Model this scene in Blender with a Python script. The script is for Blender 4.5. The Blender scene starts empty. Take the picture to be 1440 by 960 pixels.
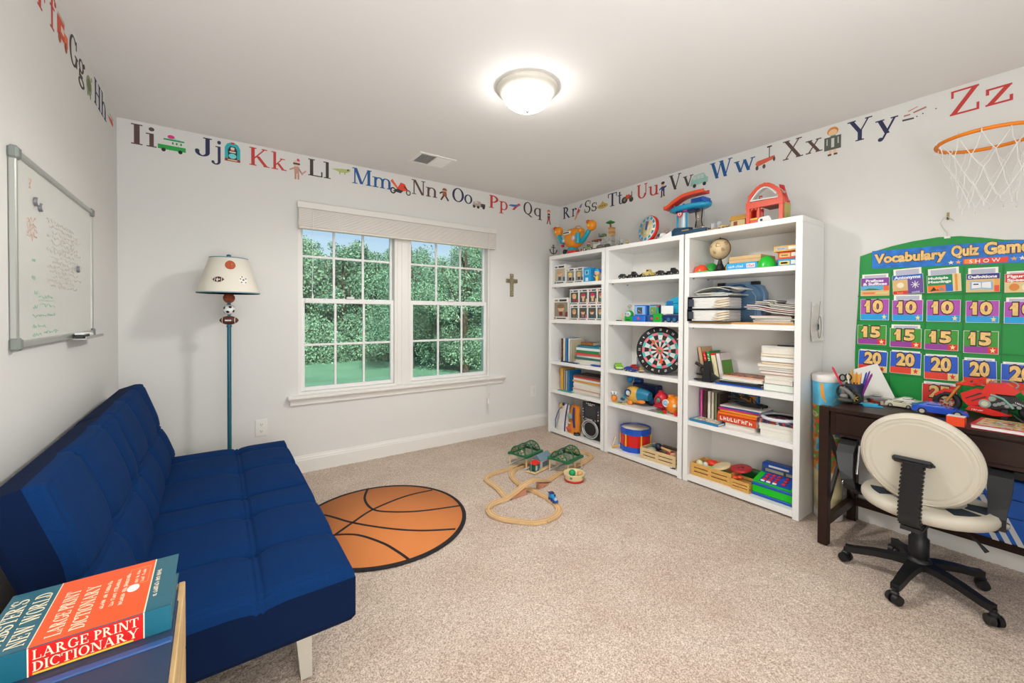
import bpy, math, random
import numpy as np
from mathutils import Vector, Matrix, Euler
R = math.radians
rnd = random.Random(7)
sc = bpy.context.scene
COL = sc.collection

# ---------------- camera ----------------
yaw, pit, roll = 0.6188, -0.0130, 0.0052
fw = Vector((math.sin(yaw)*math.cos(pit), math.cos(yaw)*math.cos(pit), math.sin(pit)))
rt = Vector((math.cos(yaw), -math.sin(yaw), 0)); up = rt.cross(fw)
r2 = rt*math.cos(roll)+up*math.sin(roll); u2 = -rt*math.sin(roll)+up*math.cos(roll)
cd = bpy.data.cameras.new('camera'); cam = bpy.data.objects.new('camera', cd); COL.objects.link(cam)
cam.matrix_world = Matrix(((r2.x, u2.x, -fw.x, 0), (r2.y, u2.y, -fw.y, 0), (r2.z, u2.z, -fw.z, 1.2365), (0, 0, 0, 1)))
cd.sensor_width = 36; cd.lens = 585.53/1440*36; cd.shift_y = -0.0224; cd.clip_start = 0.05; cd.clip_end = 500
sc.camera = cam

# ---------------- sky, sun, room fill, exposure ----------------
wd = bpy.data.worlds.new('sky'); sc.world = wd; wd.use_nodes = True
nt = wd.node_tree; bg = nt.nodes['Background']
sky = nt.nodes.new('ShaderNodeTexSky'); sky.sky_type = 'NISHITA'; sky.sun_elevation = R(35); sky.sun_rotation = R(200)
sky.sun_disc = False; sky.air_density = 1.0; sky.dust_density = 2.0; sky.ozone_density = 2.0
tint = nt.nodes.new('ShaderNodeMix'); tint.data_type = 'RGBA'; tint.blend_type = 'MULTIPLY'; tint.inputs[0].default_value = 1; tint.inputs[7].default_value = (1, .68, .72, 1)
nt.links.new(sky.outputs[0], tint.inputs[6]); nt.links.new(tint.outputs[2], bg.inputs[0]); bg.inputs[1].default_value = 0.34

def light(name, kind, loc, rot, energy, size=None, color=(1, 1, 1), size_y=None):
    l = bpy.data.lights.new(name, kind); l.energy = energy; l.color = color
    if kind == 'AREA':
        l.shape = 'RECTANGLE'; l.size = size; l.size_y = size_y or size
    elif size is not None:
        if kind == 'SUN': l.angle = size
        else: l.shadow_soft_size = size
    o = bpy.data.objects.new(name, l); COL.objects.link(o); o.location = loc; o.rotation_euler = rot
    return o
light('sun', 'SUN', (0, 0, 20), (R(52), 0, R(-12)), 10.5, R(3), (1, .97, .93))
light('ceiling_fill', 'AREA', (.45, -.45, 1.35), (R(180), 0, 0), 26, 1.4, (.97, .985, 1), .5)  # added unseen fill, aimed up to brighten the ceiling
light('rear_fill', 'AREA', (.28, -.80, 1.30), (R(101), 0, R(-2)), 46, 1.4, (.94, .975, 1), 1.9)  # added soft fill behind the camera to even the room; no doorway built

sc.view_settings.view_transform = 'Standard'; sc.view_settings.look = 'None'
sc.view_settings.exposure = 0.17; sc.view_settings.gamma = 1.0; sc.view_settings.use_curve_mapping = False
LAMP = 24.0

# ---------------- materials ----------------
def lin(h):
    h = h.lstrip('#'); c = [int(h[i:i+2], 16)/255 for i in (0, 2, 4)]
    return tuple(((x/12.92) if x <= .04045 else ((x+.055)/1.055)**2.4) for x in c)
_mats = {}
def mat(h, rough=.55, metal=0, bump=None, var=None, emit=0, alpha=None, coat=0, spec=None):
    """principled material; bump=(scale,strength,dist); var=(scale,amount[,stretch xyz]) colour variation by noise"""
    key = (h, rough, metal, bump, var, emit, alpha, coat, spec)
    if key in _mats: return _mats[key]
    m = bpy.data.materials.new('mat_'+h.strip('#')); m.use_nodes = True; n = m.node_tree.nodes; L = m.node_tree.links
    b = n['Principled BSDF']; c = lin(h); b.inputs['Base Color'].default_value = (*c, 1)
    b.inputs['Roughness'].default_value = rough; b.inputs['Metallic'].default_value = metal
    if coat: b.inputs['Coat Weight'].default_value = coat
    if spec is not None: b.inputs['Specular IOR Level'].default_value = spec
    if emit: b.inputs['Emission Color'].default_value = (*c, 1); b.inputs['Emission Strength'].default_value = emit
    if alpha is not None: b.inputs['Alpha'].default_value = alpha
    if bump or var:
        tc = n.new('ShaderNodeTexCoord')
    if var:
        mp = n.new('ShaderNodeMapping'); L.new(tc.outputs['Object'], mp.inputs[0])
        if len(var) > 2: mp.inputs['Scale'].default_value = var[2]
        nz = n.new('ShaderNodeTexNoise'); nz.inputs['Scale'].default_value = var[0]; nz.inputs['Detail'].default_value = 4; L.new(mp.outputs[0], nz.inputs[0])
        rp = n.new('ShaderNodeValToRGB'); L.new(nz.outputs[0], rp.inputs[0])
        rp.color_ramp.elements[0].position = .3; rp.color_ramp.elements[1].position = .7
        lo = tuple(max(0, x*(1-var[1])) for x in c); hi = tuple(min(1, x*(1+var[1]*.7)) for x in c)
        rp.color_ramp.elements[0].color = (*lo, 1); rp.color_ramp.elements[1].color = (*hi, 1)
        L.new(rp.outputs[0], b.inputs['Base Color'])
    if bump:
        nb = n.new('ShaderNodeTexNoise'); nb.inputs['Scale'].default_value = bump[0]; nb.inputs['Detail'].default_value = 3; L.new(tc.outputs['Object'], nb.inputs[0])
        bp = n.new('ShaderNodeBump'); bp.inputs['Strength'].default_value = bump[1]; bp.inputs['Distance'].default_value = bump[2] if len(bump) > 2 else .002
        L.new(nb.outputs[0], bp.inputs['Height']); L.new(bp.outputs[0], b.inputs['Normal'])
    _mats[key] = m
    return m
def glassy(h, gloss=.06, rough=.02):
    key = ('glass', h, gloss)
    if key in _mats: return _mats[key]
    m = bpy.data.materials.new('pane_glass'); m.use_nodes = True; n = m.node_tree.nodes; L = m.node_tree.links; n.clear()
    o = n.new('ShaderNodeOutputMaterial'); t = n.new('ShaderNodeBsdfTransparent'); t.inputs[0].default_value = (*lin(h), 1)
    g = n.new('ShaderNodeBsdfGlossy'); g.inputs['Roughness'].default_value = rough
    f = n.new('ShaderNodeFresnel'); f.inputs[0].default_value = 1.45
    x = n.new('ShaderNodeMixShader'); L.new(f.outputs[0], x.inputs[0]); L.new(t.outputs[0], x.inputs[1]); L.new(g.outputs[0], x.inputs[2]); L.new(x.outputs[0], o.inputs[0])
    _mats[key] = m
    return m
def multi(cols, scale=8, rough=.5, kind='voronoi'):
    """patchwork of printed colours"""
    key = ('multi', tuple(cols), scale)
    if key in _mats: return _mats[key]
    m = bpy.data.materials.new('printed_pattern'); m.use_nodes = True; n = m.node_tree.nodes; L = m.node_tree.links
    b = n['Principled BSDF']; b.inputs['Roughness'].default_value = rough
    tc = n.new('ShaderNodeTexCoord'); nz = n.new('ShaderNodeTexNoise'); nz.inputs['Scale'].default_value = scale; nz.inputs['Detail'].default_value = 2
    L.new(tc.outputs['Object'], nz.inputs[0]); rp = n.new('ShaderNodeValToRGB'); rp.color_ramp.interpolation = 'CONSTANT'; L.new(nz.outputs[0], rp.inputs[0])
    k = len(cols); e = rp.color_ramp.elements
    while len(e) < k: e.new(.5)
    for i, c in enumerate(cols):
        e[i].position = 0 if i == 0 else .34+.32*(i-.5)/(k-1); e[i].color = (*lin(c), 1)
    L.new(rp.outputs[0], b.inputs['Base Color']); _mats[key] = m
    return m

WALL = mat('#e2e1dd', .85, bump=(260, .08, .001)); CEIL = mat('#edebe8', .9, bump=(180, .1, .001))
TRIM = mat('#ebe8e2', .4); WHITE = mat('#eeeeec', .45); SHELFW = mat('#f1f0ed', .38)
BLACK = mat('#161616', .45); DARK = mat('#262628', .5); CHROME = mat('#d0d0d0', .15, 1.0)
PAPER = mat('#e9e6df', .8); PAGES = mat('#e6e0d2', .85, var=(90, .12, (1, 1, 14)))
WOOD = mat('#dcb681', .55, var=(9, .14, (1, 1, 6))); LWOOD = mat('#e0bf8e', .55, var=(30, .12, (1, 5, 5)))
ESPR = mat('#2c1a14', .38, var=(6, .25, (6, .6, 6)), spec=.3)
RED = mat('#d8281f', .35); BLUE = mat('#1f62c8', .35); GREEN = mat('#12a52f', .35); YEL = mat('#efc63c', .4); ORG = mat('#f08a1c', .35)
TEAL = mat('#1d6470', .4); CYAN = mat('#22a7cf', .35); DGREEN = mat('#15502f', .4); GREY = mat('#8d8f90', .5); LGREY = mat('#bdbdbb', .5)
SKIN = mat('#e3b591', .6); BROWN = mat('#5b2f1c', .55); NAVY = mat('#1b2f6b', .45); PINK = mat('#e2467e', .4)

# ---------------- mesh builder ----------------
class M:
    def __init__(s): s.v = []; s.f = []; s.mi = []; s.sm = []; s.mats = []
    def add(s, vs, fs, m, smooth=False):
        if m not in s.mats: s.mats.append(m)
        k = s.mats.index(m); o = len(s.v); s.v += [tuple(x) for x in vs]
        for f in fs: s.f.append(tuple(o+i for i in f)); s.mi.append(k); s.sm.append(smooth)
        return s
    def box(s, a, b, m, bev=0):
        x0, y0, z0 = [min(p, q) for p, q in zip(a, b)]; x1, y1, z1 = [max(p, q) for p, q in zip(a, b)]
        if bev <= 0:
            v = [(x, y, z) for x in (x0, x1) for y in (y0, y1) for z in (z0, z1)]
            return s.add(v, [(0, 1, 3, 2), (4, 6, 7, 5), (0, 4, 5, 1), (2, 3, 7, 6), (0, 2, 6, 4), (1, 5, 7, 3)], m)
        bev = min(bev, (x1-x0)*.45, (y1-y0)*.45, (z1-z0)*.45)
        c = ((x0+x1)/2, (y0+y1)/2, (z0+z1)/2); h = ((x1-x0)/2, (y1-y0)/2, (z1-z0)/2); v = []; idx = {}
        for sx in (-1, 1):
            for sy in (-1, 1):
                for sz in (-1, 1):
                    for ax in range(3):
                        sg = (sx, sy, sz); idx[(sg, ax)] = len(v)
                        v.append(tuple(c[i]+sg[i]*(h[i]-(0 if i == ax else bev)) for i in range(3)))
        f = []
        for ax in range(3):
            a1, a2 = [i for i in range(3) if i != ax]
            for s0 in (-1, 1):
                q = []
                for (p, r) in ((-1, -1), (1, -1), (1, 1), (-1, 1)):
                    sg = [0, 0, 0]; sg[ax] = s0; sg[a1] = p; sg[a2] = r; q.append(idx[(tuple(sg), ax)])
                f.append(q)
        for ax in range(3):
            a1, a2 = [i for i in range(3) if i != ax]
            for p in (-1, 1):
                for r in (-1, 1):
                    A = [0, 0, 0]; A[a1] = p; A[a2] = r; B = list(A); A[ax] = -1; B[ax] = 1; A = tuple(A); B = tuple(B)
                    f.append([idx[(A, a1)], idx[(B, a1)], idx[(B, a2)], idx[(A, a2)]])
        for sx in (-1, 1):
            for sy in (-1, 1):
                for sz in (-1, 1): f.append([idx[((sx, sy, sz), i)] for i in range(3)])
        # orient outward
        g = []
        for q in f:
            P = [Vector(v[i]) for i in q]; nn = (P[1]-P[0]).cross(P[2]-P[0]); cc = sum(P, Vector())/len(P)-Vector(c)
            g.append(tuple(q) if nn.dot(cc) > 0 else tuple(reversed(q)))
        return s.add(v, g, m)
    def cyl(s, p0, p1, r0, r1=None, m=None, n=16, caps=True, smooth=True):
        if r1 is None: r1 = r0
        p0 = Vector(p0); p1 = Vector(p1); d = (p1-p0).normalized(); a = d.orthogonal().normalized(); b = d.cross(a)
        v = []
        for p, r in ((p0, r0), (p1, r1)):
            for i in range(n):
                t = 2*math.pi*i/n; v.append(p+(a*math.cos(t)+b*math.sin(t))*r)
        s.add(v, [(i, (i+1) % n, n+(i+1) % n, n+i) for i in range(n)], m, smooth)
        if caps: s.add(v, [tuple(reversed(range(n))), tuple(range(n, 2*n))], m)
        return s
    def tube(s, pts, r, m, n=8, closed=False, flat=None):
        P = [Vector(p) for p in pts]; k = len(P); v = []; prev = None
        for i, p in enumerate(P):
            if closed: t = (P[(i+1) % k]-P[i-1])
            else: t = P[min(i+1, k-1)]-P[max(i-1, 0)]
            t.normalize()
            if prev is None: a = t.orthogonal().normalized()
            else: a = (prev-t*prev.dot(t)).normalized()
            prev = a; b = t.cross(a); rr = r[i] if isinstance(r, (list, tuple)) else r
            for j in range(n):
                u = 2*math.pi*j/n; v.append(p+a*math.cos(u)*rr+b*math.sin(u)*rr)
        f = []
        for i in range(k if closed else k-1):
            i2 = (i+1) % k
            for j in range(n): j2 = (j+1) % n; f.append((i*n+j, i*n+j2, i2*n+j2, i2*n+j))
        s.add(v, f, m, True)
        if not closed: s.add(v, [tuple(reversed(range(n))), tuple((k-1)*n+j for j in range(n))], m)
        return s
    def ribbon(s, pts, ups, w, th, m, smooth=True):
        """flat bar of width w (along 'ups' cross tangent) and thickness th (along up)"""
        P = [Vector(p) for p in pts]; k = len(P); v = []
        for i, p in enumerate(P):
            t = (P[min(i+1, k-1)]-P[max(i-1, 0)]).normalized(); u = Vector(ups[i] if isinstance(ups, list) else ups); sd = t.cross(u).normalized(); u = sd.cross(t).normalized()
            ww = (w[i] if isinstance(w, (list, tuple)) else w)/2
            for a, b in ((-ww, -th/2), (ww, -th/2), (ww, th/2), (-ww, th/2)): v.append(p+sd*a+u*b)
        f = [(i*4+j, i*4+(j+1) % 4, i*4+4+(j+1) % 4, i*4+4+j) for i in range(k-1) for j in range(4)]
        s.add(v, f, m); s.add(v, [(3, 2, 1, 0), tuple((k-1)*4+j for j in range(4))], m); return s
    def lathe(s, prof, m, c=(0, 0, 0), n=24, ax='z', smooth=True, scl=(1, 1)):
        v = []
        for r, z in prof:
            for i in range(n):
                t = 2*math.pi*i/n; x, y = r*math.cos(t)*scl[0], r*math.sin(t)*scl[1]
                q = (x, y, z) if ax == 'z' else ((z, x, y) if ax == 'x' else (x, z, y))
                v.append((c[0]+q[0], c[1]+q[1], c[2]+q[2]))
        k = len(prof); s.add(v, [(i*n+j, i*n+(j+1) % n, (i+1)*n+(j+1) % n, (i+1)*n+j) for i in range(k-1) for j in range(n)], m, smooth)
        fs = []
        if prof[0][0] > 1e-5: fs.append(tuple(reversed(range(n))))
        if prof[-1][0] > 1e-5: fs.append(tuple((k-1)*n+j for j in range(n)))
        if fs: s.add(v, fs, m)
        return s
    def ell(s, c, r, m, n=14, k=9):
        if isinstance(r, (int, float)): r = (r, r, r)
        v = [(c[0], c[1], c[2]-r[2])]
        for i in range(1, k):
            ph = math.pi*i/k
            for j in range(n):
                t = 2*math.pi*j/n; v.append((c[0]+r[0]*math.sin(ph)*math.cos(t), c[1]+r[1]*math.sin(ph)*math.sin(t), c[2]-r[2]*math.cos(ph)))
        v.append((c[0], c[1], c[2]+r[2])); f = [(0, 1+(j+1) % n, 1+j) for j in range(n)]
        for i in range(k-2):
            for j in range(n): f.append((1+i*n+j, 1+i*n+(j+1) % n, 1+(i+1)*n+(j+1) % n, 1+(i+1)*n+j))
        e = len(v)-1; f += [(e, 1+(k-2)*n+j, 1+(k-2)*n+(j+1) % n) for j in range(n)]
        return s.add(v, f, m, True)
    def torus(s, c, Rr, r, m, ax='z', n=32, k=8, scl=(1, 1)):
        pts = []
        for i in range(n):
            t = 2*math.pi*i/n; x, y = Rr*math.cos(t)*scl[0], Rr*math.sin(t)*scl[1]
            q = (x, y, 0) if ax == 'z' else ((0, x, y) if ax == 'x' else (x, 0, y))
            pts.append((c[0]+q[0], c[1]+q[1], c[2]+q[2]))
        return s.tube(pts, r, m, k, True)
    def prism(s, poly, m, O=(0, 0, 0), X=(1, 0, 0), Y=(0, 1, 0), d=.001):
        """2-D polygon on plane O+xX+yY, thickness d along X x Y (starting at the plane)"""
        O, X, Y = Vector(O), Vector(X), Vector(Y); N = X.cross(Y).normalized()*d; k = len(poly)
        ar = sum(poly[i][0]*poly[(i+1) % k][1]-poly[(i+1) % k][0]*poly[i][1] for i in range(k))
        if ar < 0: poly = list(reversed(poly))
        a = [O+X*p[0]+Y*p[1] for p in poly]; v = a+[p+N for p in a]
        return s.add(v, [tuple(reversed(range(k))), tuple(range(k, 2*k))]+[(i, (i+1) % k, k+(i+1) % k, k+i) for i in range(k)], m)
    def mesh(s, name):
        me = bpy.data.meshes.new(name); me.from_pydata(s.v, [], s.f)
        for x in s.mats: me.materials.append(x)
        me.polygons.foreach_set('material_index', s.mi); me.polygons.foreach_set('use_smooth', s.sm); me.update()
        return me
    def move(s, mx, start=0):
        for i in range(start, len(s.v)): s.v[i] = tuple(mx @ Vector(s.v[i]))
        return s

def thing(name, label, cat, loc=(0, 0, 0), rot=0, group=None):
    o = bpy.data.objects.new(name, None); COL.objects.link(o); o.empty_display_size = .05
    o.location = loc; o.rotation_euler = (0, 0, rot) if isinstance(rot, (int, float)) else rot
    o['label'] = label; o['category'] = cat
    if group: o['group'] = group
    return o
def part(name, m, parent, label=None, kind=None, bevel=0):
    o = bpy.data.objects.new(name, m.mesh(name) if isinstance(m, M) else m); COL.objects.link(o); o.parent = parent
    if label: o['label'] = label
    if kind: o['kind'] = kind
    if bevel:
        b = o.modifiers.new('b', 'BEVEL'); b.width = bevel; b.segments = 2; b.limit_method = 'ANGLE'
    return o
def solo(name, m, label, cat, loc=(0, 0, 0), rot=0, group=None):
    o = bpy.data.objects.new(name, m.mesh(name) if isinstance(m, M) else m); COL.objects.link(o)
    o.location = loc; o.rotation_euler = (0, 0, rot) if isinstance(rot, (int, float)) else rot
    o['label'] = label; o['category'] = cat
    if group: o['group'] = group
    return o
def struct(name, m, parent=None):
    o = bpy.data.objects.new(name, m.mesh(name) if isinstance(m, M) else m); COL.objects.link(o)
    if parent: o.parent = parent
    else: o['kind'] = 'structure'
    return o
def copy_tree(o, loc=None, rot=None, label=None, group=None, parent=None):
    c = o.copy(); COL.objects.link(c)
    if parent: c.parent = parent
    if loc is not None: c.location = loc
    if rot is not None: c.rotation_euler = (0, 0, rot) if isinstance(rot, (int, float)) else rot
    if label: c['label'] = label
    if group: c['group'] = group
    for ch in list(o.children): copy_tree(ch, parent=c)
    return c

# ---------------- lettering ----------------
_tx = {}
def text_geo(s, bold=0.0, res=3):
    k = (s, bold)
    if k in _tx: return _tx[k]
    cu = bpy.data.curves.new('t', 'FONT'); cu.body = s; cu.size = 1; cu.offset = bold; cu.resolution_u = res; cu.fill_mode = 'FRONT'
    ob = bpy.data.objects.new('t', cu); COL.objects.link(ob)
    dg = bpy.context.evaluated_depsgraph_get(); me = bpy.data.meshes.new_from_object(ob.evaluated_get(dg))
    v = [tuple(x.co) for x in me.vertices]; f = [tuple(p.vertices) for p in me.polygons]
    bpy.data.objects.remove(ob); bpy.data.curves.remove(cu); bpy.data.meshes.remove(me)
    _tx[k] = (v, f); return _tx[k]
def put_text(m, s, mt, O, X, Y, w=None, h=None, bold=0.0, align='l', up=0.0):
    """flat text filling box w x h (cap height h) on the plane; up = lift along the normal"""
    v, f = text_geo(s, bold)
    if not v: return
    O, X, Y = Vector(O), Vector(X), Vector(Y); N = X.cross(Y).normalized()
    x0 = min(p[0] for p in v); x1 = max(p[0] for p in v)
    cap = .73; sy = h/cap; sx = sy if w is None else w/(x1-x0)
    ox = 0 if align == 'l' else (-.5*(x1-x0)*sx if align == 'c' else -(x1-x0)*sx)
    m.add([O+X*((p[0]-x0)*sx+ox)+Y*(p[1]*sy)+N*up for p in v], f, mt)
def put_marks(m, s, mt, O, X, Y, w=None, h=None, bold=0, align='l', up=0.0):
    """lettering too small to read in the photograph: a row of letter-like strokes"""
    O, X, Y = Vector(O), Vector(X), Vector(Y); N = X.cross(Y).normalized(); r = random.Random(len(s)*7+ord(s[0])); n = len(s); cw = w/n; O = O+N*up
    for i, ch in enumerate(s):
        if ch == ' ': continue
        a = i*cw; hh = h*r.choice((1, 1, .72, .85)); k = cw*.24
        m.prism([(a, 0), (a+k, 0), (a+k, hh), (a, hh)], mt, O, X, Y, .0002)
        y0 = hh*r.choice((0, .4, .78)); m.prism([(a+k, y0), (a+cw*.72, y0), (a+cw*.72, y0+hh*.22), (a+k, y0+hh*.22)], mt, O, X, Y, .0002)
        if r.random() < .6: m.prism([(a+cw*.55, 0), (a+cw*.74, 0), (a+cw*.74, hh*.8), (a+cw*.55, hh*.8)], mt, O, X, Y, .00016)
# slab-serif alphabet made of strokes, cap height 1, x height .67
T_, t_, S_, XH = .17, .06, .055, .67
def _v(x, y0, y1, w=T_): return [[(x-w/2, y0), (x+w/2, y0), (x+w/2, y1), (x-w/2, y1)]]
def _h(x0, x1, y, h=t_): return [[(x0, y), (x1, y), (x1, y+h), (x0, y+h)]]
def _s(x, y, hw=.17): return _h(x-hw, x+hw, y, S_)
def _d(x0, y0, x1, y1, w): return [[(x0-w/2, y0), (x0+w/2, y0), (x1+w/2, y1), (x1-w/2, y1)]]
def _o(x, y, r): return [[(x+r*math.cos(a*math.pi/6), y+r*math.sin(a*math.pi/6)) for a in range(12)]]
def _a(cx, cy, rx, ry, a0, a1, T=T_, t=t_):
    n = max(4, int(abs(a1-a0)/15)); q = []
    P = []
    for i in range(n+1):
        a = R(a0+(a1-a0)*i/n); w = t+(T-t)*abs(math.cos(a))**1.3
        P.append(((cx+rx*math.cos(a), cy+ry*math.sin(a)), (cx+(rx-w)*math.cos(a), cy+(ry-w)*math.sin(a))))
    for i in range(n): q.append([P[i][0], P[i+1][0], P[i+1][1], P[i][1]])
    return q
def _st(x, y0, y1, w=T_, hw=.17): return _v(x, y0, y1, w)+_s(x, y0, hw)+_s(x, y1-S_, hw)
tl = 1-t_
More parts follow.
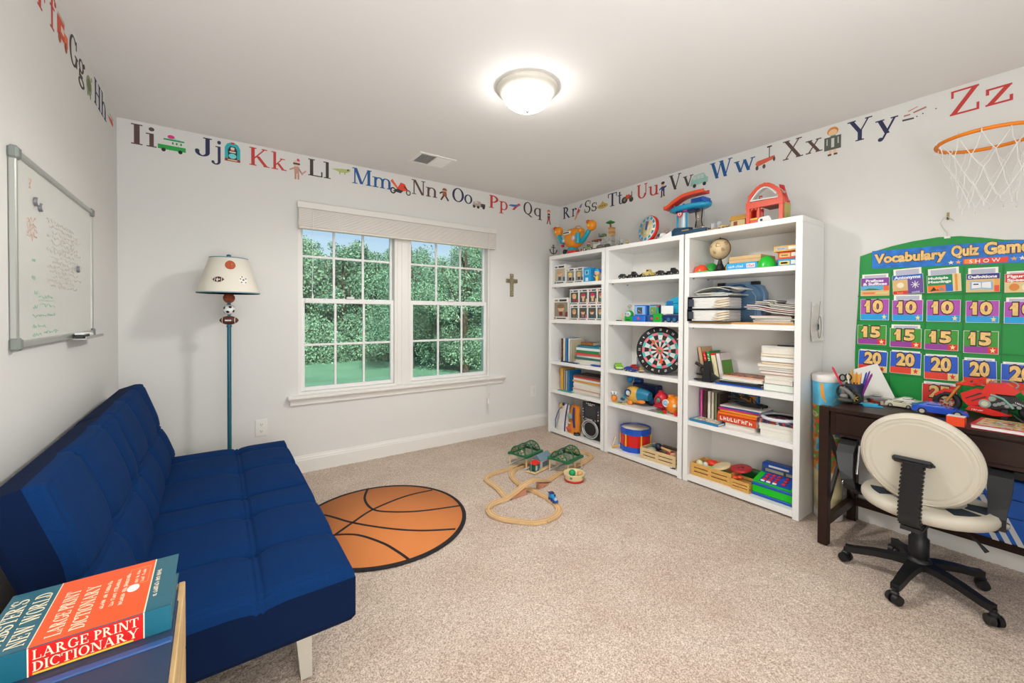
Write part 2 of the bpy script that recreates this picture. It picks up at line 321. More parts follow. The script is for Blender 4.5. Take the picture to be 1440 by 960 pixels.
G = {
 'A': _d(.09, 0, .42, 1, .07)+_d(.42, 1, .8, 0, .18)+_h(.2, .64, .3)+_s(.09, 0, .13)+_s(.8, 0, .17),
 'B': _v(.2, 0, 1)+_a(.26, .73, .4, .27, -90, 90)+_a(.26, .27, .46, .27, -90, 90)+_h(.03, .3, 0)+_h(.03, .3, tl)+_h(.2, .3, .46),
 'C': _a(.48, .5, .45, .51, 48, 312)+_v(.82, .66, .96, .06),
 'D': _v(.2, 0, 1)+_a(.3, .5, .54, .5, -90, 90)+_h(.03, .32, 0)+_h(.03, .32, tl),
 'E': _v(.2, 0, 1)+_h(.03, .76, 0)+_h(.03, .74, tl)+_h(.2, .55, .48)+_v(.74, 0, .27, .07)+_v(.72, .75, 1, .07)+_v(.55, .38, .64, .06),
 'F': _st(.2, 0, 1)+_h(.2, .74, tl)+_h(.2, .55, .46)+_v(.72, .72, 1, .07)+_v(.55, .36, .62, .06),
 'G': _a(.48, .5, .45, .51, 48, 320)+_v(.8, .66, .96, .06)+_v(.8, .08, .42, .14)+_s(.8, .38, .17),
 'H': _st(.2, 0, 1)+_st(.8, 0, 1)+_h(.2, .8, .47), 'I': _st(.2, 0, 1),
 'J': _v(.5, .2, 1)+_s(.5, 1-S_)+_a(.3, .23, .285, .24, 180, 360)+_o(.1, .26, .09),
 'K': _st(.2, 0, 1)+_d(.24, .38, .76, .97, .08)+_d(.42, .55, .84, .02, .19)+_s(.76, 1-S_, .14)+_s(.86, 0, .15),
 'L': _st(.2, 0, 1)+_h(.2, .74, 0)+_v(.72, 0, .32, .07),
 'M': _v(.18, 0, 1, .08)+_v(1.02, 0, 1)+_d(.22, 1, .58, .02, .18)+_d(.6, .02, .98, 1, .07)+_s(.18, 0, .15)+_s(1.02, 0)+_s(.16, 1-S_, .13)+_s(1.05, 1-S_, .14),
 'N': _v(.18, 0, 1, .08)+_v(.86, 0, 1, .08)+_d(.22, 1, .82, 0, .18)+_s(.18, 0, .15)+_s(.86, 1-S_, .15)+_s(.14, 1-S_, .13),
 'O': _a(.46, .5, .45, .52, 0, 360), 'Q': _a(.46, .5, .45, .52, 0, 360)+_d(.42, .06, .86, -.2, .2),
 'P': _st(.2, 0, 1)+_a(.26, .71, .44, .29, -90, 90)+_h(.2, .3, .42)+_h(.2, .3, tl),
 'R': _st(.2, 0, 1)+_a(.26, .73, .42, .27, -90, 90)+_h(.2, .3, .46)+_h(.2, .3, tl)+_d(.42, .48, .8, 0, .19)+_s(.84, 0, .13),
 'S': _a(.4, .74, .33, .28, 50, 270, .15)+_a(.38, .27, .36, .28, -140, 90, .15)+_v(.7, .68, .96, .06)+_v(.06, .05, .34, .06),
 'T': _v(.44, 0, 1)+_s(.44, 0, .21)+_h(.02, .86, tl)+_v(.05, .7, 1, .07)+_v(.83, .7, 1, .07),
 'U': _v(.2, .32, 1)+_v(.82, .3, 1, .07)+_a(.485, .33, .37, .34, 180, 360)+_s(.2, 1-S_)+_s(.82, 1-S_, .14),
 'V': _d(.12, 1, .48, 0, .19)+_d(.46, 0, .8, 1, .07)+_s(.13, 1-S_, .17)+_s(.8, 1-S_, .13),
 'W': _d(.12, 1, .42, 0, .19)+_d(.4, 0, .66, 1, .07)+_d(.66, 1, .92, 0, .19)+_d(.9, 0, 1.2, 1, .07)+_s(.13, 1-S_, .17)+_s(.66, 1-S_, .13)+_s(1.2, 1-S_, .13),
 'X': _d(.14, 1, .8, 0, .19)+_d(.12, 0, .78, 1, .07)+_s(.16, 1-S_)+_s(.76, 1-S_, .14)+_s(.14, 0, .14)+_s(.8, 0),
 'Y': _d(.12, 1, .48, .42, .19)+_d(.5, .42, .82, 1, .07)+_v(.48, 0, .5)+_s(.48, 0)+_s(.14, 1-S_)+_s(.82, 1-S_, .14),
 'Z': _h(.06, .8, .93, .07)+_h(.04, .8, 0, .07)+_d(.12, .02, .72, .98, .17)+_v(.1, .7, 1, .07)+_v(.78, 0, .3, .07),
 "'": _v(.1, .68, 1, .1), '1': _st(.25, 0, 1), '#': _v(.3, 0, 1, .08)+_v(.6, 0, 1, .08)+_h(.1, .8, .3, .08)+_h(.1, .8, .62, .08),
 'f': _v(.24, 0, .8, .14)+_a(.42, .78, .25, .22, 60, 180, .14)+_o(.54, .86, .08)+_s(.24, 0)+_h(.06, .46, .62),
 'g': _a(.32, .45, .25, .24, 0, 360, .1)+_a(.32, -.13, .3, .18, 0, 360, .08)+_v(.12, .03, .25, .06)+_o(.6, .6, .08)+_h(.12, .4, .05, .07),
 'h': _v(.18, 0, 1, .14)+_s(.18, 0)+_s(.12, 1-S_, .11)+_a(.41, .43, .29, .25, 0, 170, .14)+_v(.63, 0, .45, .14)+_s(.63, 0, .15),
 'i': _v(.2, 0, XH, .15)+_s(.2, 0)+_s(.13, XH-S_, .12)+_o(.2, .88, .1),
 'j': _v(.32, -.15, XH, .15)+_s(.25, XH-S_, .12)+_a(.15, -.13, .25, .2, 200, 360, .15)+_o(.32, .88, .1)+_o(0, -.2, .08),
 'k': _v(.18, 0, 1, .14)+_s(.18, 0)+_s(.12, 1-S_, .11)+_d(.22, .24, .56, .64, .07)+_d(.34, .38, .64, 0, .16)+_s(.58, XH-S_, .13)+_s(.66, 0, .14),
 'l': _v(.2, 0, 1, .15)+_s(.2, 0)+_s(.13, 1-S_, .12),
 'm': _v(.18, 0, XH, .14)+_s(.18, 0)+_s(.12, XH-S_, .11)+_a(.39, .43, .27, .25, 0, 170, .14)+_v(.59, 0, .45, .14)+_s(.59, 0, .14)+_a(.8, .43, .27, .25, 0, 170, .14)+_v(1.0, 0, .45, .14)+_s(1.0, 0, .15),
 'n': _v(.18, 0, XH, .14)+_s(.18, 0)+_s(.12, XH-S_, .11)+_a(.41, .43, .29, .25, 0, 170, .14)+_v(.63, 0, .45, .14)+_s(.63, 0, .15),
 'o': _a(.33, .335, .32, .35, 0, 360, .14), 
 'p': _v(.18, -.3, XH, .14)+_s(.18, -.3)+_s(.12, XH-S_, .11)+_a(.38, .335, .32, .35, -150, 150, .14),
 'q': _v(.58, -.3, XH, .14)+_s(.58, -.3)+_a(.38, .335, .32, .35, 30, 330, .14),
 'r': _v(.18, 0, XH, .14)+_s(.18, 0)+_s(.12, XH-S_, .11)+_a(.42, .4, .26, .28, 50, 165, .12)+_o(.54, .58, .09),
 's': _a(.3, .49, .24, .2, 50, 270, .12)+_a(.3, .19, .26, .2, -140, 90, .12)+_v(.52, .45, .66, .05)+_v(.07, .02, .22, .05),
 't': _v(.24, .14, .92, .14)+_h(.04, .48, .62)+_a(.38, .16, .21, .18, 180, 320, .14),
 'u': _v(.18, .22, XH, .14)+_s(.12, XH-S_, .11)+_a(.4, .24, .29, .26, 180, 350, .14)+_v(.62, 0, XH, .14)+_s(.66, 0, .12)+_s(.56, XH-S_, .11),
 'v': _d(.12, XH, .36, 0, .16)+_d(.35, 0, .6, XH, .07)+_s(.13, XH-S_, .15)+_s(.6, XH-S_, .12),
 'w': _d(.12, XH, .34, 0, .16)+_d(.33, 0, .54, XH, .07)+_d(.54, XH, .76, 0, .16)+_d(.75, 0, .97, XH, .07)+_s(.13, XH-S_, .15)+_s(.97, XH-S_, .12),
 'x': _d(.14, XH, .6, 0, .16)+_d(.12, 0, .58, XH, .07)+_s(.15, XH-S_, .15)+_s(.58, XH-S_, .12)+_s(.13, 0, .12)+_s(.6, 0, .15),
 'y': _d(.12, XH, .38, 0, .16)+_d(.22, -.24, .62, XH, .08)+_s(.13, XH-S_, .15)+_s(.6, XH-S_, .12)+_o(.16, -.22, .09),
 'z': _h(.05, .58, .6, .07)+_h(.04, .6, 0, .07)+_d(.12, .02, .52, .65, .15)+_v(.08, .43, .67, .07)+_v(.57, 0, .24, .07),
}
def put_glyph(m, ch, mt, O, X, Y, w, h, d=.0006):
    ps = G[ch]; x0 = min(p[0] for q in ps for p in q); x1 = max(p[0] for q in ps for p in q); k = w/(x1-x0)
    for i, q in enumerate(ps): m.prism([((p[0]-x0)*k, p[1]*h) for p in q], mt, O, X, Y, d*(1+.06*i))
def put_serif(m, s, mt, O, X, Y, w, h, d=.0006):
    O = Vector(O); X = Vector(X); ws = []
    for ch in s:
        if ch == ' ': ws.append(.42); continue
        ps = G[ch]; ws.append(max(p[0] for q in ps for p in q)-min(p[0] for q in ps for p in q)+.09)
    k = w/sum(ws); x = 0
    for ch, a in zip(s, ws):
        if ch != ' ': put_glyph(m, ch, mt, O+X*x, X, Y, (a-.09)*k, h, d)
        x += a*k
XL, XR, YD, YF, H = -.496, 3.1836, 3.543, -.85, 2.44
# ================= room shell =================
def grid_floor():
    sx, sy = .0095, .0095
    xs = np.arange(XL-.02, XR+.02, sx); ys = np.arange(YF-.02, YD+.02, sy); nx, ny = len(xs), len(ys)
    g = np.random.RandomState(3)
    z = g.rand(nx, ny)*.0055; 
    big = g.rand(nx//24+2, ny//24+2); ix = np.arange(nx)/24; iy = np.arange(ny)/24
    a = big[np.ix_(ix.astype(int), iy.astype(int))]; z = z+a*.001-.0055
    X, Y = np.meshgrid(xs, ys, indexing='ij'); X = X+(g.rand(nx, ny)-.5)*sx*.7; Y = Y+(g.rand(nx, ny)-.5)*sy*.7
    co = np.stack([X, Y, z], -1).reshape(-1, 3).astype('f')
    i = np.arange(nx*ny).reshape(nx, ny); q = np.stack([i[:-1, :-1], i[1:, :-1], i[1:, 1:], i[:-1, 1:]], -1).reshape(-1, 4)
    me = bpy.data.meshes.new('floor'); me.vertices.add(len(co)); me.vertices.foreach_set('co', co.ravel())
    me.loops.add(q.size); me.loops.foreach_set('vertex_index', q.ravel().astype('i')); me.polygons.add(len(q))
    me.polygons.foreach_set('loop_start', np.arange(len(q), dtype='i')*4); me.update(calc_edges=True)
    m = bpy.data.materials.new('carpet'); m.use_nodes = True; n = m.node_tree.nodes; L = m.node_tree.links
    b = n['Principled BSDF']; b.inputs['Roughness'].default_value = 1; b.inputs['Specular IOR Level'].default_value = .1
    tc = n.new('ShaderNodeTexCoord'); n1 = n.new('ShaderNodeTexNoise'); n1.inputs['Scale'].default_value = 190; n1.inputs['Detail'].default_value = 3; L.new(tc.outputs['Object'], n1.inputs[0])
    r1 = n.new('ShaderNodeValToRGB'); L.new(n1.outputs[0], r1.inputs[0]); e = r1.color_ramp.elements
    e[0].position = .34; e[0].color = (*lin('#a59080'), 1); e[1].position = .64; e[1].color = (*lin('#e6d6c7'), 1)
    n2 = n.new('ShaderNodeTexNoise'); n2.inputs['Scale'].default_value = 3.2; n2.inputs['Detail'].default_value = 5; L.new(tc.outputs['Object'], n2.inputs[0])
    r2_ = n.new('ShaderNodeValToRGB'); L.new(n2.outputs[0], r2_.inputs[0]); e = r2_.color_ramp.elements
    e[0].position = .35; e[0].color = (.90, .87, .85, 1); e[1].position = .62; e[1].color = (1, 1, 1, 1)
    mx = n.new('ShaderNodeMix'); mx.data_type = 'RGBA'; mx.blend_type = 'MULTIPLY'; mx.inputs[0].default_value = 1
    L.new(r1.outputs[0], mx.inputs[6]); L.new(r2_.outputs[0], mx.inputs[7]); L.new(mx.outputs[2], b.inputs['Base Color'])
    n3 = n.new('ShaderNodeTexNoise'); n3.inputs['Scale'].default_value = 260; L.new(tc.outputs['Object'], n3.inputs[0])
    bp = n.new('ShaderNodeBump'); bp.inputs['Strength'].default_value = .5; bp.inputs['Distance'].default_value = .003; L.new(n3.outputs[0], bp.inputs['Height']); L.new(bp.outputs[0], b.inputs['Normal'])
    me.materials.append(m); return me
struct('floor', grid_floor())
struct('ceiling', M().box((XL-.14, YF-.14, H), (XR+.14, YD+.14, H+.12), CEIL))
struct('wall_left', M().box((XL-.14, YF-.14, -.05), (XL, YD+.14, H), WALL))
struct('wall_right', M().box((XR, YF-.14, -.05), (XR+.14, YD+.14, H), WALL))
struct('wall_front', M().box((XL, YF-.14, -.05), (XR, YF, H), WALL))
wx0, wx1, wz0, wz1 = .515, 2.25, .60, 2.07
struct('wall_back', M().box((XL, YD, -.05), (wx0, YD+.14, H), WALL).box((wx1, YD, -.05), (XR, YD+.14, H), WALL)
       .box((wx0, YD, -.05), (wx1, YD+.14, wz0), WALL).box((wx0, YD, wz1), (wx1, YD+.14, H), WALL))
def baseboard(name, a, b, n):
    m = M(); a = Vector(a); b = Vector(b); n = Vector(n); X = (b-a); Lh = X.length; X.normalize()
    prof = [(0, -.004), (.016, -.004), (.016, .095), (.013, .1), (.013, .108), (.008, .118), (.006, .128), (0, .13)]
    v = [a+n*p[0]+Vector((0, 0, p[1])) for p in prof]+[b+n*p[0]+Vector((0, 0, p[1])) for p in prof]; k = len(prof)
    m.add(v, [(i, (i+1) % k, k+(i+1) % k, k+i) for i in range(k)]+[tuple(range(k)), tuple(reversed(range(k, 2*k)))], TRIM)
    struct(name, m)
baseboard('baseboard_back', (XL, YD, 0), (XR, YD, 0), (0, -1, 0))
baseboard('baseboard_left', (XL, YF, 0), (XL, YD-.017, 0), (1, 0, 0))
baseboard('baseboard_right', (XR, YF, 0), (XR, YD-.017, 0), (-1, 0, 0))

# ---- window: sill, apron, two double-hung units with grilles ----
struct('trim_1', M().box((.44, YD-.055, .572), (2.42, YD+.06, .598), TRIM, .006))      # stool
struct('trim_2', M().box((.455, YD-.02, .522), (2.405, YD-.001, .571), TRIM, .004))     # apron
struct('trim_3', M().box((1.295, YD+.01, .60), (1.40, YD+.13, 2.07), TRIM, .004).box((1.335, YD+.004, .60), (1.36, YD+.012, 2.07), TRIM))
GL = glassy('#d3e4de')
def window(name, x0, x1):
    root = bpy.data.objects.new(name, None); COL.objects.link(root); root['kind'] = 'structure'
    fr = M(); t = .022
    fr.box((x0, YD+.012, .60), (x0+t, YD+.13, 2.07), TRIM).box((x1-t, YD+.012, .60), (x1, YD+.13, 2.07), TRIM)
    fr.box((x0+t, YD+.012, .60), (x1-t, YD+.13, .618), TRIM).box((x0+t, YD+.012, 2.05), (x1-t, YD+.13, 2.07), TRIM)
    struct('window_frame', fr, root)
    for nm, y, za, zb, st in (('lower_sash', YD+.03, .619, 1.345, .028), ('upper_sash', YD+.07, 1.312, 2.049, .020)):
        a, b = x0+t+.001, x1-t-.001; m = M(); d = .032
        m.box((a, y, za), (a+st, y+d, zb), WHITE, .003).box((b-st, y, za), (b, y+d, zb), WHITE, .003)
        m.box((a+st, y, za), (b-st, y+d, za+.032), WHITE, .003).box((a+st, y, zb-.038), (b-st, y+d, zb), WHITE, .003)
        sash = struct(nm, m, root)
        gx0, gx1, gz0, gz1 = a+st, b-st, za+.032, zb-.038; zm = (gz0+gz1)/2
        if nm == 'upper_sash': zm = 1.676
        mw = .009
        xs = [gx0+(gx1-gx0)*i/3 for i in range(4)]
        for i in (1, 2): struct('muntin', M().box((xs[i]-mw, y+.006, gz0), (xs[i]+mw, y+.020, gz1), WHITE, .002), sash)
        struct('muntin', M().box((gx0, y+.008, zm-mw), (gx1, y+.022, zm+mw), WHITE, .002), sash)
        for i in range(3):
            for (za_, zb_) in ((gz0, zm), (zm, gz1)):
                struct('pane', M().box((xs[i]+.001, y+.0125, za_+.001), (xs[i+1]-.001, y+.0155, zb_-.001), GL), sash)
    m = M().box(((x0+x1)/2-.03, YD+.012, 1.345), ((x0+x1)/2+.03, YD+.03, 1.362), WHITE, .004); struct('sash_lock', m, root)
window('window_1', .515, 1.295); window('window_2', 1.40, 2.25)

# ---- raised mini blind ----
bl = thing('window_blind', 'white mini blind pulled up to the top of the window', 'blind', (1.4, YD-.03, 1.87))
part('head_rail', M().box((-.895, -.022, .155), (.895, .028, .205), mat('#e9e6e0', .45), .003), bl)
mb = mat('#f0eae2', .5)
for i in range(17): part('slat', M().box((-.888, -.024+.001*(i % 2), .0205+i*.0078), (.888, .024, .0262+i*.0078), mb), bl)
part('bottom_rail', M().box((-.888, -.025, 0), (.888, .025, .019), mat('#e2dbd0', .5), .004), bl)
for x in (-.6, 0, .6): part('ladder_tape', M().box((x-.002, -.0262, .002), (x+.002, -.0252, .155), mat('#efeae2', .7)).box((x+.018, -.0262, .002), (x+.021, -.0252, .155), mat('#efeae2', .7)), bl)
def cordpts(x, z0, z1, n=14, a=.003): return [(x+a*math.sin(i*.9), -.034, z0+(z1-z0)*i/n) for i in range(n+1)]
part('lift_cord', M().tube(cordpts(.79, .15, -1.30), .0018, WHITE, 6).tube(cordpts(.797, .15, -1.30), .0018, WHITE, 6), bl)
kn = M()
for i in range(9):
    kn.torus((.80+.012*math.sin(i*2.1), -.036+.004*math.cos(i), -1.33-.035*i), .016, .0016, WHITE, 'y', 12, 5, (1, 1.4))
kn.cyl((.795, -.034, -1.48), (.795, -.034, -1.52), .006, .009, WHITE, 10)
part('cord_tangle', kn, bl)
part('tilt_cord', M().tube(cordpts(-.795, .15, -.49), .0018, WHITE, 6).cyl((-.795, -.034, -.49), (-.795, -.034, -.53), .004, .009, WHITE, 10), bl)

# ================= outdoors =================
GZ = -2.9
struct('lawn_ground', M().box((-70, 4.2, GZ-.3), (110, 130, GZ), mat('#6c9176', .95, var=(.35, .2))))
LEAFC = ['#6f8f76', '#819e84', '#90a88c', '#5d806c']
LEAF = [mat(c, .8, var=(.6, .3)) for c in LEAFC]; BARK = mat('#5a4c40', .9)
def crown(seed, n, blobs, size, ms):
    g = np.random.RandomState(seed); P = []
    w = np.array([b[3]**2*b[4] for b in blobs]); w = w/w.sum(); cnt = (w*n).astype(int)
    for b, k in zip(blobs, cnt):
        d = g.normal(size=(k, 3)); d /= np.linalg.norm(d, axis=1)[:, None]; r = .25+.9*g.rand(k, 1)**.6
        P.append(np.array(b[:3])+d*r*np.array([b[3], b[3], b[4]]))
    P = np.concatenate(P); k = len(P); a = g.normal(size=(k, 3)); a /= np.linalg.norm(a, axis=1)[:, None]
    c = g.normal(size=(k, 3)); c = np.cross(a, c); c /= np.linalg.norm(c, axis=1)[:, None]; s = size*(.5+g.rand(k, 1))
    V = np.stack([P-a*s, P-c*s*.6, P+a*s, P+c*s*.6], 1).reshape(-1, 3).astype('f')
    me = bpy.data.meshes.new('foliage'); me.vertices.add(len(V)); me.vertices.foreach_set('co', V.ravel()); me.loops.add(len(V)); me.loops.foreach_set('vertex_index', np.arange(len(V), dtype='i'))
    me.polygons.add(k); me.polygons.foreach_set('loop_start', np.arange(k, dtype='i')*4)
    for x in ms: me.materials.append(x)
    me.polygons.foreach_set('material_index', g.randint(0, len(ms), k).astype('i')); me.update(calc_edges=True); return me
def tree_blobs(seed, h, w):
    r = random.Random(seed); B = []
    for i in range(34):
        f = r.uniform(.12, .93); rad = w*(.34 if f < .7 else .24)*r.uniform(.6, 1.2); a = r.uniform(0, 6.28); q = w*1.0*(1-abs(f-.45)*.9)*r.uniform(.2, 1)
        B.append((q*math.cos(a), q*math.sin(a), h*f, rad, rad*r.uniform(.8, 1.3)))
    return B
cr = [crown(11+i, 24000, tree_blobs(5+i, 11.5, 3.6), .105, [LEAF[i % 4], LEAF[(i+1) % 4]]) for i in range(3)]
near = [crown(31+i, 26000, tree_blobs(50+i, 9.5, 3.1), .06, [LEAF[i % 4], LEAF[(i+2) % 4]]) for i in range(2)]
tm = M().tube([(0, 0, 0), (.1, 0, 3), (-.1, .1, 6.5), (.05, 0, 9.5)], [.28, .22, .15, .05], BARK, 8)
for a in range(5): tm.tube([(0, 0, 3+a), (1.2*math.cos(a*1.4), 1.2*math.sin(a*1.4), 4.4+a), (2*math.cos(a*1.4), 2*math.sin(a*1.4), 5.6+a)], [.1, .07, .03], BARK, 6)
tm = tm.mesh('trunk')
spots = [(3.2, 40, 0), (6.2, 42, 1), (9.5, 40, 2), (12.8, 41, 0), (16.2, 40, 1), (19.5, 42, 2), (22.5, 38, 0), (-.5, 42, 2), (4.8, 46, 2), (11, 47, 1), (17.8, 47, 0), (8, 47, 0), (14.4, 48, 2), (21, 47, 1), (26, 44, 2), (30, 42, 0),
         (14.2, 25.5, 3), (17.4, 27, 4), (20.2, 25, 3), (16.2, 31, 4), (11.8, 29.5, 4)]
ordw = ['leftmost', 'second from the left', 'third from the left', 'fourth from the left', 'fifth from the left', 'sixth from the left', 'seventh from the left', 'eighth from the left', 'rightmost']
rows = [[s for s in spots if s[2] < 3 and s[1] < 45 and s[0] < 24], [s for s in spots if s[2] < 3 and not (s[1] < 45 and s[0] < 24)], [s for s in spots if s[2] > 2]]
for r_ in rows: r_.sort(key=lambda s: s[0]/s[1])
tlab = {}
for r_, nm in zip(rows, ('tall tree in the front row of the wood edge', 'tall tree in the back row of the wood edge', 'of the nearer trees outside the right window')):
    for k_, s in enumerate(r_): tlab[s] = ('green broadleaf tree, ' if 'nearer' in nm else 'green broadleaf ')+(ordw[k_]+' ' if 'nearer' in nm else '')+nm+('' if 'nearer' in nm else ', '+ordw[k_])
TG = 'trees beyond the lawn'
for i, (x, y, k) in enumerate(spots):
    nearer = k > 2
    t = thing('broadleaf_tree', tlab[(x, y, k)], 'tree', (x, y, GZ), i*1.7, 'nearer trees outside the right window' if nearer else TG)
    sc_ = 1 if nearer else rnd.uniform(.88, 1.08)
    t.scale = (sc_, sc_, sc_*(1 if nearer else rnd.uniform(.94, 1.05)))
    part('trunk', tm, t); part('crown', near[k-3] if nearer else cr[k], t)
# undergrowth hedge at the wood edge: uncountable brush
ug = crown(77, 60000, [(x*1.0, 36.5+rnd.uniform(-1, 2), GZ+rnd.uniform(.5, 1.5), 1.8, rnd.uniform(1.2, 2.4)) for x in range(-4, 36, 1)], .085, LEAF[:3])
o = bpy.data.objects.new('undergrowth', ug); COL.objects.link(o); o['label'] = 'band of green brush along the foot of the trees'; o['category'] = 'brush'; o['kind'] = 'stuff'
# ================= ceiling light and vent =================
cl = thing('ceiling_light', 'round white flush ceiling light with a glowing frosted dome', 'ceiling light', (1.36, 1.78, H))
part('rim', M().lathe([(.158, 0), (.163, -.006), (.16, -.02), (.148, -.03), (.138, -.038), (.128, -.042), (.122, -.04)], mat('#d9d4c8', .4), n=48), cl)
dm = bpy.data.materials.new('lit_dome'); dm.use_nodes = True; b_ = dm.node_tree.nodes['Principled BSDF']; b_.inputs['Base Color'].default_value = (.9, .9, .9, 1)
b_.inputs['Emission Color'].default_value = (1, .98, .95, 1); b_.inputs['Emission Strength'].default_value = LAMP
part('dome', M().lathe([(.13, -.036)]+[(.13*math.cos(a*math.pi/20), -.036-.085*math.sin(a*math.pi/20)) for a in range(1, 10)]+[(.0001, -.121)], dm, n=48), cl)
part('finial', M().lathe([(.0, -.122), (.010, -.124), (.012, -.128), (.006, -.133), (.003, -.139), (.0001, -.141)], mat('#9a9a98', .3, .6), n=16), cl)
bl_ = light('ceiling_light_bulb', 'SPOT', (1.36, 1.78, H-.16), (0, 0, 0), 58, .10, (1, .985, .955)); bl_.data.spot_size = R(168); bl_.data.spot_blend = .35
vt = thing('ceiling_vent', 'white rectangular air vent with two louvred halves in the ceiling', 'vent', (1.40, 3.06, H))
vm = mat('#f0ede8', .5)
part('frame', M().box((-.155, -.12, -.008), (.155, -.095, 0), vm, .002).box((-.155, .095, -.008), (.155, .12, 0), vm, .002).box((-.155, -.095, -.008), (-.125, .095, 0), vm, .002).box((.125, -.095, -.008), (.155, .095, 0), vm, .002).box((-.008, -.095, -.008), (.008, .095, 0), vm), vt)
part('backing', M().box((-.125, -.095, -.0012), (.125, .095, -.0004), mat('#5d5a56', .9)), vt)
for i in range(12):
    y = -.088+i*.0158
    for sx, tl_ in ((-1, -.009), (1, .006)):
        m = M(); x0, x1 = (.009, .124) if sx > 0 else (-.124, -.009)
        m.add([(x0, y, -.0015), (x1, y, -.0015), (x1, y+tl_, -.009), (x0, y+tl_, -.009), (x0, y+.0012, -.0015), (x1, y+.0012, -.0015), (x1, y+tl_+.0012, -.009), (x0, y+tl_+.0012, -.009)],
              [(0, 1, 2, 3), (7, 6, 5, 4), (0, 4, 5, 1), (3, 2, 6, 7), (0, 3, 7, 4), (1, 5, 6, 2)], vm); part('slat', m, vt)

# ================= sofa =================
FAB = mat('#072f61', .95, bump=(700, .35, .0008), var=(420, .22), spec=.15); FAB_SHADE = mat('#081c3e', .95, bump=(700, .3, .0008), var=(420, .2), spec=.15)  # second fabric is a darker copy: shade of the cushion sides put into colour
sofa = thing('futon_sofa', 'navy blue tufted fabric futon sofa against the left wall', 'sofa', (-.05, 2.28, 0))
def cushion(u0, u1, w, th, seams, crown_h, lseam, mtop, mside):
    """quilted slab: u along the sofa, v across (0..w), top at th. seams = u positions of cross seams, lseam = v position of the double seam"""
    nu, nv = int((u1-u0)/.0062), int(w/.0062); m = M(); V = []; 
    def gr(d, s): return math.exp(-(d/s)**2)
    for i in range(nu+1):
        u = u0+(u1-u0)*i/nu
        for j in range(nv+1):
            v = w*j/nv; e = min(u-u0, u1-u, v, w-v); rr = .032
            h = th-rr+math.sqrt(max(0, rr*rr-(rr-min(e, rr))**2))
            h += crown_h*min(1, (e/.11))**.6
            dz = 0
            for s in seams: dz += .0085*gr(u-s, .006)+.011*gr(u-s, .045)
            dz += .008*gr(v-lseam-.009, .0045)+.008*gr(v-lseam+.009, .0045)+.009*gr(v-lseam, .045)
            for s in seams: dz += .016*gr(math.hypot(u-s, (v-lseam)*.8), .028)
            dz += .005*gr(e-.022, .005)-.004*gr(e-.012, .005)
            V.append((u, v, h-dz))
    k = nv+1; f = [(i*k+j, (i+1)*k+j, (i+1)*k+j+1, i*k+j+1) for i in range(nu) for j in range(nv)]
    m.add(V, f, mtop, True)
    ring = [i*k for i in range(nu+1)]+[nu*k+j for j in range(1, nv+1)]+[i*k+nv for i in range(nu-1, -1, -1)]+[j for j in range(nv-1, 0, -1)]
    T = [V[i] for i in ring]; n = len(T); B = []
    for p in T:
        ux = min(max(p[0], u0+.012), u1-.012); vx = min(max(p[1], .012), w-.012); B.append((ux, vx, 0))
    Mid = [(p[0], p[1], .02) for p in T]
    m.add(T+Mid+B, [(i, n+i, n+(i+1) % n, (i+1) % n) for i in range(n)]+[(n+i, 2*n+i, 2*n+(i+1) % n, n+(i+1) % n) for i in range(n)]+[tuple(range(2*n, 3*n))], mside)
    # piping line along the top edge
    return m
SX, SZ = .052, .382     # junction with the back, seat height
def seatpart(u0, u1, seams):
    m = cushion(u0, u1, .622, .180, seams, .018, .347, FAB, FAB_SHADE)
    # u -> world y, v -> world x (front at +x)
    m.move(Matrix(((0, 1, 0, -.192), (1, 0, 0, 0), (0, 0, 1, .203), (0, 0, 0, 1))))
    return m
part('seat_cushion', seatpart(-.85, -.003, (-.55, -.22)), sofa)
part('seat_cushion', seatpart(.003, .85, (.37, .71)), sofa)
def backpart(u0, u1, seams, dx):
    m = cushion(u0, u1, .47, .12, seams, .014, .20, FAB, FAB_SHADE)
    a = R(71.5); c, s = math.cos(a), math.sin(a)
    # v runs up along the back face, w (thickness) towards the room
    m.move(Matrix(((0, -c, s, -.255+dx), (1, 0, 0, 0), (0, s, c, .352), (0, 0, 0, 1))))
    return m
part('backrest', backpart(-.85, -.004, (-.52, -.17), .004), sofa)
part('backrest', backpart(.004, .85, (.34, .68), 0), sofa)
part('frame', M().box((-.36, -.70, .14), (.27, .70, .2025), mat('#1a1a1c', .6)).box((-.30, -.7, .25), (-.22, .7, .31), BLACK), sofa)
LEG = mat('#d9d5c8', .35, .3)
for x, y in ((.315, -.72), (.315, .72), (-.28, -.72), (-.28, .72)):
    m = M(); k = 1 if x > 0 else -1
    m.add([(x-.035, y-.028, 0), (x+.0, y-.028, 0), (x+.0, y+.03, 0), (x-.035, y+.03, 0), (x-.035-.02*k, y-.034, .2025), (x-.004*k, y-.034, .2025), (x-.004*k, y+.034, .2025), (x-.035-.02*k, y+.034, .2025)],
          [(3, 2, 1, 0), (4, 5, 6, 7), (0, 1, 5, 4), (1, 2, 6, 5), (2, 3, 7, 6), (3, 0, 4, 7)], LEG); part('leg', m, sofa)

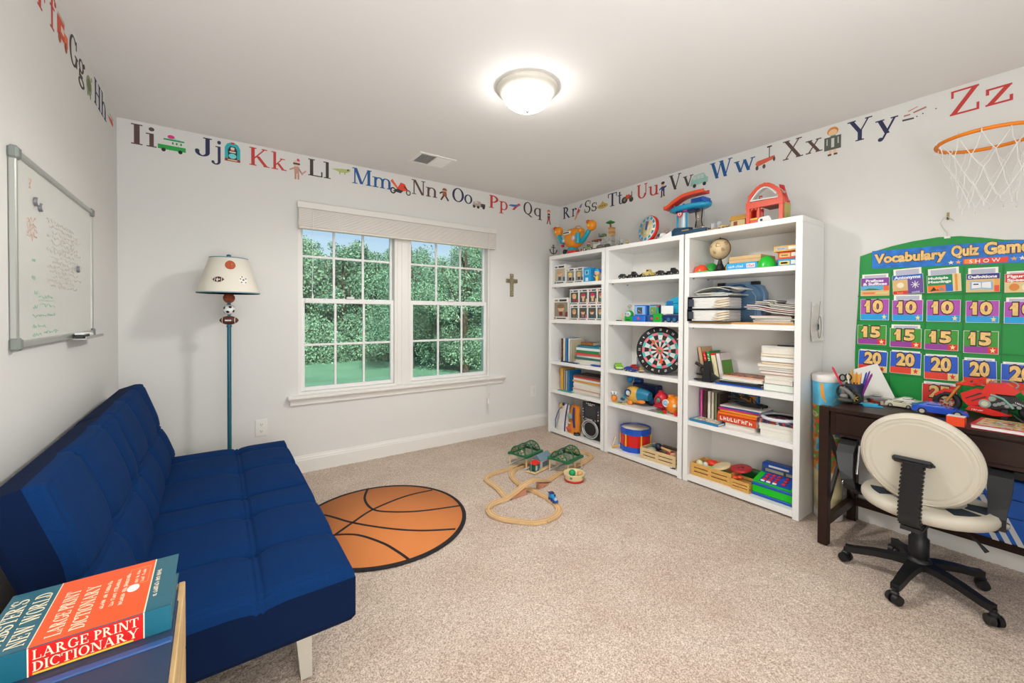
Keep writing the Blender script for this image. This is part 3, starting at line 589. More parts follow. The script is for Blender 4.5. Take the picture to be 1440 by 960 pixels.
# ================= wooden crate stand, binder and dictionary =================
cs = thing('wooden_crate_stand', 'pale pine crate stand beside the sofa under the dictionary', 'crate', (-.26, .88, 0))
PINE = mat('#d9b57e', .55, var=(7, .22, (1, 1, 7)))
for (x0, x1, y0, y1) in ((-.205, -.19, -.32, .32), (.19, .202, -.32, .32)):
    for i in range(4):
        za = .01+i*.154; part('plank', M().box((x0, y0, za), (x1, y1, za+.15), PINE, .002), cs)
for (y0, y1) in ((-.32, -.306), (.306, .32)):
    for i in range(4):
        za = .01+i*.154; part('plank', M().box((-.189, y0, za), (.189, y1, za+.15), PINE, .002), cs)
part('top_board', M().box((-.189, -.305, .60), (.189, .305, .612), PINE, .002), cs)
for x in (-.18, .18):
    for y in (-.297, .297): part('corner_post', M().box((x-.009, y-.009, 0), (x+.009, y+.009, .598), PINE), cs)
bb = thing('blue_binder', 'dark blue hardback binder lying flat under the dictionary', 'binder', (-.205, .92, .6275))
BB = mat('#243652', .5, bump=(500, .2, .0005)); BB2 = mat('#2b4f88', .45)
part('back_cover', M().box((-.14, -.22, 0), (.140, .19, .003), BB, .001), bb)
part('front_cover', M().box((-.14, -.22, .0235), (.140, .019, .0265), BB, .001).box((-.14, .036, .0235), (.140, .19, .0265), BB, .001).box((-.14, .0195, .0225), (.1405, .0355, .0285), BB2, .002), bb)
part('pages', M().box((-.13, -.21, .003), (.132, .18, .0234), PAGES), bb)
solo('black_notebook', M().box((-.12, -.2, 0), (.13, .19, .0145), BLACK, .002), 'thin black notebook under the blue binder on the crate stand', 'notebook', (-.205, .95, .6125))
dk = thing('dictionary', 'thick orange and teal large print dictionary lying on the blue binder', 'book', (-.1895, 1.0755, .6545))
# local x: bottom edge of the cover at +x; spine faces -y
DT, DO, DR = mat('#176073', .3, coat=.3), mat('#f0561a', .3, coat=.3), mat('#d91c14', .3, coat=.3); CRM = mat('#efe2c4', .5)
Wd, Dd_, Hd = .1215, .0975, .0455
part('cover', M().box((-Wd, -Dd_, Hd-.0025), (Wd, Dd_, Hd), DT).box((-Wd, -Dd_, 0), (Wd, Dd_, .0025), DT).box((-Wd, -Dd_-.0015, .0), (Wd, -Dd_+.001, Hd), DT), dk)
part('pages', M().box((-Wd+.004, -Dd_+.002, .0026), (Wd-.005, Dd_-.004, Hd-.0026), PAGES), dk)
m = M(); zt = Hd+.0004
ya, yb = -Dd_, Dd_-.0005
def top(x0, x1, mt, z=zt, y0=ya, y1=yb): m.box((x0, y0, Hd-.0001), (x1, y1, z), mt)
top(-.055, .083, DO); top(-.0565, -.055, CRM, zt+.0002); top(.083, .085, CRM, zt+.0002)
def rowtext(x, s, w, h, mt=CRM, serif=True, y0=None):
    # a line of cover text runs from the spine (-y) to the fore edge (+y)
    O = (x, (ya+.012) if y0 is None else y0, zt+.0003); X = (0, 1, 0); Y = (-1, 0, 0)
    if serif: put_serif(m, s, mt, O, X, Y, w, h, .0003)
    else: put_marks(m, s, mt, O, X, Y, w, h, up=.0)
rowtext(-.092, "WEBSTER'S", .155, .022); rowtext(-.063, "NEW WORLD", .160, .022)
rowtext(-.022, "LARGE PRINT", .138, .019); rowtext(.006, "DICTIONARY", .138, .019)
rowtext(.022, "xxxxx xx xxxxxxx", .095, .006, serif=False, y0=ya+.055); rowtext(.035, "xxx xxxxx xxxxxxxxxx", .095, .006, serif=False, y0=ya+.055); rowtext(.048, "xxxxxxxx xxx xxxxxxxxxx", .11, .006, serif=False, y0=ya+.05)
rowtext(.097, "xx xxxxxxxxxx xxxx xxxxxx", .10, .007, CRM, False, ya+.045)
m.lathe([(.013, 0), (.013, .0004)], WHITE, (.058, -.02+.02, zt), 20, scl=(.7, 1))
for a, b in (((.046, .012), (.078, .013)), ((.046, .075), (.078, .076))): m.box((a[0], a[1], zt), (b[0], b[1], zt+.0003), mat('#f3a060', .5))
for x in (.046, .077): m.box((x, .012, zt), (x+.001, .076, zt+.0003), mat('#f3a060', .5))
rowtext(.062, "xxxx xx xxxx", .05, .005, CRM, False, .018); rowtext(.071, "xxxx xxxxx", .05, .005, CRM, False, .018)
part('cover_print', m, dk, 'orange panel with cream lettering')
m = M(); ys = -Dd_-.0016
m.box((-.055, ys-.0004, .001), (.083, ys, Hd-.001), DR)
for x in (-.056, .083): m.box((x, ys-.0006, .0), (x+.0018, ys, Hd), CRM)
put_serif(m, 'LARGE PRINT', CRM, (-.05, ys-.0004, .0255), (1, 0, 0), (0, 0, 1), .128, .0155, .0003)
put_serif(m, 'DICTIONARY', CRM, (-.05, ys-.0004, .0065), (1, 0, 0), (0, 0, 1), .128, .0155, .0003)
m.box((-.05, ys-.0006, .0015), (.07, ys, .0045), YEL)
part('spine_print', m, dk, 'red spine panel with cream lettering')

# ================= sports floor lamp =================
lp = thing('floor_lamp', 'teal sports floor lamp with ball ornaments and a white shade behind the sofa', 'lamp', (.072, 3.28, 0))
TL = mat('#256475', .35, .2)
part('base', M().lathe([(.13, 0), (.132, .008), (.12, .018), (.04, .026), (.02, .04), (.0001, .045)], TL, n=32), lp)
part('pole', M().cyl((0, 0, .03), (0, 0, 1.14), .012, .012, TL, 16).lathe([(.013, 1.135), (.016, 1.14), (.013, 1.15), (.009, 1.16)], TL).cyl((0, 0, 1.15), (0, 0, 1.50), .006, .006, TL, 10).lathe([(.012, 1.203), (.008, 1.212), (.012, 1.222)], TL).lathe([(.012, 1.283), (.008, 1.292), (.012, 1.30)], TL).lathe([(.012, 1.345), (.007, 1.352), (.007, 1.36)], TL), lp)
LEATHER = mat('#5e2c1b', .5, bump=(600, .3, .0006))
m = M(); prof = [(.0001, -.053)]+[(.029*math.cos(a*math.pi/16)**1.25, .053*math.sin(a*math.pi/16)) for a in range(-7, 8)]+[(.0001, .053)]
m.lathe(prof, LEATHER, (0, 0, 0), 20, 'x')
for x in (-.034, .034): m.torus((x, 0, 0), .0195, .0022, WHITE, 'x', 20, 6)
m.box((-.017, -.0305, -.002), (.017, -.0285, .002), WHITE)
for i in range(5): m.box((-.015+i*.0072, -.0312, -.006), (-.013+i*.0072, -.0285, .006), WHITE)
m.move(Matrix.Translation((0, 0, 1.180)) @ Matrix.Rotation(R(-12), 4, 'Z')); part('football_ornament', m, lp, 'small brown football ornament with white laces')
m = M(); m.ell((0, 0, 1.25), .033, WHITE, 24, 14)
import itertools
phi = (1+5**.5)/2
ico = [Vector(p).normalized() for p in [(0, a, b*phi) for a in (-1, 1) for b in (-1, 1)]+[(a, b*phi, 0) for a in (-1, 1) for b in (-1, 1)]+[(b*phi, 0, a) for a in (-1, 1) for b in (-1, 1)]]
rq = Matrix.Rotation(.5, 3, 'X') @ Matrix.Rotation(.3, 3, 'Z')
for d in ico:
    d = rq @ d; a = d.orthogonal().normalized(); b = d.cross(a); c = Vector((0, 0, 1.25))
    pts = [c+(d*.96+(a*math.cos(t*1.2566)+b*math.sin(t*1.2566))*.31).normalized()*.0336 for t in range(5)]; m.add(pts+[c+d*.0345], [(i, (i+1) % 5, 5) for i in range(5)], BLACK)
part('soccer_ball_ornament', m, lp, 'small black and white soccer ball ornament')
m = M(); m.ell((0, 0, 1.325), .032, mat('#9b4423', .6, bump=(500, .3, .0005)), 24, 14)
for ax, s in (('x', 1), ('y', 1), ('z', 1)): m.torus((0, 0, 1.325), .0318, .0012, BLACK, ax, 30, 5)
part('basketball_ornament', m, lp, 'small orange-brown basketball ornament')
SHD = mat('#e8e2d4', .85, bump=(300, .1, .0005)); SHB = mat('#6a96a0', .6)
r0, z0, r1, z1 = .172, 1.357, .1055, 1.582
sh = M().lathe([(r0, z0), (r1, z1), (r1-.002, z1), (r0-.002, z0), (r0, z0)], SHD, n=56)
shade = part('lamp_shade', sh, lp)
part('shade_trim', M().lathe([(r0+.0012, z0-.003), (r0+.0006, z0+.004), (r0-.003, z0+.004), (r0-.003, z0-.003), (r0+.0012, z0-.003)], SHB, n=56), shade)
part('shade_trim', M().lathe([(r1+.0012, z1-.004), (r1+.001, z1+.002), (r1-.003, z1+.002), (r1-.003, z1-.004), (r1+.0012, z1-.004)], SHB, n=56), shade)
part('finial', M().cyl((0, 0, 1.50), (0, 0, 1.59), .003, .003, TL, 8).ell((0, 0, 1.598), (.014, .014, .011), TL), lp)
part('spider', M().box((-r1, -.002, 1.565), (r1, .002, 1.568), CHROME).box((-.002, -r1, 1.565), (.002, r1, 1.568), CHROME), lp)
def onshade(az, h, polys):
    """flat motif wrapped on the cone; polys [(pts,mat)] in metres"""
    m = M(); k = 0
    for pts, mt in polys:
        k += .00035; V = []
        for (x, y) in pts:
            z = h+y; f = (z-z0)/(z1-z0); r = r0+(r1-r0)*f+.0008+k; a = az+x/(r0+(r1-r0)*(h-z0)/(z1-z0)); V.append((r*math.cos(a), r*math.sin(a), z))
        m.add(V, [tuple(range(len(V)))], mt)
    return m
def circ(r, cx=0, cy=0, n=20, sx=1): return [(cx+r*sx*math.cos(i*2*math.pi/n), cy+r*math.sin(i*2*math.pi/n)) for i in range(n)]
AZ = math.atan2(-3.28, -.072)
BK = mat('#b8552f', .7)
part('basketball_motif', onshade(AZ+.06, 1.53, [(circ(.028), mat('#8a3d22', .7)), (circ(.026), BK), ([(-.026, -.0006), (.026, -.0006), (.026, .0006), (-.026, .0006)], BROWN), ([(-.0006, -.026), (.0006, -.026), (.0006, .026), (-.0006, .026)], BROWN)]), shade)
part('football_motif', onshade(AZ-.38, 1.436, [([(-.033, 0), (-.02, -.013), (0, -.018), (.02, -.013), (.033, 0), (.02, .013), (0, .018), (-.02, .013)], BROWN), ([(-.020, -.012), (-.017, -.014), (-.017, .014), (-.020, .012)], WHITE), ([(.017, -.014), (.020, -.012), (.020, .012), (.017, .014)], WHITE), ([(-.011, -.003), (.011, -.003), (.011, .003), (-.011, .003)], WHITE)]), shade)
part('soccer_motif', onshade(AZ+.52, 1.436, [(circ(.026), mat('#f3efe6', .8)), (circ(.006, .002, .002, 5), BLACK), (circ(.0045, -.015, .008, 5), BLACK), (circ(.0045, -.004, .021, 5), BLACK), (circ(.0045, .018, .010, 5), BLACK), (circ(.0045, .013, -.014, 5), BLACK), (circ(.0045, -.012, -.014, 5), BLACK)]), shade)

# ================= basketball rug =================
rug = thing('basketball_rug', 'round orange basketball rug with black seams in front of the sofa', 'rug', (.802, 2.447, .001))
RO = mat('#d98346', .95, bump=(500, .5, .002), var=(300, .12)); RB = mat('#221d20', .95, bump=(500, .5, .002))
part('pile', M().lathe([(.0001, .007), (.473, .007), (.473, 0)], RO, n=96), rug)
part('border', M().lathe([(.4735, 0), (.4735, .0078), (.493, .0078), (.497, .004), (.497, 0), (.4735, 0)], RB, n=96), rug)
def smooth(P, n=10):
    P = [Vector(p) for p in P]; Q = [2*P[0]-P[1]]+P+[2*P[-1]-P[-2]]; out = []
    for i in range(1, len(Q)-2):
        for j in range(n):
            t = j/n; a, b, c, d = Q[i-1:i+3]; out.append(.5*((2*b)+(c-a)*t+(2*a-5*b+4*c-d)*t*t+(3*b-a-3*c+d)*t**3))
    out.append(P[-1]); return out
def stripe(P, w):
    Q = smooth([(x-.802, y-2.447, .0078) for x, y in P]); Q = [q for q in Q if math.hypot(q.x, q.y) < .478]
    return M().ribbon(Q, (0, 0, 1), w, .0014, RB)
for P in ([(.37, 2.86), (.532, 2.699), (.648, 2.506), (.799, 2.32), (.944, 2.191), (1.121, 2.091), (1.2, 2.05)],
          [(.90, 2.99), (.858, 2.926), (.795, 2.773), (.797, 2.602), (.887, 2.5), (1.039, 2.411), (1.267, 2.337), (1.32, 2.32)],
          [(1.30, 2.63), (1.234, 2.652), (1.03, 2.666), (.797, 2.602), (.648, 2.506), (.526, 2.417), (.33, 2.27)],
          [(.30, 2.45), (.43, 2.45), (.527, 2.424), (.635, 2.349), (.721, 2.192), (.757, 2.073), (.777, 1.981), (.78, 1.93)]):
    part('seam', stripe(P, .015), rug)
# ================= wall plates, cross, anchor =================
PL = mat('#eceae4', .35)
def outlet(loc, label, kind):
    t = thing('wall_outlet', label, 'outlet', loc)
    part('plate', M().box((-.038, -.006, -.062), (.038, 0, .062), PL, .003), t)
    if kind == 2:
        for z in (-.024, .024):
            m = M().lathe([(.0165, 0), (.0165, .0025), (.015, .003), (.0001, .003)], PL, (0, -.009, z), 20, 'y', scl=(1, .8))
            m.box((-.007, -.0098, z-.002), (-.0045, -.0088, z+.007), BLACK).box((.0045, -.0098, z-.002), (.007, -.0088, z+.006), BLACK).box((-.002, -.0098, z-.010), (.002, -.0088, z-.006), BLACK); part('socket', m, t)
    else: part('rocker', M().box((-.017, -.011, -.034), (.017, -.006, .034), PL, .002).box((-.004, -.018, -.022), (.012, -.011, .03), mat('#e2dfd8', .5), .002), t)
outlet((.271, YD, .387), 'white double wall outlet under the left end of the window', 2)
outlet((2.808, YD, .392), 'white wall plate between the window and the bookcases', 1)
ST = mat('#8d8266', .6, bump=(120, .8, .003), var=(70, .35))
cr_ = thing('wall_cross', 'small carved stone-look cross on the wall right of the window', 'cross', (2.512, YD, 1.527))
part('upright', M().box((-.022, -.014, -.118), (.022, -.001, .118), ST, .004), cr_)
part('crossbar', M().box((-.073, -.0155, .024), (.073, -.003, .064), ST, .004), cr_)
m = M()
for i in range(9): m.ell((.008*math.sin(i*2), -.0145, -.10+i*.025), (.011, .004, .008), mat('#a49a7c', .6), 8, 5)
for x in (-.055, -.035, .035, .055): m.ell((x, -.016, .044), (.009, .004, .01), mat('#75694c', .6), 8, 5)
part('relief', m, cr_)
m = M(); AN = mat('#55534e', .6); c0 = (3.085, YD-.004, 1.95)
m.tube([(c0[0], c0[1], c0[2]-.045), (c0[0], c0[1], c0[2]+.035)], .006, AN, 6).torus((c0[0], c0[1], c0[2]+.044), .009, .0035, AN, 'y', 14, 5).tube([(c0[0]-.028, c0[1], c0[2]+.022), (c0[0]+.028, c0[1], c0[2]+.022)], .0045, AN, 6)
m.tube([(c0[0]+.05*math.sin(R(a)), c0[1], c0[2]-.002-.046*math.cos(R(a))) for a in range(-75, 76, 15)], .0055, AN, 6)
for k in (-1, 1): m.prism([(k*.061, .012), (k*.038, -.006), (k*.045, .022)], AN, (c0[0], c0[1]+.002, c0[2]-.018), (1, 0, 0), (0, 0, 1), .004)
solo('wall_anchor', m, 'small dark anchor ornament on the wall above the left bookcase', 'anchor')

# ================= alphabet wall decals =================
WP = {'b': ((0, YD-.0004, 0), (1, 0, 0), 'window wall'), 'r': ((XR-.0004, 0, 0), (0, -1, 0), 'bookcase wall'), 'l': ((XL+.0004, 0, 0), (0, 1, 0), 'whiteboard wall')}
CB, CN, CR, CK, CU = '#5e4843', '#2f3156', '#c8403c', '#453c38', '#1e5c97'
cname = {CB: 'brown', CN: 'navy', CR: 'red', CK: 'charcoal', CU: 'blue'}
LC = dict(F=CR, G=CK, H=CN, I=CB, J=CN, K=CR, L=CK, M=CU, N=CB, O=CN, P=CR, Q=CK, R=CN, S=CK, T=CN, U=CR, V=CK, W=CU, X=CB, Y=CN, Z=CR)
DEC = [('b', 'I', -.43, -.375), ('b', 'i', -.359, -.307), ('b', 'J', -.11, -.016), ('b', 'j', -.02, .035), ('b', 'K', .202, .327), ('b', 'k', .339, .438), ('b', 'L', .586, .688), ('b', 'l', .695, .748), ('b', 'M', .914, 1.07), ('b', 'm', 1.077, 1.243), ('b', 'N', 1.422, 1.551), ('b', 'n', 1.557, 1.667), ('b', 'O', 1.823, 1.948), ('b', 'o', 1.952, 2.04), ('b', 'P', 2.234, 2.345), ('b', 'p', 2.355, 2.46), ('b', 'Q', 2.664, 2.788), ('b', 'q', 2.807, 2.917),
 ('r', 'R', 3.492, 3.373), ('r', 'r', 3.352, 3.275), ('r', 'S', 3.158, 3.072), ('r', 's', 3.056, 2.985), ('r', 'T', 2.835, 2.722), ('r', 't', 2.712, 2.652), ('r', 'U', 2.486, 2.37), ('r', 'u', 2.359, 2.253), ('r', 'V', 2.152, 2.035), ('r', 'v', 2.02, 1.927), ('r', 'W', 1.787, 1.611), ('r', 'w', 1.6, 1.448), ('r', 'X', 1.268, 1.146), ('r', 'x', 1.132, 1.038), ('r', 'Y', .909, .79), ('r', 'y', .775, .674), ('r', 'Z', .468, .363), ('r', 'z', .342, .252),
 ('l', 'F', 2.128, 2.231), ('l', 'f', 2.263, 2.335), ('l', 'G', 2.516, 2.643), ('l', 'g', 2.655, 2.760), ('l', 'H', 2.956, 3.092), ('l', 'h', 3.108, 3.232)]
ZB, CAPH = 2.293, .128
def wallO(w, s, z):
    O, X, nm = WP[w]; O = Vector(O)
    return (Vector((s, O.y, z)) if w == 'b' else Vector((O.x, s, z))), Vector(X), nm
for w, c, a, b in DEC:
    O, X, nm = wallO(w, a, ZB); k = LC[c.upper()]; m = M(); mt = mat(k, .7)
    put_glyph(m, c, mt, (0, 0, 0), X, (0, 0, 1), abs(b-a), CAPH)
    up_ = c.isupper()
    solo('letter_decal', m, f"{cname[k]} {'capital' if up_ else 'small'} letter {c} decal high on the {nm}", 'wall decal', O)
def pic(w, a, b, z0, z1, label, shapes):
    """small picture decal: shapes in a unit box (0..1, 0..1)"""
    O, X, nm = wallO(w, a, z0); W_, H_ = abs(b-a), z1-z0; m = M(); k = 0
    for pts, c in shapes:
        k += 1; m.prism([(p[0]*W_, p[1]*H_) for p in pts], mat(c, .7), O*0+X.cross(Vector((0, 0, 1)))*(.0002*k), X, (0, 0, 1), .0003)
    solo('picture_decal', m, label+' decal on the '+nm, 'wall decal', O)
def rc(x0, y0, x1, y1): return [(x0, y0), (x1, y0), (x1, y1), (x0, y1)]
def ec(cx, cy, rx, ry, n=14): return [(cx+rx*math.cos(6.2832*i/n), cy+ry*math.sin(6.2832*i/n)) for i in range(n)]
pic('b', -.301, -.158, 2.272, 2.395, 'ice cream van with green base and pink scoop', [(rc(0, .18, 1, .42), '#2aa84a'), (ec(.2, .15, .08, .1), '#222222'), (ec(.8, .15, .08, .1), '#222222'), (rc(.2, .68, .95, .76), '#2a9a58'), ([(.3, .76), (.85, .76), (.6, .86), (.45, .86)], '#9fdcd6'), (ec(.47, .88, .13, .1), '#e23a7c'), (rc(.5, .5, .56, .62), '#2a9a58'), (rc(.64, .5, .7, .62), '#2a9a58'), (rc(.8, .5, .86, .62), '#2a9a58')])
pic('b', .056, .147, 2.292, 2.425, 'turquoise arched jukebox', [([(0, 0), (1, 0), (1, .7), (.85, .9), (.6, 1), (.4, 1), (.15, .9), (0, .7)], '#2cb5bd'), (rc(0, 0, 1, .14), '#9c3b26'), (rc(.4, .9, .62, 1), '#e03a2a'), ([(.22, .12), (.78, .12), (.8, .6), (.66, .78), (.34, .78), (.2, .6)], '#26282c'), (ec(.5, .28, .25, .14), '#7fdbe0'), (rc(.3, .46, .7, .52), '#f3efe4'), (rc(.38, .56, .62, .64), '#f08a5a'), (ec(.5, .68, .14, .06), '#e8e4da'), (rc(.2, .04, .8, .1), '#e9c9a8')])
pic('b', .443, .573, 2.238, 2.405, 'pale armoured boy holding a sword and shield', [(rc(.36, .3, .62, .62), '#c99a86'), (rc(.38, .04, .47, .3), '#c08a78'), (rc(.53, .04, .62, .3), '#c08a78'), (ec(.48, .76, .17, .15), '#e8c4b4'), (rc(.3, .70, .66, .78), '#4a4440'), ([(.5, .88), (.66, .86), (.6, .98), (.5, .98)], '#cf4a4e'), ([(.36, .58), (.1, .46), (.12, .4), (.38, .5)], '#b9a08c'), ([(.6, .58), (.82, .3), (.76, .26), (.58, .5)], '#9a8678'), ([(.74, .26), (1, .46), (.98, .52), (.72, .34)], '#d99a98')])
pic('b', .754, .901, 2.345, 2.41, 'pale green lizard', [([(0, .5), (.25, .35), (.5, .22), (.8, .3), (1, .6), (.95, .85), (.78, .75), (.55, .72), (.28, .62)], '#b9c47c'), (ec(.86, .66, .05, .1), '#3a4230'), (rc(.4, 0, .46, .35), '#a9b46c'), (rc(.66, .05, .72, .35), '#a9b46c')])
pic('b', 1.227, 1.416, 2.262, 2.39, 'red sports motorcycle', [(ec(.14, .24, .14, .22), '#2b2b2b'), (ec(.14, .24, .08, .13), '#d8d6d0'), (ec(.87, .24, .12, .19), '#2b2b2b'), (ec(.87, .24, .075, .12), '#d8d6d0'), ([(.12, .2), (.5, .12), (.62, .3), (.4, .45), (.3, .38)], '#3a3f44'), ([(.1, 1), (.32, .6), (.38, .42), (.3, .42), (.02, .84)], '#ec6a3c'), ([(.3, .42), (.62, .3), (.85, .36), (.7, .78), (.5, .86), (.4, .6)], '#e84a34'), ([(.68, .66), (.84, .44), (.8, .4), (.62, .62)], '#2b2b2b')])
pic('b', 1.691, 1.793, 2.28, 2.40, 'small brown horned ninja child', [(rc(.32, .35, .72, .66), '#a06850'), (ec(.52, .8, .24, .18), '#9a5c40'), (rc(.3, .72, .74, .78), '#f0c8a8'), ([(.3, .36), (.5, .36), (.22, 0), (.08, .04)], '#5a3a34'), ([(.54, .36), (.72, .36), (.98, .06), (.84, 0)], '#5a3a34'), ([(.34, .62), (.04, .46), (0, .58), (.3, .72)], '#3f3430'), (rc(.3, .42, .74, .48), '#c03a30')])
pic('b', 2.04, 2.19, 2.262, 2.335, 'small pale off-road truck', [([(0, .3), (.1, .85), (.4, 1), (.62, .95), (.72, .6), (1, .55), (.98, .25), (.1, .2)], '#b8aaa0'), (rc(.66, .3, .98, .72), '#4a4444'), (ec(.14, .22, .1, .2), '#4a4240'), (ec(.45, .18, .1, .2), '#38332f'), (ec(.86, .22, .1, .2), '#38332f'), (rc(.18, .66, .42, .9), '#d8d0cc')])
pic('b', 2.47, 2.626, 2.31, 2.39, 'blue and red parrot in flight', [([(0, .5), (.4, .42), (.8, .55), (.9, .9), (.55, .75), (.2, .7)], '#4a78b0'), ([(.3, 0), (.5, .05), (.75, .55), (.55, .6)], '#c8403c'), (ec(.86, .82, .12, .16), '#d8503a')])
pic('b', 2.973, 3.057, 2.222, 2.385, 'red-haired child in a striped suit', [(ec(.5, .86, .26, .13), '#c8543a'), (ec(.5, .8, .2, .09), '#f0c4a4'), (rc(.3, .46, .72, .74), '#3c3836'), (rc(.36, .56, .66, .62), '#d8d0c8'), (rc(.3, .3, .72, .46), '#c84a34'), ([(.3, .3), (.48, .3), (.3, 0), (.14, .02)], '#8a4030'), ([(.52, .3), (.7, .3), (.86, 0), (.7, 0)], '#8a4030')])
pic('r', 3.309, 3.19, 2.252, 2.41, 'red and orange space rocket', [([(.2, .4), (.45, .3), (.9, .8), (1, 1), (.75, .92)], '#8a86a8'), ([(.3, .5), (.62, .42), (.78, .66), (.56, .78)], '#dc4a3c'), ([(0, 0), (.18, .02), (.5, .38), (.3, .45)], '#e8a04a'), (ec(.68, .68, .1, .06), '#f4f0e8')])
pic('r', 2.977, 2.835, 2.295, 2.37, 'yellow submarine', [(ec(.5, .35, .5, .34), '#cfae5c'), (rc(.36, .6, .66, .84), '#cfae5c'), (rc(.46, .8, .52, 1), '#b0924a'), (ec(.3, .38, .05, .07), '#4a4436'), (ec(.5, .38, .05, .07), '#4a4436'), (ec(.7, .38, .05, .07), '#4a4436')])
pic('r', 2.662, 2.523, 2.285, 2.385, 'dark tractor with a red heart', [(ec(.24, .34, .26, .32), '#3e3a30'), (ec(.8, .26, .18, .24), '#3e3a30'), (rc(.2, .36, .86, .66), '#6a5a48'), ([(.32, .66), (.5, .3), (.72, .66), (.62, .84), (.52, .72), (.42, .84)], '#e0503a'), (rc(.82, .5, .88, 1), '#4a4436'), (ec(.24, .34, .1, .13), '#8a8070')])
pic('r', 2.249, 2.173, 2.255, 2.392, 'boy in a blue shirt waving', [(ec(.5, .82, .22, .13), '#f0c090'), (ec(.5, .9, .24, .09), '#3a2c28'), (rc(.3, .4, .72, .68), '#3a3a78'), ([(.3, .66), (.02, .54), (.06, .46), (.32, .56)], '#3a3a78'), ([(.7, .66), (.98, .7), (.96, .6), (.7, .54)], '#3a3a78'), (rc(.28, .06, .44, .4), '#2e2e40'), (rc(.56, .1, .72, .4), '#2e2e40'), (rc(.2, 0, .44, .07), '#6a4a2a'), (rc(.56, .04, .8, .1), '#6a4a2a')])
pic('r', 1.952, 1.801, 2.262, 2.37, 'mint green vintage van', [([(0, .2), (.04, .6), (.2, .95), (.75, 1), (.9, .66), (1, .6), (.98, .22)], '#9fcfc0'), (rc(.14, .62, .34, .88), '#cfd8d2'), (rc(.38, .62, .56, .9), '#cfd8d2'), (rc(.6, .62, .76, .9), '#cfd8d2'), (ec(.24, .16, .1, .14), '#3a3c3a'), (ec(.8, .16, .1, .14), '#3a3c3a')])
pic('r', 1.448, 1.317, 2.27, 2.43, 'red toy wagon with a black handle', [([(0, .3), (.1, .42), (.98, .5), (1, .36), (.14, .18)], '#e0674a'), (rc(.7, .46, .74, .92), '#3a3838'), (rc(.6, .9, .84, .96), '#3a3838'), (ec(.1, .12, .08, .1), '#5a5450'), (ec(.46, .12, .08, .1), '#5a5450'), (ec(.96, .34, .06, .1), '#5a5450')])
pic('r', 1.028, .94, 2.245, 2.425, 'boy behind a grey x-ray plate', [(ec(.5, .84, .34, .15), '#d98a3a'), (ec(.5, .8, .26, .11), '#efc29a'), (rc(.36, .62, .68, .7), '#2fa08a'), (rc(0, .2, 1, .66), '#5c6058'), (rc(.42, .28, .6, .6), '#cfd0c8'), (rc(.14, .38, .2, .6), '#cfd0c8'), (rc(.8, .38, .86, .6), '#cfd0c8'), (rc(.3, .06, .44, .2), '#efc29a'), (rc(.58, .06, .72, .2), '#efc29a'), (rc(.22, 0, .44, .06), '#5a3a2a'), (rc(.58, 0, .8, .06), '#5a3a2a')])
pic('r', .656, .505, 2.325, 2.41, 'faded white yacht with brown stripes', [([(0, .12), (.32, .1), (.32, .2), (0, .24)], '#4a4644'), ([(.04, .4), (.22, .42), (.22, .5), (.04, .5)], '#b0786c'), ([(.3, .46), (.66, .6), (.64, .7), (.3, .56)], '#b0786c'), ([(.16, .64), (.42, .8), (.42, .86), (.16, .72)], '#c89488'), (ec(.4, .2, .02, .04), '#3a3a3a'), (ec(.56, .28, .02, .04), '#3a3a3a'), (ec(.9, .36, .02, .04), '#8a4a3a')])
pic('r', .225, .10, 2.30, 2.43, 'black and white zebra', [(rc(.1, .3, .8, .62), '#dedad2'), (rc(.1, .3, .2, .62), '#2a2422'), (rc(.34, .3, .42, .62), '#2a2422'), (rc(.56, .3, .64, .62), '#2a2422'), (rc(.14, 0, .22, .3), '#2a2422'), (rc(.66, 0, .74, .3), '#2a2422'), ([(.7, .6), (.86, .98), (1, .84), (.84, .5)], '#4a3430')])
pic('l', 2.35, 2.49, 2.285, 2.415, 'orange fire engine', [(rc(0, .25, .66, .8), '#dc5138'), (rc(.66, .25, 1, .6), '#e8744c'), (rc(.05, .8, .7, .9), '#c8b8a8'), (ec(.2, .2, .12, .16), '#b0522c'), (ec(.8, .2, .12, .16), '#b0522c'), (rc(.3, .42, .6, .62), '#e8d0c0')])
pic('l', 2.79, 2.905, 2.27, 2.385, 'olive green turtle', [(ec(.5, .5, .46, .4), '#97a072'), (ec(.5, .52, .3, .26), '#6e7a50'), (ec(.9, .9, .1, .1), '#97a072'), (rc(.2, 0, .3, .2), '#7a8458'), (rc(.66, 0, .76, .2), '#7a8458')])
pic('l', 3.271, 3.43, 2.31, 2.38, 'red helicopter', [([(0, .6), (.5, .35), (.9, .3), (1, .6), (.8, .8), (.4, .7)], '#d8583f'), (rc(.3, .9, 1, .96), '#6a6460')])

# ================= whiteboard =================
wb = thing('whiteboard', 'grey framed whiteboard with faint red and green writing on the left wall', 'whiteboard', (XL, 2.33, 1.42))
# local: y along wall, z up, x out
AL = mat('#b4b5b0', .35, .6); CRN = mat('#7f8580', .5)
hy, hz = .475, .298
part('board', M().box((.004, -hy+.01, -hz+.01), (.012, hy-.01, hz-.01), mat('#d9d9d2', .25)), wb)
part('frame', M().box((.001, -hy, hz-.02), (.020, hy, hz), AL, .003).box((.001, -hy, -hz), (.020, hy, -hz+.022), AL, .003).box((.001, -hy, -hz+.022), (.018, -hy+.016, hz-.02), AL, .003).box((.001, hy-.016, -hz+.022), (.018, hy, hz-.02), AL, .003), wb)
for y in (-1, 1):
    for z in (-1, 1): part('corner_cap', M().box((0, y*hy-y*.028, z*hz-z*.032), (.024, y*(hy+.006), z*(hz+.006)), CRN, .006), wb)
tr = part('pen_tray', M().box((.020, .10, -hz-.004), (.060, .42, -hz), AL).box((.057, .10, -hz), (.060, .42, -hz+.008), AL), wb)
m = M()
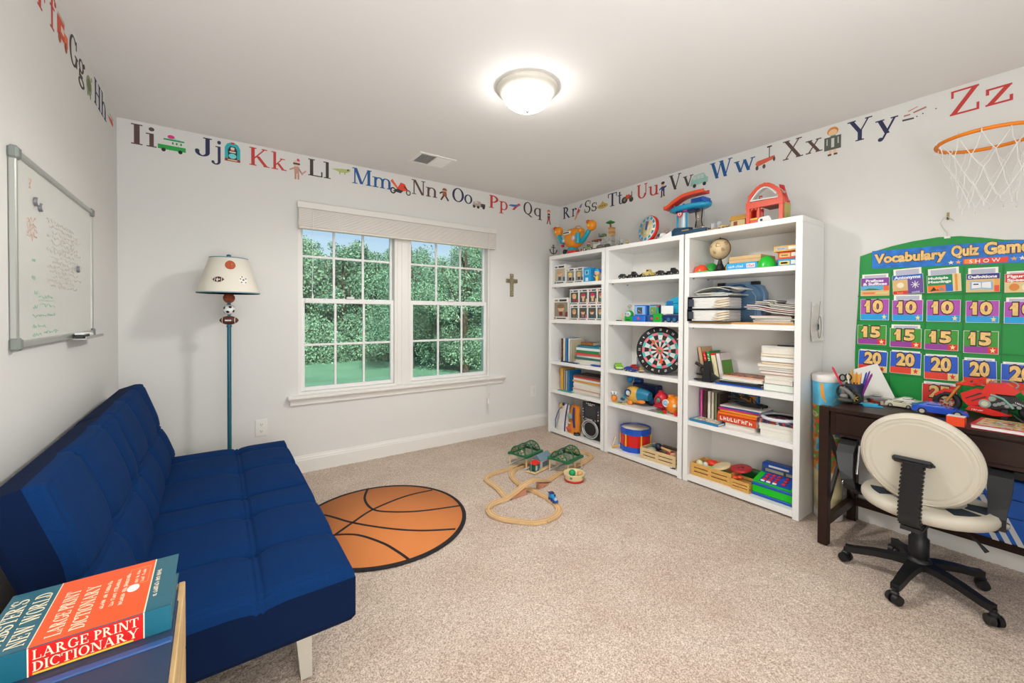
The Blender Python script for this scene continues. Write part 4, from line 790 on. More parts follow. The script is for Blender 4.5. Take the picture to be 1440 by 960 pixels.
def scrib(y0, y1, z, mt, amp=.006, n=22, seed=1):
    r = random.Random(seed); pts = [(.0132, y0+(y1-y0)*i/n, z+r.uniform(-amp, amp)) for i in range(n+1)]; m.ribbon(pts, (1, 0, 0), .0019, .0006, mt)
GI, RI, OI = mat('#9fccb2', .6), mat('#d2cac3', .6), mat('#dcb49f', .6)
for i, (a, b, z) in enumerate([(-.33, -.30, -.02), (-.33, -.30, -.075), (-.31, -.28, -.125), (-.27, -.12, -.135), (-.32, -.28, -.17), (-.26, -.10, -.165), (-.33, -.20, -.20), (-.19, -.09, -.195), (-.33, -.19, -.235), (-.33, -.24, -.262), (-.22, -.06, -.258)]): scrib(a, b, z, GI, .007, 16, i)
scrib(-.27, -.09, -.148, GI, .001, 6)
for i in range(14): scrib(-.18+.03*(i % 3), .16+.06*(i % 3), .14-.018*i, RI, .008, 30, 40+i)
for i in range(5): scrib(-.37, -.28, .11-.014*i, OI, .012, 8, 60+i)
for i in range(3): scrib(-.35, -.33, .235-.012*i, OI, .006, 5, 70+i)
part('writing', m, wb, 'faint red, orange and green handwriting')
for i, (y, z, w) in enumerate([(-.30, .175, 'upper left magnet'), (-.255, .165, 'magnet beside the upper left magnet'), (.215, -.005, 'single magnet low on the right')]):
    solo('board_magnet', M().lathe([(.0145, 0), (.0145, .006), (.012, .009), (.0001, .009)], mat('#77777c', .35), (0, 0, 0), 16, 'x').lathe([(.011, .0091), (.0001, .0095)], mat('#c9c7c4', .3), (0, 0, 0), 16, 'x'), 'round grey '+w+' on the whiteboard', 'magnet', (XL+.0125, 2.33+y, 1.42+z), 0, 'whiteboard magnets')
solo('marker_pen', M().cyl((0, -.06, 0), (0, .02, 0), .009, .009, WHITE, 12).cyl((0, -.105, 0), (0, -.06, 0), .0105, .0105, BLACK, 12).cyl((0, .02, 0), (0, .03, 0), .009, .005, BLACK, 12), 'white marker pen with black cap in the whiteboard tray', 'marker', (XL+.040, 2.60, 1.132))
solo('board_eraser', M().box((-.014, -.05, -.011), (.014, .05, .004), DARK, .003).box((-.015, -.051, .004), (.015, .051, .012), WHITE, .003), 'small black and white board eraser in the whiteboard tray', 'eraser', (XL+.039, 2.475, 1.1335))

# ================= three bookcases =================
BX0, BX1, BH = 2.833, 3.171, 1.8277
LV = [.05, .453, .747, 1.171, 1.536]
def bookcase(y1, label):
    t = thing('bookcase', label, 'bookcase', (BX0, y1-.762, 0), 0, 'three white bookcases along the wall'); W_ = .760
    D_ = BX1-BX0
    part('side_panel', M().box((0, 0, 0), (D_, .036, BH-.0365), SHELFW, .0015), t); part('side_panel', M().box((0, W_-.036, 0), (D_, W_, BH-.0365), SHELFW, .0015), t)
    part('top_panel', M().box((0, 0, BH-.036), (D_, W_, BH), SHELFW, .002), t)
    part('base_panel', M().box((.002, .0365, .012), (D_, W_-.0365, .05), SHELFW, .0015), t)
    part('back_panel', M().box((D_-.004, .0365, .051), (D_, W_-.0365, BH-.037), mat('#ece9e3', .6)), t)
    for z in LV[1:]:
        s = part('shelf', M().box((.002, .0366, z-.033), (D_-.005, W_-.0366, z), SHELFW, .0015), t)
    for z in LV[1:]:
        for y in (.0368, W_-.0448):
            for x in (.05, D_-.09): part('shelf_pin', M().box((x, y, z-.041), (x+.01, y+.008, z-.0332), mat('#85807a', .4)), t)
    return t
BY = [3.3192, 2.5488, 1.7784]
bookcase(BY[0], 'white bookcase nearest the corner, holding figure boxes, books and a stereo')
bookcase(BY[1], 'middle white bookcase, holding a dartboard, toy vehicles and a drum')
bookcase(BY[2], 'white bookcase beside the desk, holding a globe, binders and a cash register')
# hooks, paper and glasses on the end panel
EY = BY[2]-.762
pp = M(); P = [(0, -.001, .165), (0, -.003, .08), (0, -.012, 0), (.0, -.026, -.055)]
pp.ribbon([(0, -.002, .17), (0, -.003, .08), (0, -.006, 0), (0, -.020, -.055)], [(0, -1, 0)]*4, [.12, .15, .17, .20], .0008, PAPER)
solo('hanging_paper', pp, 'sheet of white paper hanging on the side of the bookcase', 'paper', (3.04, EY-.001, 1.13))
hk = thing('adhesive_hook', 'white stick-on hook high on the side of the bookcase', 'hook', (2.985, EY, 1.285))
part('plate', M().box((-.012, -.006, -.03), (.012, -.0035, .03), WHITE, .001), hk); part('peg', M().tube([(0, -.006, .01), (0, -.016, .008), (0, -.022, .018)], .004, WHITE, 8), hk)
solo('wire_ring', M().torus((0, 0, 0), .035, .0016, mat('#77756f', .3, .8), 'y', 28, 6, (.75, 1.9)).tube([(-.01, 0, .06), (0, -.002, .16)], .0014, GREY, 6), 'thin grey wire loop hanging from the hook on the bookcase side', 'wire', (3.02, EY-.03, 1.16))
solo('keys', M().torus((0, 0, 0), .012, .0015, CHROME, 'y', 16, 5).box((-.012, -.002, -.05), (.004, .002, -.012), GREY).box((-.002, -.004, -.045), (.012, -.0025, -.01), DARK), 'small bunch of keys hanging beside the wire loop', 'keys', (2.985, EY-.032, 1.19))
# ================= pocket chart =================
def P2(y): return y
CG, CGD = mat('#0b8f3a', .45, bump=(14, .35, .01)), mat('#087a31', .5)
ch = thing('pocket_chart', 'green vocabulary quiz game pocket chart hanging on the right wall', 'chart', (XR, .47, 1.2))
X_, Y_ = Vector((0, -1, 0)), Vector((0, 0, 1))
def cO(y, z, lift): return Vector((-lift, y-.47, z-1.2))
# cloth panel, arched top
top_ = [(.835, 1.590), (.77, 1.612), (.69, 1.634), (.60, 1.65), (.50, 1.658), (.42, 1.652), (.34, 1.632), (.27, 1.612), (.20, 1.602), (.12, 1.600)]
out = [(.846, .72), (.852, .95), (.85, 1.1), (.842, 1.3)]+top_+[(.112, 1.3), (.108, .72)]
m = M(); m.prism([(-(y-.47), z-1.2) for y, z in out], CG, (-.003, 0, 0), X_, Y_, .0035); part('cloth', m, ch)
m = M()
for z in (1.35, 1.205, 1.045, .895, .76): m.box((-.0095, .120-.47, z-1.2-.004), (-.0064, .842-.47, z-1.2+.004), CGD)
for y in (.69, .547, .405, .272): m.box((-.0085, y-.47-.003, .74-1.2), (-.0064, y-.47+.003, 1.49-1.2), CGD)
part('seam', m, ch)
def poly(m, pts, mt, lift, d=.0006): m.prism([(-(y-.47), z-1.2) for y, z in pts], mt, (-lift, 0, 0), X_, Y_, d)
BN = mat('#1d76d2', .4, var=(30, .3)); GOLD = mat('#f2c87a', .4, var=(60, .2)); OUTL = mat('#3b1c2c', .5)
m = M(); poly(m, [(.778, 1.512), (.778, 1.615), (.70, 1.612), (.45, 1.611), (.22, 1.602), (.118, 1.600), (.118, 1.492), (.3, 1.497), (.5, 1.503)], BN, .0075)
for w_, y0, wd_, z, h in (('Vocabulary', .768, .298, 1.542, .052), ('Quiz', .452, .100, 1.549, .055), ('Game', .337, .152, 1.547, .060), ('SHOW', .0, .0, 0, 0)):
    if w_ == 'SHOW': continue
    put_text(m, w_, OUTL, cO(y0+.002, z, .0085), X_, Y_, wd_+.004, h, bold=.085, up=.0002)
    put_text(m, w_, GOLD, cO(y0, z, .0085), X_, Y_, wd_, h, bold=.045, up=.0008)
poly(m, [(.408, 1.503), (.408, 1.530), (.256, 1.528), (.256, 1.500)], mat('#e8452c', .4), .0084)
poly(m, [(.404, 1.505), (.404, 1.528), (.36, 1.528), (.36, 1.503)], mat('#f08a2c', .4), .0087)
put_text(m, 'S H O W', WHITE, cO(.386, 1.506, .0092), X_, Y_, .105, .019, bold=.01, up=.0003)
def star(m, y, z, r, mt, lift): poly(m, [(y+r*(1 if i % 2 == 0 else .42)*math.sin(i*math.pi/5), z+r*(1 if i % 2 == 0 else .42)*math.cos(i*math.pi/5)) for i in range(10)], mt, lift)
for y, c in ((.452, '#e9e0d0'), (.425, '#e8a050'), (.238, '#e8a050'), (.212, '#e9e0d0')): star(m, y, 1.516, .012, mat(c, .4), .0086)
part('banner', m, ch, 'blue banner with gold lettering')
hk2 = thing('chart_hook', 'small brass wall hook above the green chart', 'hook', (XR, .467, 1.765))
part('plate', M().box((-.003, -.005, -.02), (0, .005, .02), mat('#a08c58', .4, .7), .001), hk2); part('peg', M().tube([(-.003, 0, -.012), (-.012, 0, -.016), (-.016, 0, -.006)], .0025, mat('#6a5c38', .4, .6), 8), hk2)
m = M(); m.tube([(-.012, .020, .118), (-.013, .026, .13), (-.013, .018, .152), (-.013, 0, .16), (-.013, -.018, .146), (-.013, -.024, .134)], .0022, mat('#d8d6cc', .4), 8)
m.tube([(-.012, .020, .118), (-.011, .014, .10), (-.010, .0, .078), (-.010, 0, .058)], .0022, mat('#d8d6cc', .4), 8); m.box((-.012, -.012, .046), (-.0075, .012, .058), WHITE, .001)
solo('wire_hanger', m, 'white wire hanger hook holding up the green chart', 'hanger', (XR, .467, 1.6))
cols = [(.828, .697), (.683, .555), (.541, .413), (.395, .281), (.266, .138)]
CW = mat('#f2efe8', .5)
def card(name, label, y0, y1, z0, z1, draw, tilt=0, back=0, lift=.0135):
    t = thing(name, label, 'card', (XR, (y0+y1)/2, (z0+z1)/2), (tilt, 0, 0)); w, h = abs(y1-y0)/2, (z1-z0)/2
    if back:
        o = part('spare_card', M().box((-.0108, -w+.006, -h+.004), (-.0098, w-.006, h+back), CW).box((-.0110, -w+.016, -h), (-.0108, w-.016, h+back-.007), mat('#b9bccb', .6)), t)
    m = M(); m.box((-.0124, -w, -h), (-.0112, w, h), CW); part('card', m, t)
    q = M(); L_ = [.0126]
    def rect(a, b, c, d, mt, dl=0): q.box((-L_[0]-dl-.0004, w-2*w*a, -h+2*h*b), (-L_[0]-dl, w-2*w*c, -h+2*h*d), mt)
    def txt(s, a, b, ww, hh, mt, bold=.02, dl=.0006): put_text(q, s, mt, Vector((-L_[0]-dl, w-2*w*a, -h+2*h*(b-.01))), X_, Y_, 2*w*ww, 2*h*hh*1.12, bold=bold*1.5 if bold < .04 else bold, up=.0001)
    def shp(pts, mt, dl=.0005): q.prism([(-(w-2*w*a), -h+2*h*b) for a, b in pts], mt, (-L_[0]-dl, 0, 0), X_, Y_, .0003)
    draw(rect, txt, shp); part('print', q, t, 'printed card face'); return t
def starpts(cx, cy, rx, ry): return [(cx+rx*(1 if i % 2 == 0 else .42)*math.sin(i*math.pi/5), cy+ry*(1 if i % 2 == 0 else .42)*math.cos(i*math.pi/5)) for i in range(10)]
def numcard(num, cm, cb, cs, cst):
    def f(rect, txt, shp):
        rect(.015, .30, .985, .985, mat(cm, .4)); rect(.015, .015, .7, .30, mat(cb, .4)); rect(.7, .015, .985, .30, mat(cs, .4))
        txt(num, .19, .39, .63, .52, OUTL, .095, .0006); txt(num, .21, .41, .59, .48, GOLD, .05, .0011)
        if num[0] == '1':
            shp([(.115, .60), (.115, .72), (.235, .95), (.28, .95), (.28, .66)], OUTL, .0008); shp([(.14, .64), (.14, .71), (.245, .91), (.29, .91), (.29, .71)], GOLD, .0016)
        shp(starpts(.84, .16, .09, .14), mat(cst, .4))
    return f
cn = ['first', 'second', 'third', 'fourth', 'fifth']
tl_ = [(0, -.004), (.004, .008), (0, 0), (-.004, 0), (.006, -.006)]
z10 = [(1.206, 1.331), (1.204, 1.322), (1.203, 1.319), (1.200, 1.312), (1.198, 1.306)]
for i in range(5): card('number_card', f'purple and blue 10 card in the {cn[i]} column of the chart', *cols[i], *z10[i], numcard('10', '#b04fb4', '#1fa0e0', '#1fa0e0', '#e8dc98'), 0, (0, .03, 0, 0, .02)[i])
z15 = [(1.062, 1.176), (1.054, 1.163), (1.050, 1.158), (1.043, 1.158)]
for i in range(4): card('number_card', f'green and purple 15 card in the {cn[i]} column of the chart', cols[i][0]+(.012, .008, .006, .006)[i], cols[i][1]+(.010, .004, .006, 0)[i], *z15[i], numcard('15', '#3f9a34', '#9c3f9c', '#e0342c', '#f0dca0'), 0, (0, .02, 0, 0)[i])
z20 = [(.902, 1.024), (.905, 1.028), (.890, 1.018), (.880, 1.008), (.872, 1.0)]
for i in range(5): card('number_card', f'blue and red 20 card in the {cn[i]} column of the chart', cols[i][0]+.006, cols[i][1]+.004, *z20[i], numcard('20', '#2a5cc8', '#e8452c', '#efd28a', '#e0342c'), (.03, .02, -.01, -.02, 0)[i], (.006, .008, .008, .012, .01)[i])
card('number_card', 'red 25 card in the third column of the chart behind the motorcycle', .553, .42, .752, .864, numcard('25', '#d8342c', '#d8342c', '#d8342c', '#f0dca0'), 0, .012)
def f1(rect, txt, shp):
    rect(.01, .55, .99, .99, mat('#8a3fa0', .4)); txt('Prefixes', .18, .78, .62, .13, WHITE, .03); txt('& Suffixes', .08, .60, .84, .13, WHITE, .03)
    rect(.01, .30, .8, .55, mat('#5ab0d8', .4)); shp([(.04, .3), (.3, .42), (.5, .4), (.78, .3)], mat('#3f7a3a', .5)); rect(.8, .28, .99, .55, mat('#f0682c', .4)); rect(.01, .01, .99, .28, mat('#e8b470', .4)); rect(.08, .1, .5, .2, mat('#e8784a', .4), .0004); rect(.55, .1, .95, .2, mat('#d8d08a', .4), .0004)
def f2(rect, txt, shp):
    rect(.01, .76, .99, .99, mat('#1d66c0', .4)); txt('Antonyms', .06, .80, .86, .14, WHITE, .03)
    rect(.01, .18, .5, .76, mat('#dcb87a', .4)); shp(ec(.26, .47, .12, .14), mat('#f2e6c8', .5)); rect(.01, .01, .5, .18, mat('#e0302a', .4)); txt('hot', .14, .05, .2, .09, mat('#f0a050', .4), .02)
    rect(.5, .01, .99, .76, mat('#6a4a9a', .4)); txt('cold', .62, .05, .24, .09, mat('#c8cce0', .4), .02)
    for a in range(4): c, s = math.cos(a*.785), math.sin(a*.785); shp([(.74-.14*c-.012*s, .46-.19*s+.014*c), (.74+.14*c-.012*s, .46+.19*s+.014*c), (.74+.14*c+.012*s, .46+.19*s-.014*c), (.74-.14*c+.012*s, .46-.19*s-.014*c)], WHITE)
def f3(rect, txt, shp):
    rect(.01, .40, .76, .99, mat('#128a4a', .4)); txt('Multiple', .04, .76, .6, .13, WHITE, .03); txt('Meanings', .04, .55, .68, .13, WHITE, .03)
    rect(.01, .02, .55, .40, mat('#f07a20', .4)); rect(.55, .02, .76, .40, mat('#1f6cc8', .4)); shp([(.08, .06), (.2, .32), (.28, .12)], DARK); shp([(.34, .12), (.42, .32), (.54, .06)], GREY); shp([(.27, .1), (.31, .2), (.35, .1)], mat('#7a3a3a', .5))
    rect(.76, .02, .99, .99, mat('#e8cf98', .4)); rect(.83, .02, .9, .99, mat('#e89a3c', .4), .0004)
def f4(rect, txt, shp):
    rect(.01, .70, .99, .99, mat('#2c2f86', .4)); txt('Definitions', .06, .77, .86, .14, WHITE, .03)
    rect(.01, .01, .84, .70, mat('#e0bd80', .4)); rect(.84, .35, .99, .7, mat('#e8a850', .4)); rect(.84, .01, .99, .35, mat('#e8552c', .4))
    shp([(.12, .12), (.12, .55), (.2, .62), (.46, .56), (.74, .6), (.8, .5), (.8, .1), (.46, .18)], mat('#8ab8dc', .5)); shp([(.17, .2), (.17, .56), (.44, .52), (.46, .24)], WHITE, .0008); shp([(.48, .24), (.48, .52), (.74, .55), (.75, .2)], WHITE, .0008); shp([(.22, .40), (.22, .46), (.38, .46), (.38, .40)], DARK, .0012)
def f5(rect, txt, shp):
    rect(.01, .55, .99, .99, mat('#dc2a2c', .4)); txt('Figures of', .06, .80, .84, .13, WHITE, .03); txt('Speech', .06, .60, .58, .13, WHITE, .03)
    rect(.01, .01, .99, .55, mat('#dfc88e', .4)); shp(ec(.24, .28, .13, .2), mat('#e08a3c', .5)); shp(ec(.56, .26, .14, .18), mat('#efe0c4', .5))
for i, (f, nm, z0, z1, tt, bk) in enumerate([(f1, 'purple Prefixes and Suffixes', 1.350, 1.456, 0, .022), (f2, 'blue Antonyms', 1.356, 1.465, -.05, .035), (f3, 'green Multiple Meanings', 1.362, 1.455, -.05, .035), (f4, 'navy Definitions', 1.356, 1.450, 0, .030), (f5, 'red Figures of Speech', 1.350, 1.442, 0, .012)]):
    card('topic_card', f'{nm} card in the top row of the chart', cols[i][0], cols[i][1], z0, z1, f, tt, bk)

# ================= basketball hoop =================
hp = thing('basketball_hoop', 'orange over-the-wall basketball hoop with white net above the chart', 'hoop', (2.935, .305, 2.06))
HO = mat('#f08408', .6)
part('ring', M().torus((0, 0, 0), .170, .0085, HO, 'z', 64, 10), hp)
part('bracket', M().box((.02, -.215, -.012), (.246, -.168, .004), HO, .003).box((.238, -.24, -.07), (.2475, -.15, .02), HO, .003), hp)
m = M(); NW = mat('#eeeeea', .6); nh = 12
def np_(i, lv, off=0):
    a = 2*math.pi*(i+off)/nh; r_ = [.168, .14, .115, .10, .092][lv]*(1+.06*math.sin(i*2.3+lv)); return (r_*math.cos(a), r_*math.sin(a), [0, -.085, -.165, -.24, -.30][lv]+.012*math.sin(i*1.7+lv*2))
for i in range(nh):
    m.torus(tuple(np_(i, 0)), .0105, .002, NW, 'y' if abs(math.sin(2*math.pi*i/nh)) < .7 else 'x', 10, 5)
    for lv in range(4):
        a = np_(i, lv, .5*(lv % 2)); b = np_(i, lv+1, .5*((lv+1) % 2)); c = np_(i-1 if lv % 2 == 0 else i+1, lv+1, .5*((lv+1) % 2))
        for e in (b, c):
            mid = ((a[0]+e[0])/2*.96, (a[1]+e[1])/2*.96, (a[2]+e[2])/2-.008); m.tube([a, mid, e], .0019, NW, 5)
    b = np_(i, 4, 0); m.torus((b[0], b[1], b[2]-.012), .012, .0018, NW, 'y', 10, 5, (.7, 1))
part('net', m, hp, 'white cord net')

# ================= desk =================
dk_ = thing('desk', 'dark espresso wooden desk with X-braced ends under the pocket chart', 'desk', (2.9, .30, 0))
dx0, dx1, dy0, dy1, dz = -.243, .262, -.62, .565, .746
part('desktop', M().box((dx0, dy0+.0455, dz-.022), (dx1, dy1-.0455, dz), ESPR, .002), dk_)
part('apron', M().box((dx0+.012, dy0+.05, .60), (dx0+.03, dy1-.05, dz-.0225), ESPR), dk_)
part('apron', M().box((dx1-.03, dy0+.05, .60), (dx1-.012, dy1-.05, dz-.0225), ESPR), dk_)
for y in (dy1-.035, dy0+.012): part('apron', M().box((dx0+.05, y, .60), (dx1-.05, y+.02, dz-.0225), ESPR), dk_)
LG = .045
for x in (dx0+.002, dx1-LG-.002):
    for y in (dy0, dy1-LG): part('leg', M().box((x, y, 0), (x+LG, y+LG, dz), ESPR, .002), dk_)
dr = part('drawer', M().box((dx0+.002, dy0+.075, .618), (dx0+.0118, dy1-.075, dz-.028), ESPR, .002), dk_)
def bar(a, b, w, th, side=(0, 1, 0)): return M().ribbon([a, b], side, w, th, ESPR)
for y in (dy1-LG/2, dy0+LG/2):
    xa, xb = dx0+LG, dx1-LG
    part('cross_brace', bar((xa, y+.007, .14), (xb, y+.007, .60), .032, .014), dk_)
    part('cross_brace', bar((xa, y-.008, .60), (xb, y-.008, .14), .032, .014), dk_)
    part('side_rail', M().box((xa, y-.014, .095), (xb, y+.014, .14), ESPR), dk_)
part('rear_rail', M().box((dx1-.04, dy0+LG, .095), (dx1-.018, dy1-LG, .14), ESPR), dk_)

# ================= swivel chair =================
CV = mat('#cdc5b4', .5, bump=(200, .12, .0006)); PB = mat('#101113', .45)
sw = thing('swivel_chair', 'cream round-backed swivel desk chair with black five-star base', 'chair', (2.63, .46, 0))
part('base_hub', M().lathe([(.03, .072), (.045, .08), (.048, .11), (.04, .125), (.033, .13)], PB, n=28), sw)
for a in (174, 246, 318, 30, 102):
    A = R(a); c, s = math.cos(A), math.sin(A); L_ = .262
    pts = [(c*r_, s*r_, z) for r_, z in ((.03, .100), (.09, .098), (.16, .088), (.23, .072), (L_, .070))]
    leg = part('base_leg', M().ribbon(pts, (0, 0, 1), [.056, .046, .038, .032, .03], .028, PB), sw)
    w = M(); q = Vector((c*L_, s*L_, 0)); t_a = A+1.1; tx, ty = math.cos(t_a), math.sin(t_a)
    for k in (-1, 1): w.cyl(q+Vector((tx*.005*k, ty*.005*k, .0235)), q+Vector((tx*.024*k, ty*.024*k, .0235)), .0235, .021, PB, 18)
    w.cyl(q+Vector((0, 0, .03)), q+Vector((0, 0, .07)), .009, .009, PB, 10); w.box(tuple(q+Vector((-.014, -.014, .038))), tuple(q+Vector((.014, .014, .054))), PB, .005)
    part('caster', w, sw)
part('gas_column', M().lathe([(.033, .13), (.036, .14), (.036, .215), (.028, .222), (.027, .23), (.027, .33)], PB, n=24), sw)
seat_c = (-.055, -.03)
m = M(); m.lathe([(.0001, .372), (.195, .372), (.214, .380), (.222, .395), (.222, .412), (.214, .426), (.19, .432), (.10, .430), (.0001, .428)], CV, (seat_c[0], seat_c[1], 0), 56)
part('seat', m, sw)
m = M(); MESH = mat('#2a343c', .8, bump=(900, .6, .0006))
def wedge(a0, a1, r0_, r1_):
    P = [(r0_*math.cos(R(a)), r0_*math.sin(R(a))) for a in (a0, (a0+a1)/2, a1)]; Q = [(r1_*math.cos(R(a1+(a0-a1)*i/6)), r1_*math.sin(R(a1+(a0-a1)*i/6))) for i in range(7)]
    return P+Q
for a in (105, 215, 255, 345, 30): part('seat_vent', M().prism([(x+seat_c[0], y+seat_c[1]) for x, y in wedge(a, a+32, .125, .188)], MESH, (0, 0, .4318), (1, 0, 0), (0, 1, 0), .0016), sw, 'dark mesh wedge inset')
part('seat_plate', M().box((seat_c[0]-.09, seat_c[1]-.09, .345), (seat_c[0]+.12, seat_c[1]+.09, .3715), PB, .01).box((-.05, -.05, .325), (.05, .05, .345), PB, .006), sw)
part('height_lever', M().tube([(-.02, -.07, .345), (-.05, -.13, .34), (-.07, -.19, .30), (-.08, -.215, .275)], [.005, .005, .005, .009], PB, 8), sw)
# backrest disc, tilted back
m = M(); pr_ = [(.0001, -.013), (.14, -.014), (.148, -.0165), (.150, -.014), (.153, -.0165), (.170, -.014), (.183, -.004), (.183, .012), (.175, .022), (.15, .028), (.0001, .032)]
m.lathe(pr_, CV, n=64, ax='x', scl=(1.06, 1.10))
MB = Matrix.Translation((-.205, -.030, .622)) @ Matrix.Rotation(R(-9), 4, 'Y')
m.move(MB); part('backrest', m, sw)
m = M(); m.torus((-.0155, 0, 0), .170, .0022, mat('#d8cfbd', .5), 'x', 64, 6, (1.06, 1.10)); m.move(MB); part('piping', m, sw)
m = M(); m.box((-.034, -.050, -.016), (-.0135, .080, .014), PB, .009).cyl((-.036, .052, 0), (-.030, .052, 0), .005, .005, BLACK, 10).cyl((-.036, -.052, 0), (-.030, -.052, 0), .005, .005, BLACK, 10); m.move(MB); part('back_bracket', m, sw)
sp = []
for i in range(36):
    t = i/35; z = .618-.275*t; x = -.238-.062*math.sin(min(1, t*1.25)*1.5708)+(0 if t < .8 else 1.0*(t-.8)**1.6); sp.append((x, -.022, z))
m = M()
for i in range(35):
    a = sp[i]; b = sp[i+1]; wv = .036 if i % 2 == 0 else .031; m.box((min(a[0], b[0])-.012, a[1]-wv, b[2]), (max(a[0], b[0])+.012, a[1]+wv, a[2]), PB)
part('spine', m, sw, 'ribbed black support')
part('spine_arm', M().ribbon([(-.29, -.022, .350), (-.24, -.022, .338), (-.10, -.028, .335), (-.05, -.03, .336)], (0, 0, 1), .06, .016, PB), sw)
for k, yy in ((1, .235), (-1, -.238)):
    # folding loop arm
    q_ = [(.03, .372), (-.035, .367), (-.07, .385), (-.07, .42), (-.05, .455), (-.025, .49), (.0, .525), (.03, .56), (.055, .581), (.10, .588), (.20, .588)]
    pts = [(x_, yy+(.045 if k > 0 else .0)*min(1, max(0, (z_-.37)/.15)), z_) for x_, z_ in q_]
    N_ = [Vector((-(pts[min(i+1, 10)][2]-pts[max(i-1, 0)][2]), 0, pts[min(i+1, 10)][0]-pts[max(i-1, 0)][0])) for i in range(11)]
    part('armrest', M().ribbon(pts, [tuple(v_) for v_ in N_], [.045, .046, .05, .05, .054, .064, .070, .070, .066, .058, .05], .014, PB), sw)
    part('arm_bracket', M().box((-.03, min(yy*.45, yy*1.0), .345), (.03, max(yy*.45, yy*1.0), .362), PB, .004), sw)
    part('arm_bolt', M().lathe([(.014, 0), (.014, .004), (.006, .007), (.0001, .007)], CHROME, (-.07, yy+k*.028, .40), 14, 'y') if k > 0 else M().cyl((-.07, yy-.026, .40), (-.07, yy-.034, .40), .014, .010, CHROME, 14), sw)
part('chrome_strut', M().cyl((-.02, .225, .44), (.02, .225, .575), .006, .006, CHROME, 10), sw)
# ================= generic makers =================
def book(label, loc, d, h, t, col, rot=(0, 0, 0), group=None, title=None, pg=PAGES, lie=False, spine='-x', name='book', print_=None):
    """standing: spine at x=0 facing -x, thickness along y. lie: flat, thickness along z, spine at x=0 (or pages to the room when spine='+x')"""
    o = thing(name, label, 'book', loc, rot, group); c = mat(col, .45) if isinstance(col, str) else col; b = min(.0022, t*.2)
    f = -1 if spine == '+x' else 1
    def bx(m, x0, y0, z0, x1, y1, z1, mt):
        if f < 0: x0, x1 = d-x1, d-x0
        if lie: m.box((x0, z0-h/2, y0+t/2), (x1, z1-h/2, y1+t/2), mt)
        else: m.box((x0, y0, z0), (x1, y1, z1), mt)
    m = M(); bx(m, 0, -t/2, 0, d, -t/2+b, h, c); bx(m, 0, t/2-b, 0, d, t/2, h, c); bx(m, 0, -t/2, 0, b, t/2, h, c); part('cover', m, o)
    m = M(); bx(m, b*1.01, -t/2+b*1.01, .003, d-.003, t/2-b*1.01, h-.003, pg); part('pages', m, o)
    if title:
        m = M(); tc, s = title
        if lie: put_marks(m, s, mat(tc, .5), (-.0004, h*.42, t*.25), (0, -1, 0), (0, 0, 1), h*.84, t*.5)
        else: put_marks(m, s, mat(tc, .5), (-.0004, t*.22, h*.9), (0, 0, -1), (0, -1, 0), h*.75, t*.42)
        part('spine_title', m, o)
    if print_:
        m = M(); bx(m, .012, t/2, .012, d-.012, t/2+.0004, h-.012, print_); part('cover_print', m, o)
    return o
def box_toy(name, label, cat, loc, size, col, rot=0, group=None, panels=(), bev=.002):
    """carton: body box origin at front (x=0) lower centre; panels=(y0,y1,z0,z1,col[,text,textcol]) on the -x face in fractions"""
    o = thing(name, label, cat, loc, rot, group); d, w, h = size; c = mat(col, .45) if isinstance(col, str) else col
    part('body', M().box((0, -w/2, 0), (d, w/2, h), c, bev), o)
    if panels:
        m = M()
        for p in panels:
            a, b, z0, z1 = p[:4]; mt = mat(p[4], .45) if isinstance(p[4], str) else p[4]
            m.box((-.0006, w/2-w*a, h*z0), (0, w/2-w*b, h*z1), mt)
            if len(p) > 5: put_marks(m, p[5], mat(p[6], .5), (-.0008, w/2-w*(a+.03), h*(z0+.2*(z1-z0))), (0, -1, 0), (0, 0, 1), w*(b-a)*.88, h*(z1-z0)*.55, bold=.02)
        part('front_print', m, o)
    return o
WIN = mat('#4b5a58', .25)
FIG = 'boxed toy figures in the corner bookcase'
def figbox(label, loc, w, h, band, hair, body, win='#4b5a58', d=.085, txtc='#333338'):
    o = thing('figure_box', label, 'toy box', loc, 0, FIG)
    part('carton', M().box((.004, -w/2, 0), (d, w/2, h), mat('#e8e4de', .45), .0015).box((0, -w/2, h*.80), (.004, w/2, h), mat('#e8e4de', .45)).box((0, -w/2, 0), (.004, w/2, h*.14), mat('#e8e4de', .45)).box((0, w/2-.008, h*.14), (.004, w/2, h*.8), mat('#e8e4de', .45)).box((0, -w/2, h*.14), (.004, -w/2+.006, h*.8), mat('#e8e4de', .45)), o)
    part('window', M().box((.0033, -w/2+.006, h*.14), (.0038, w/2-.008, h*.8), mat(win, .25)), o)
    m = M(); hc = mat(hair, .6); m.ell((.001, 0, h*.52), (.004, w*.22, h*.17), SKIN, 12, 8).ell((.0005, 0, h*.60), (.0045, w*.235, h*.12), hc, 12, 8)
    m.box((-.002, -w*.11, h*.2), (.003, w*.11, h*.38), mat(body, .6), .001); m.ell((-.003, w*.08, h*.5), .0022, BLACK, 6, 5).ell((-.003, -w*.08, h*.5), .0022, BLACK, 6, 5)
    part('figurine', m, o, 'plain round-headed figurine')
    m = M(); m.box((-.0006, -w*.40, h*.84), (0, w*.1, h*.93), mat(txtc, .5)).box((-.0006, w*.2, h*.85), (0, w*.42, h*.92), mat(band, .5)).box((-.0006, -w*.35, h*.04), (0, w*.30, h*.095), mat(txtc, .5)).box((-.0006, w*.34, h*.03), (0, w*.46, h*.12), mat(band, .5))
    m.box((-.0006, -w*.48, h*.14), (0, -w*.30, h*.36), mat(body, .5))
    part('box_print', m, o, kind='stuff'); return o
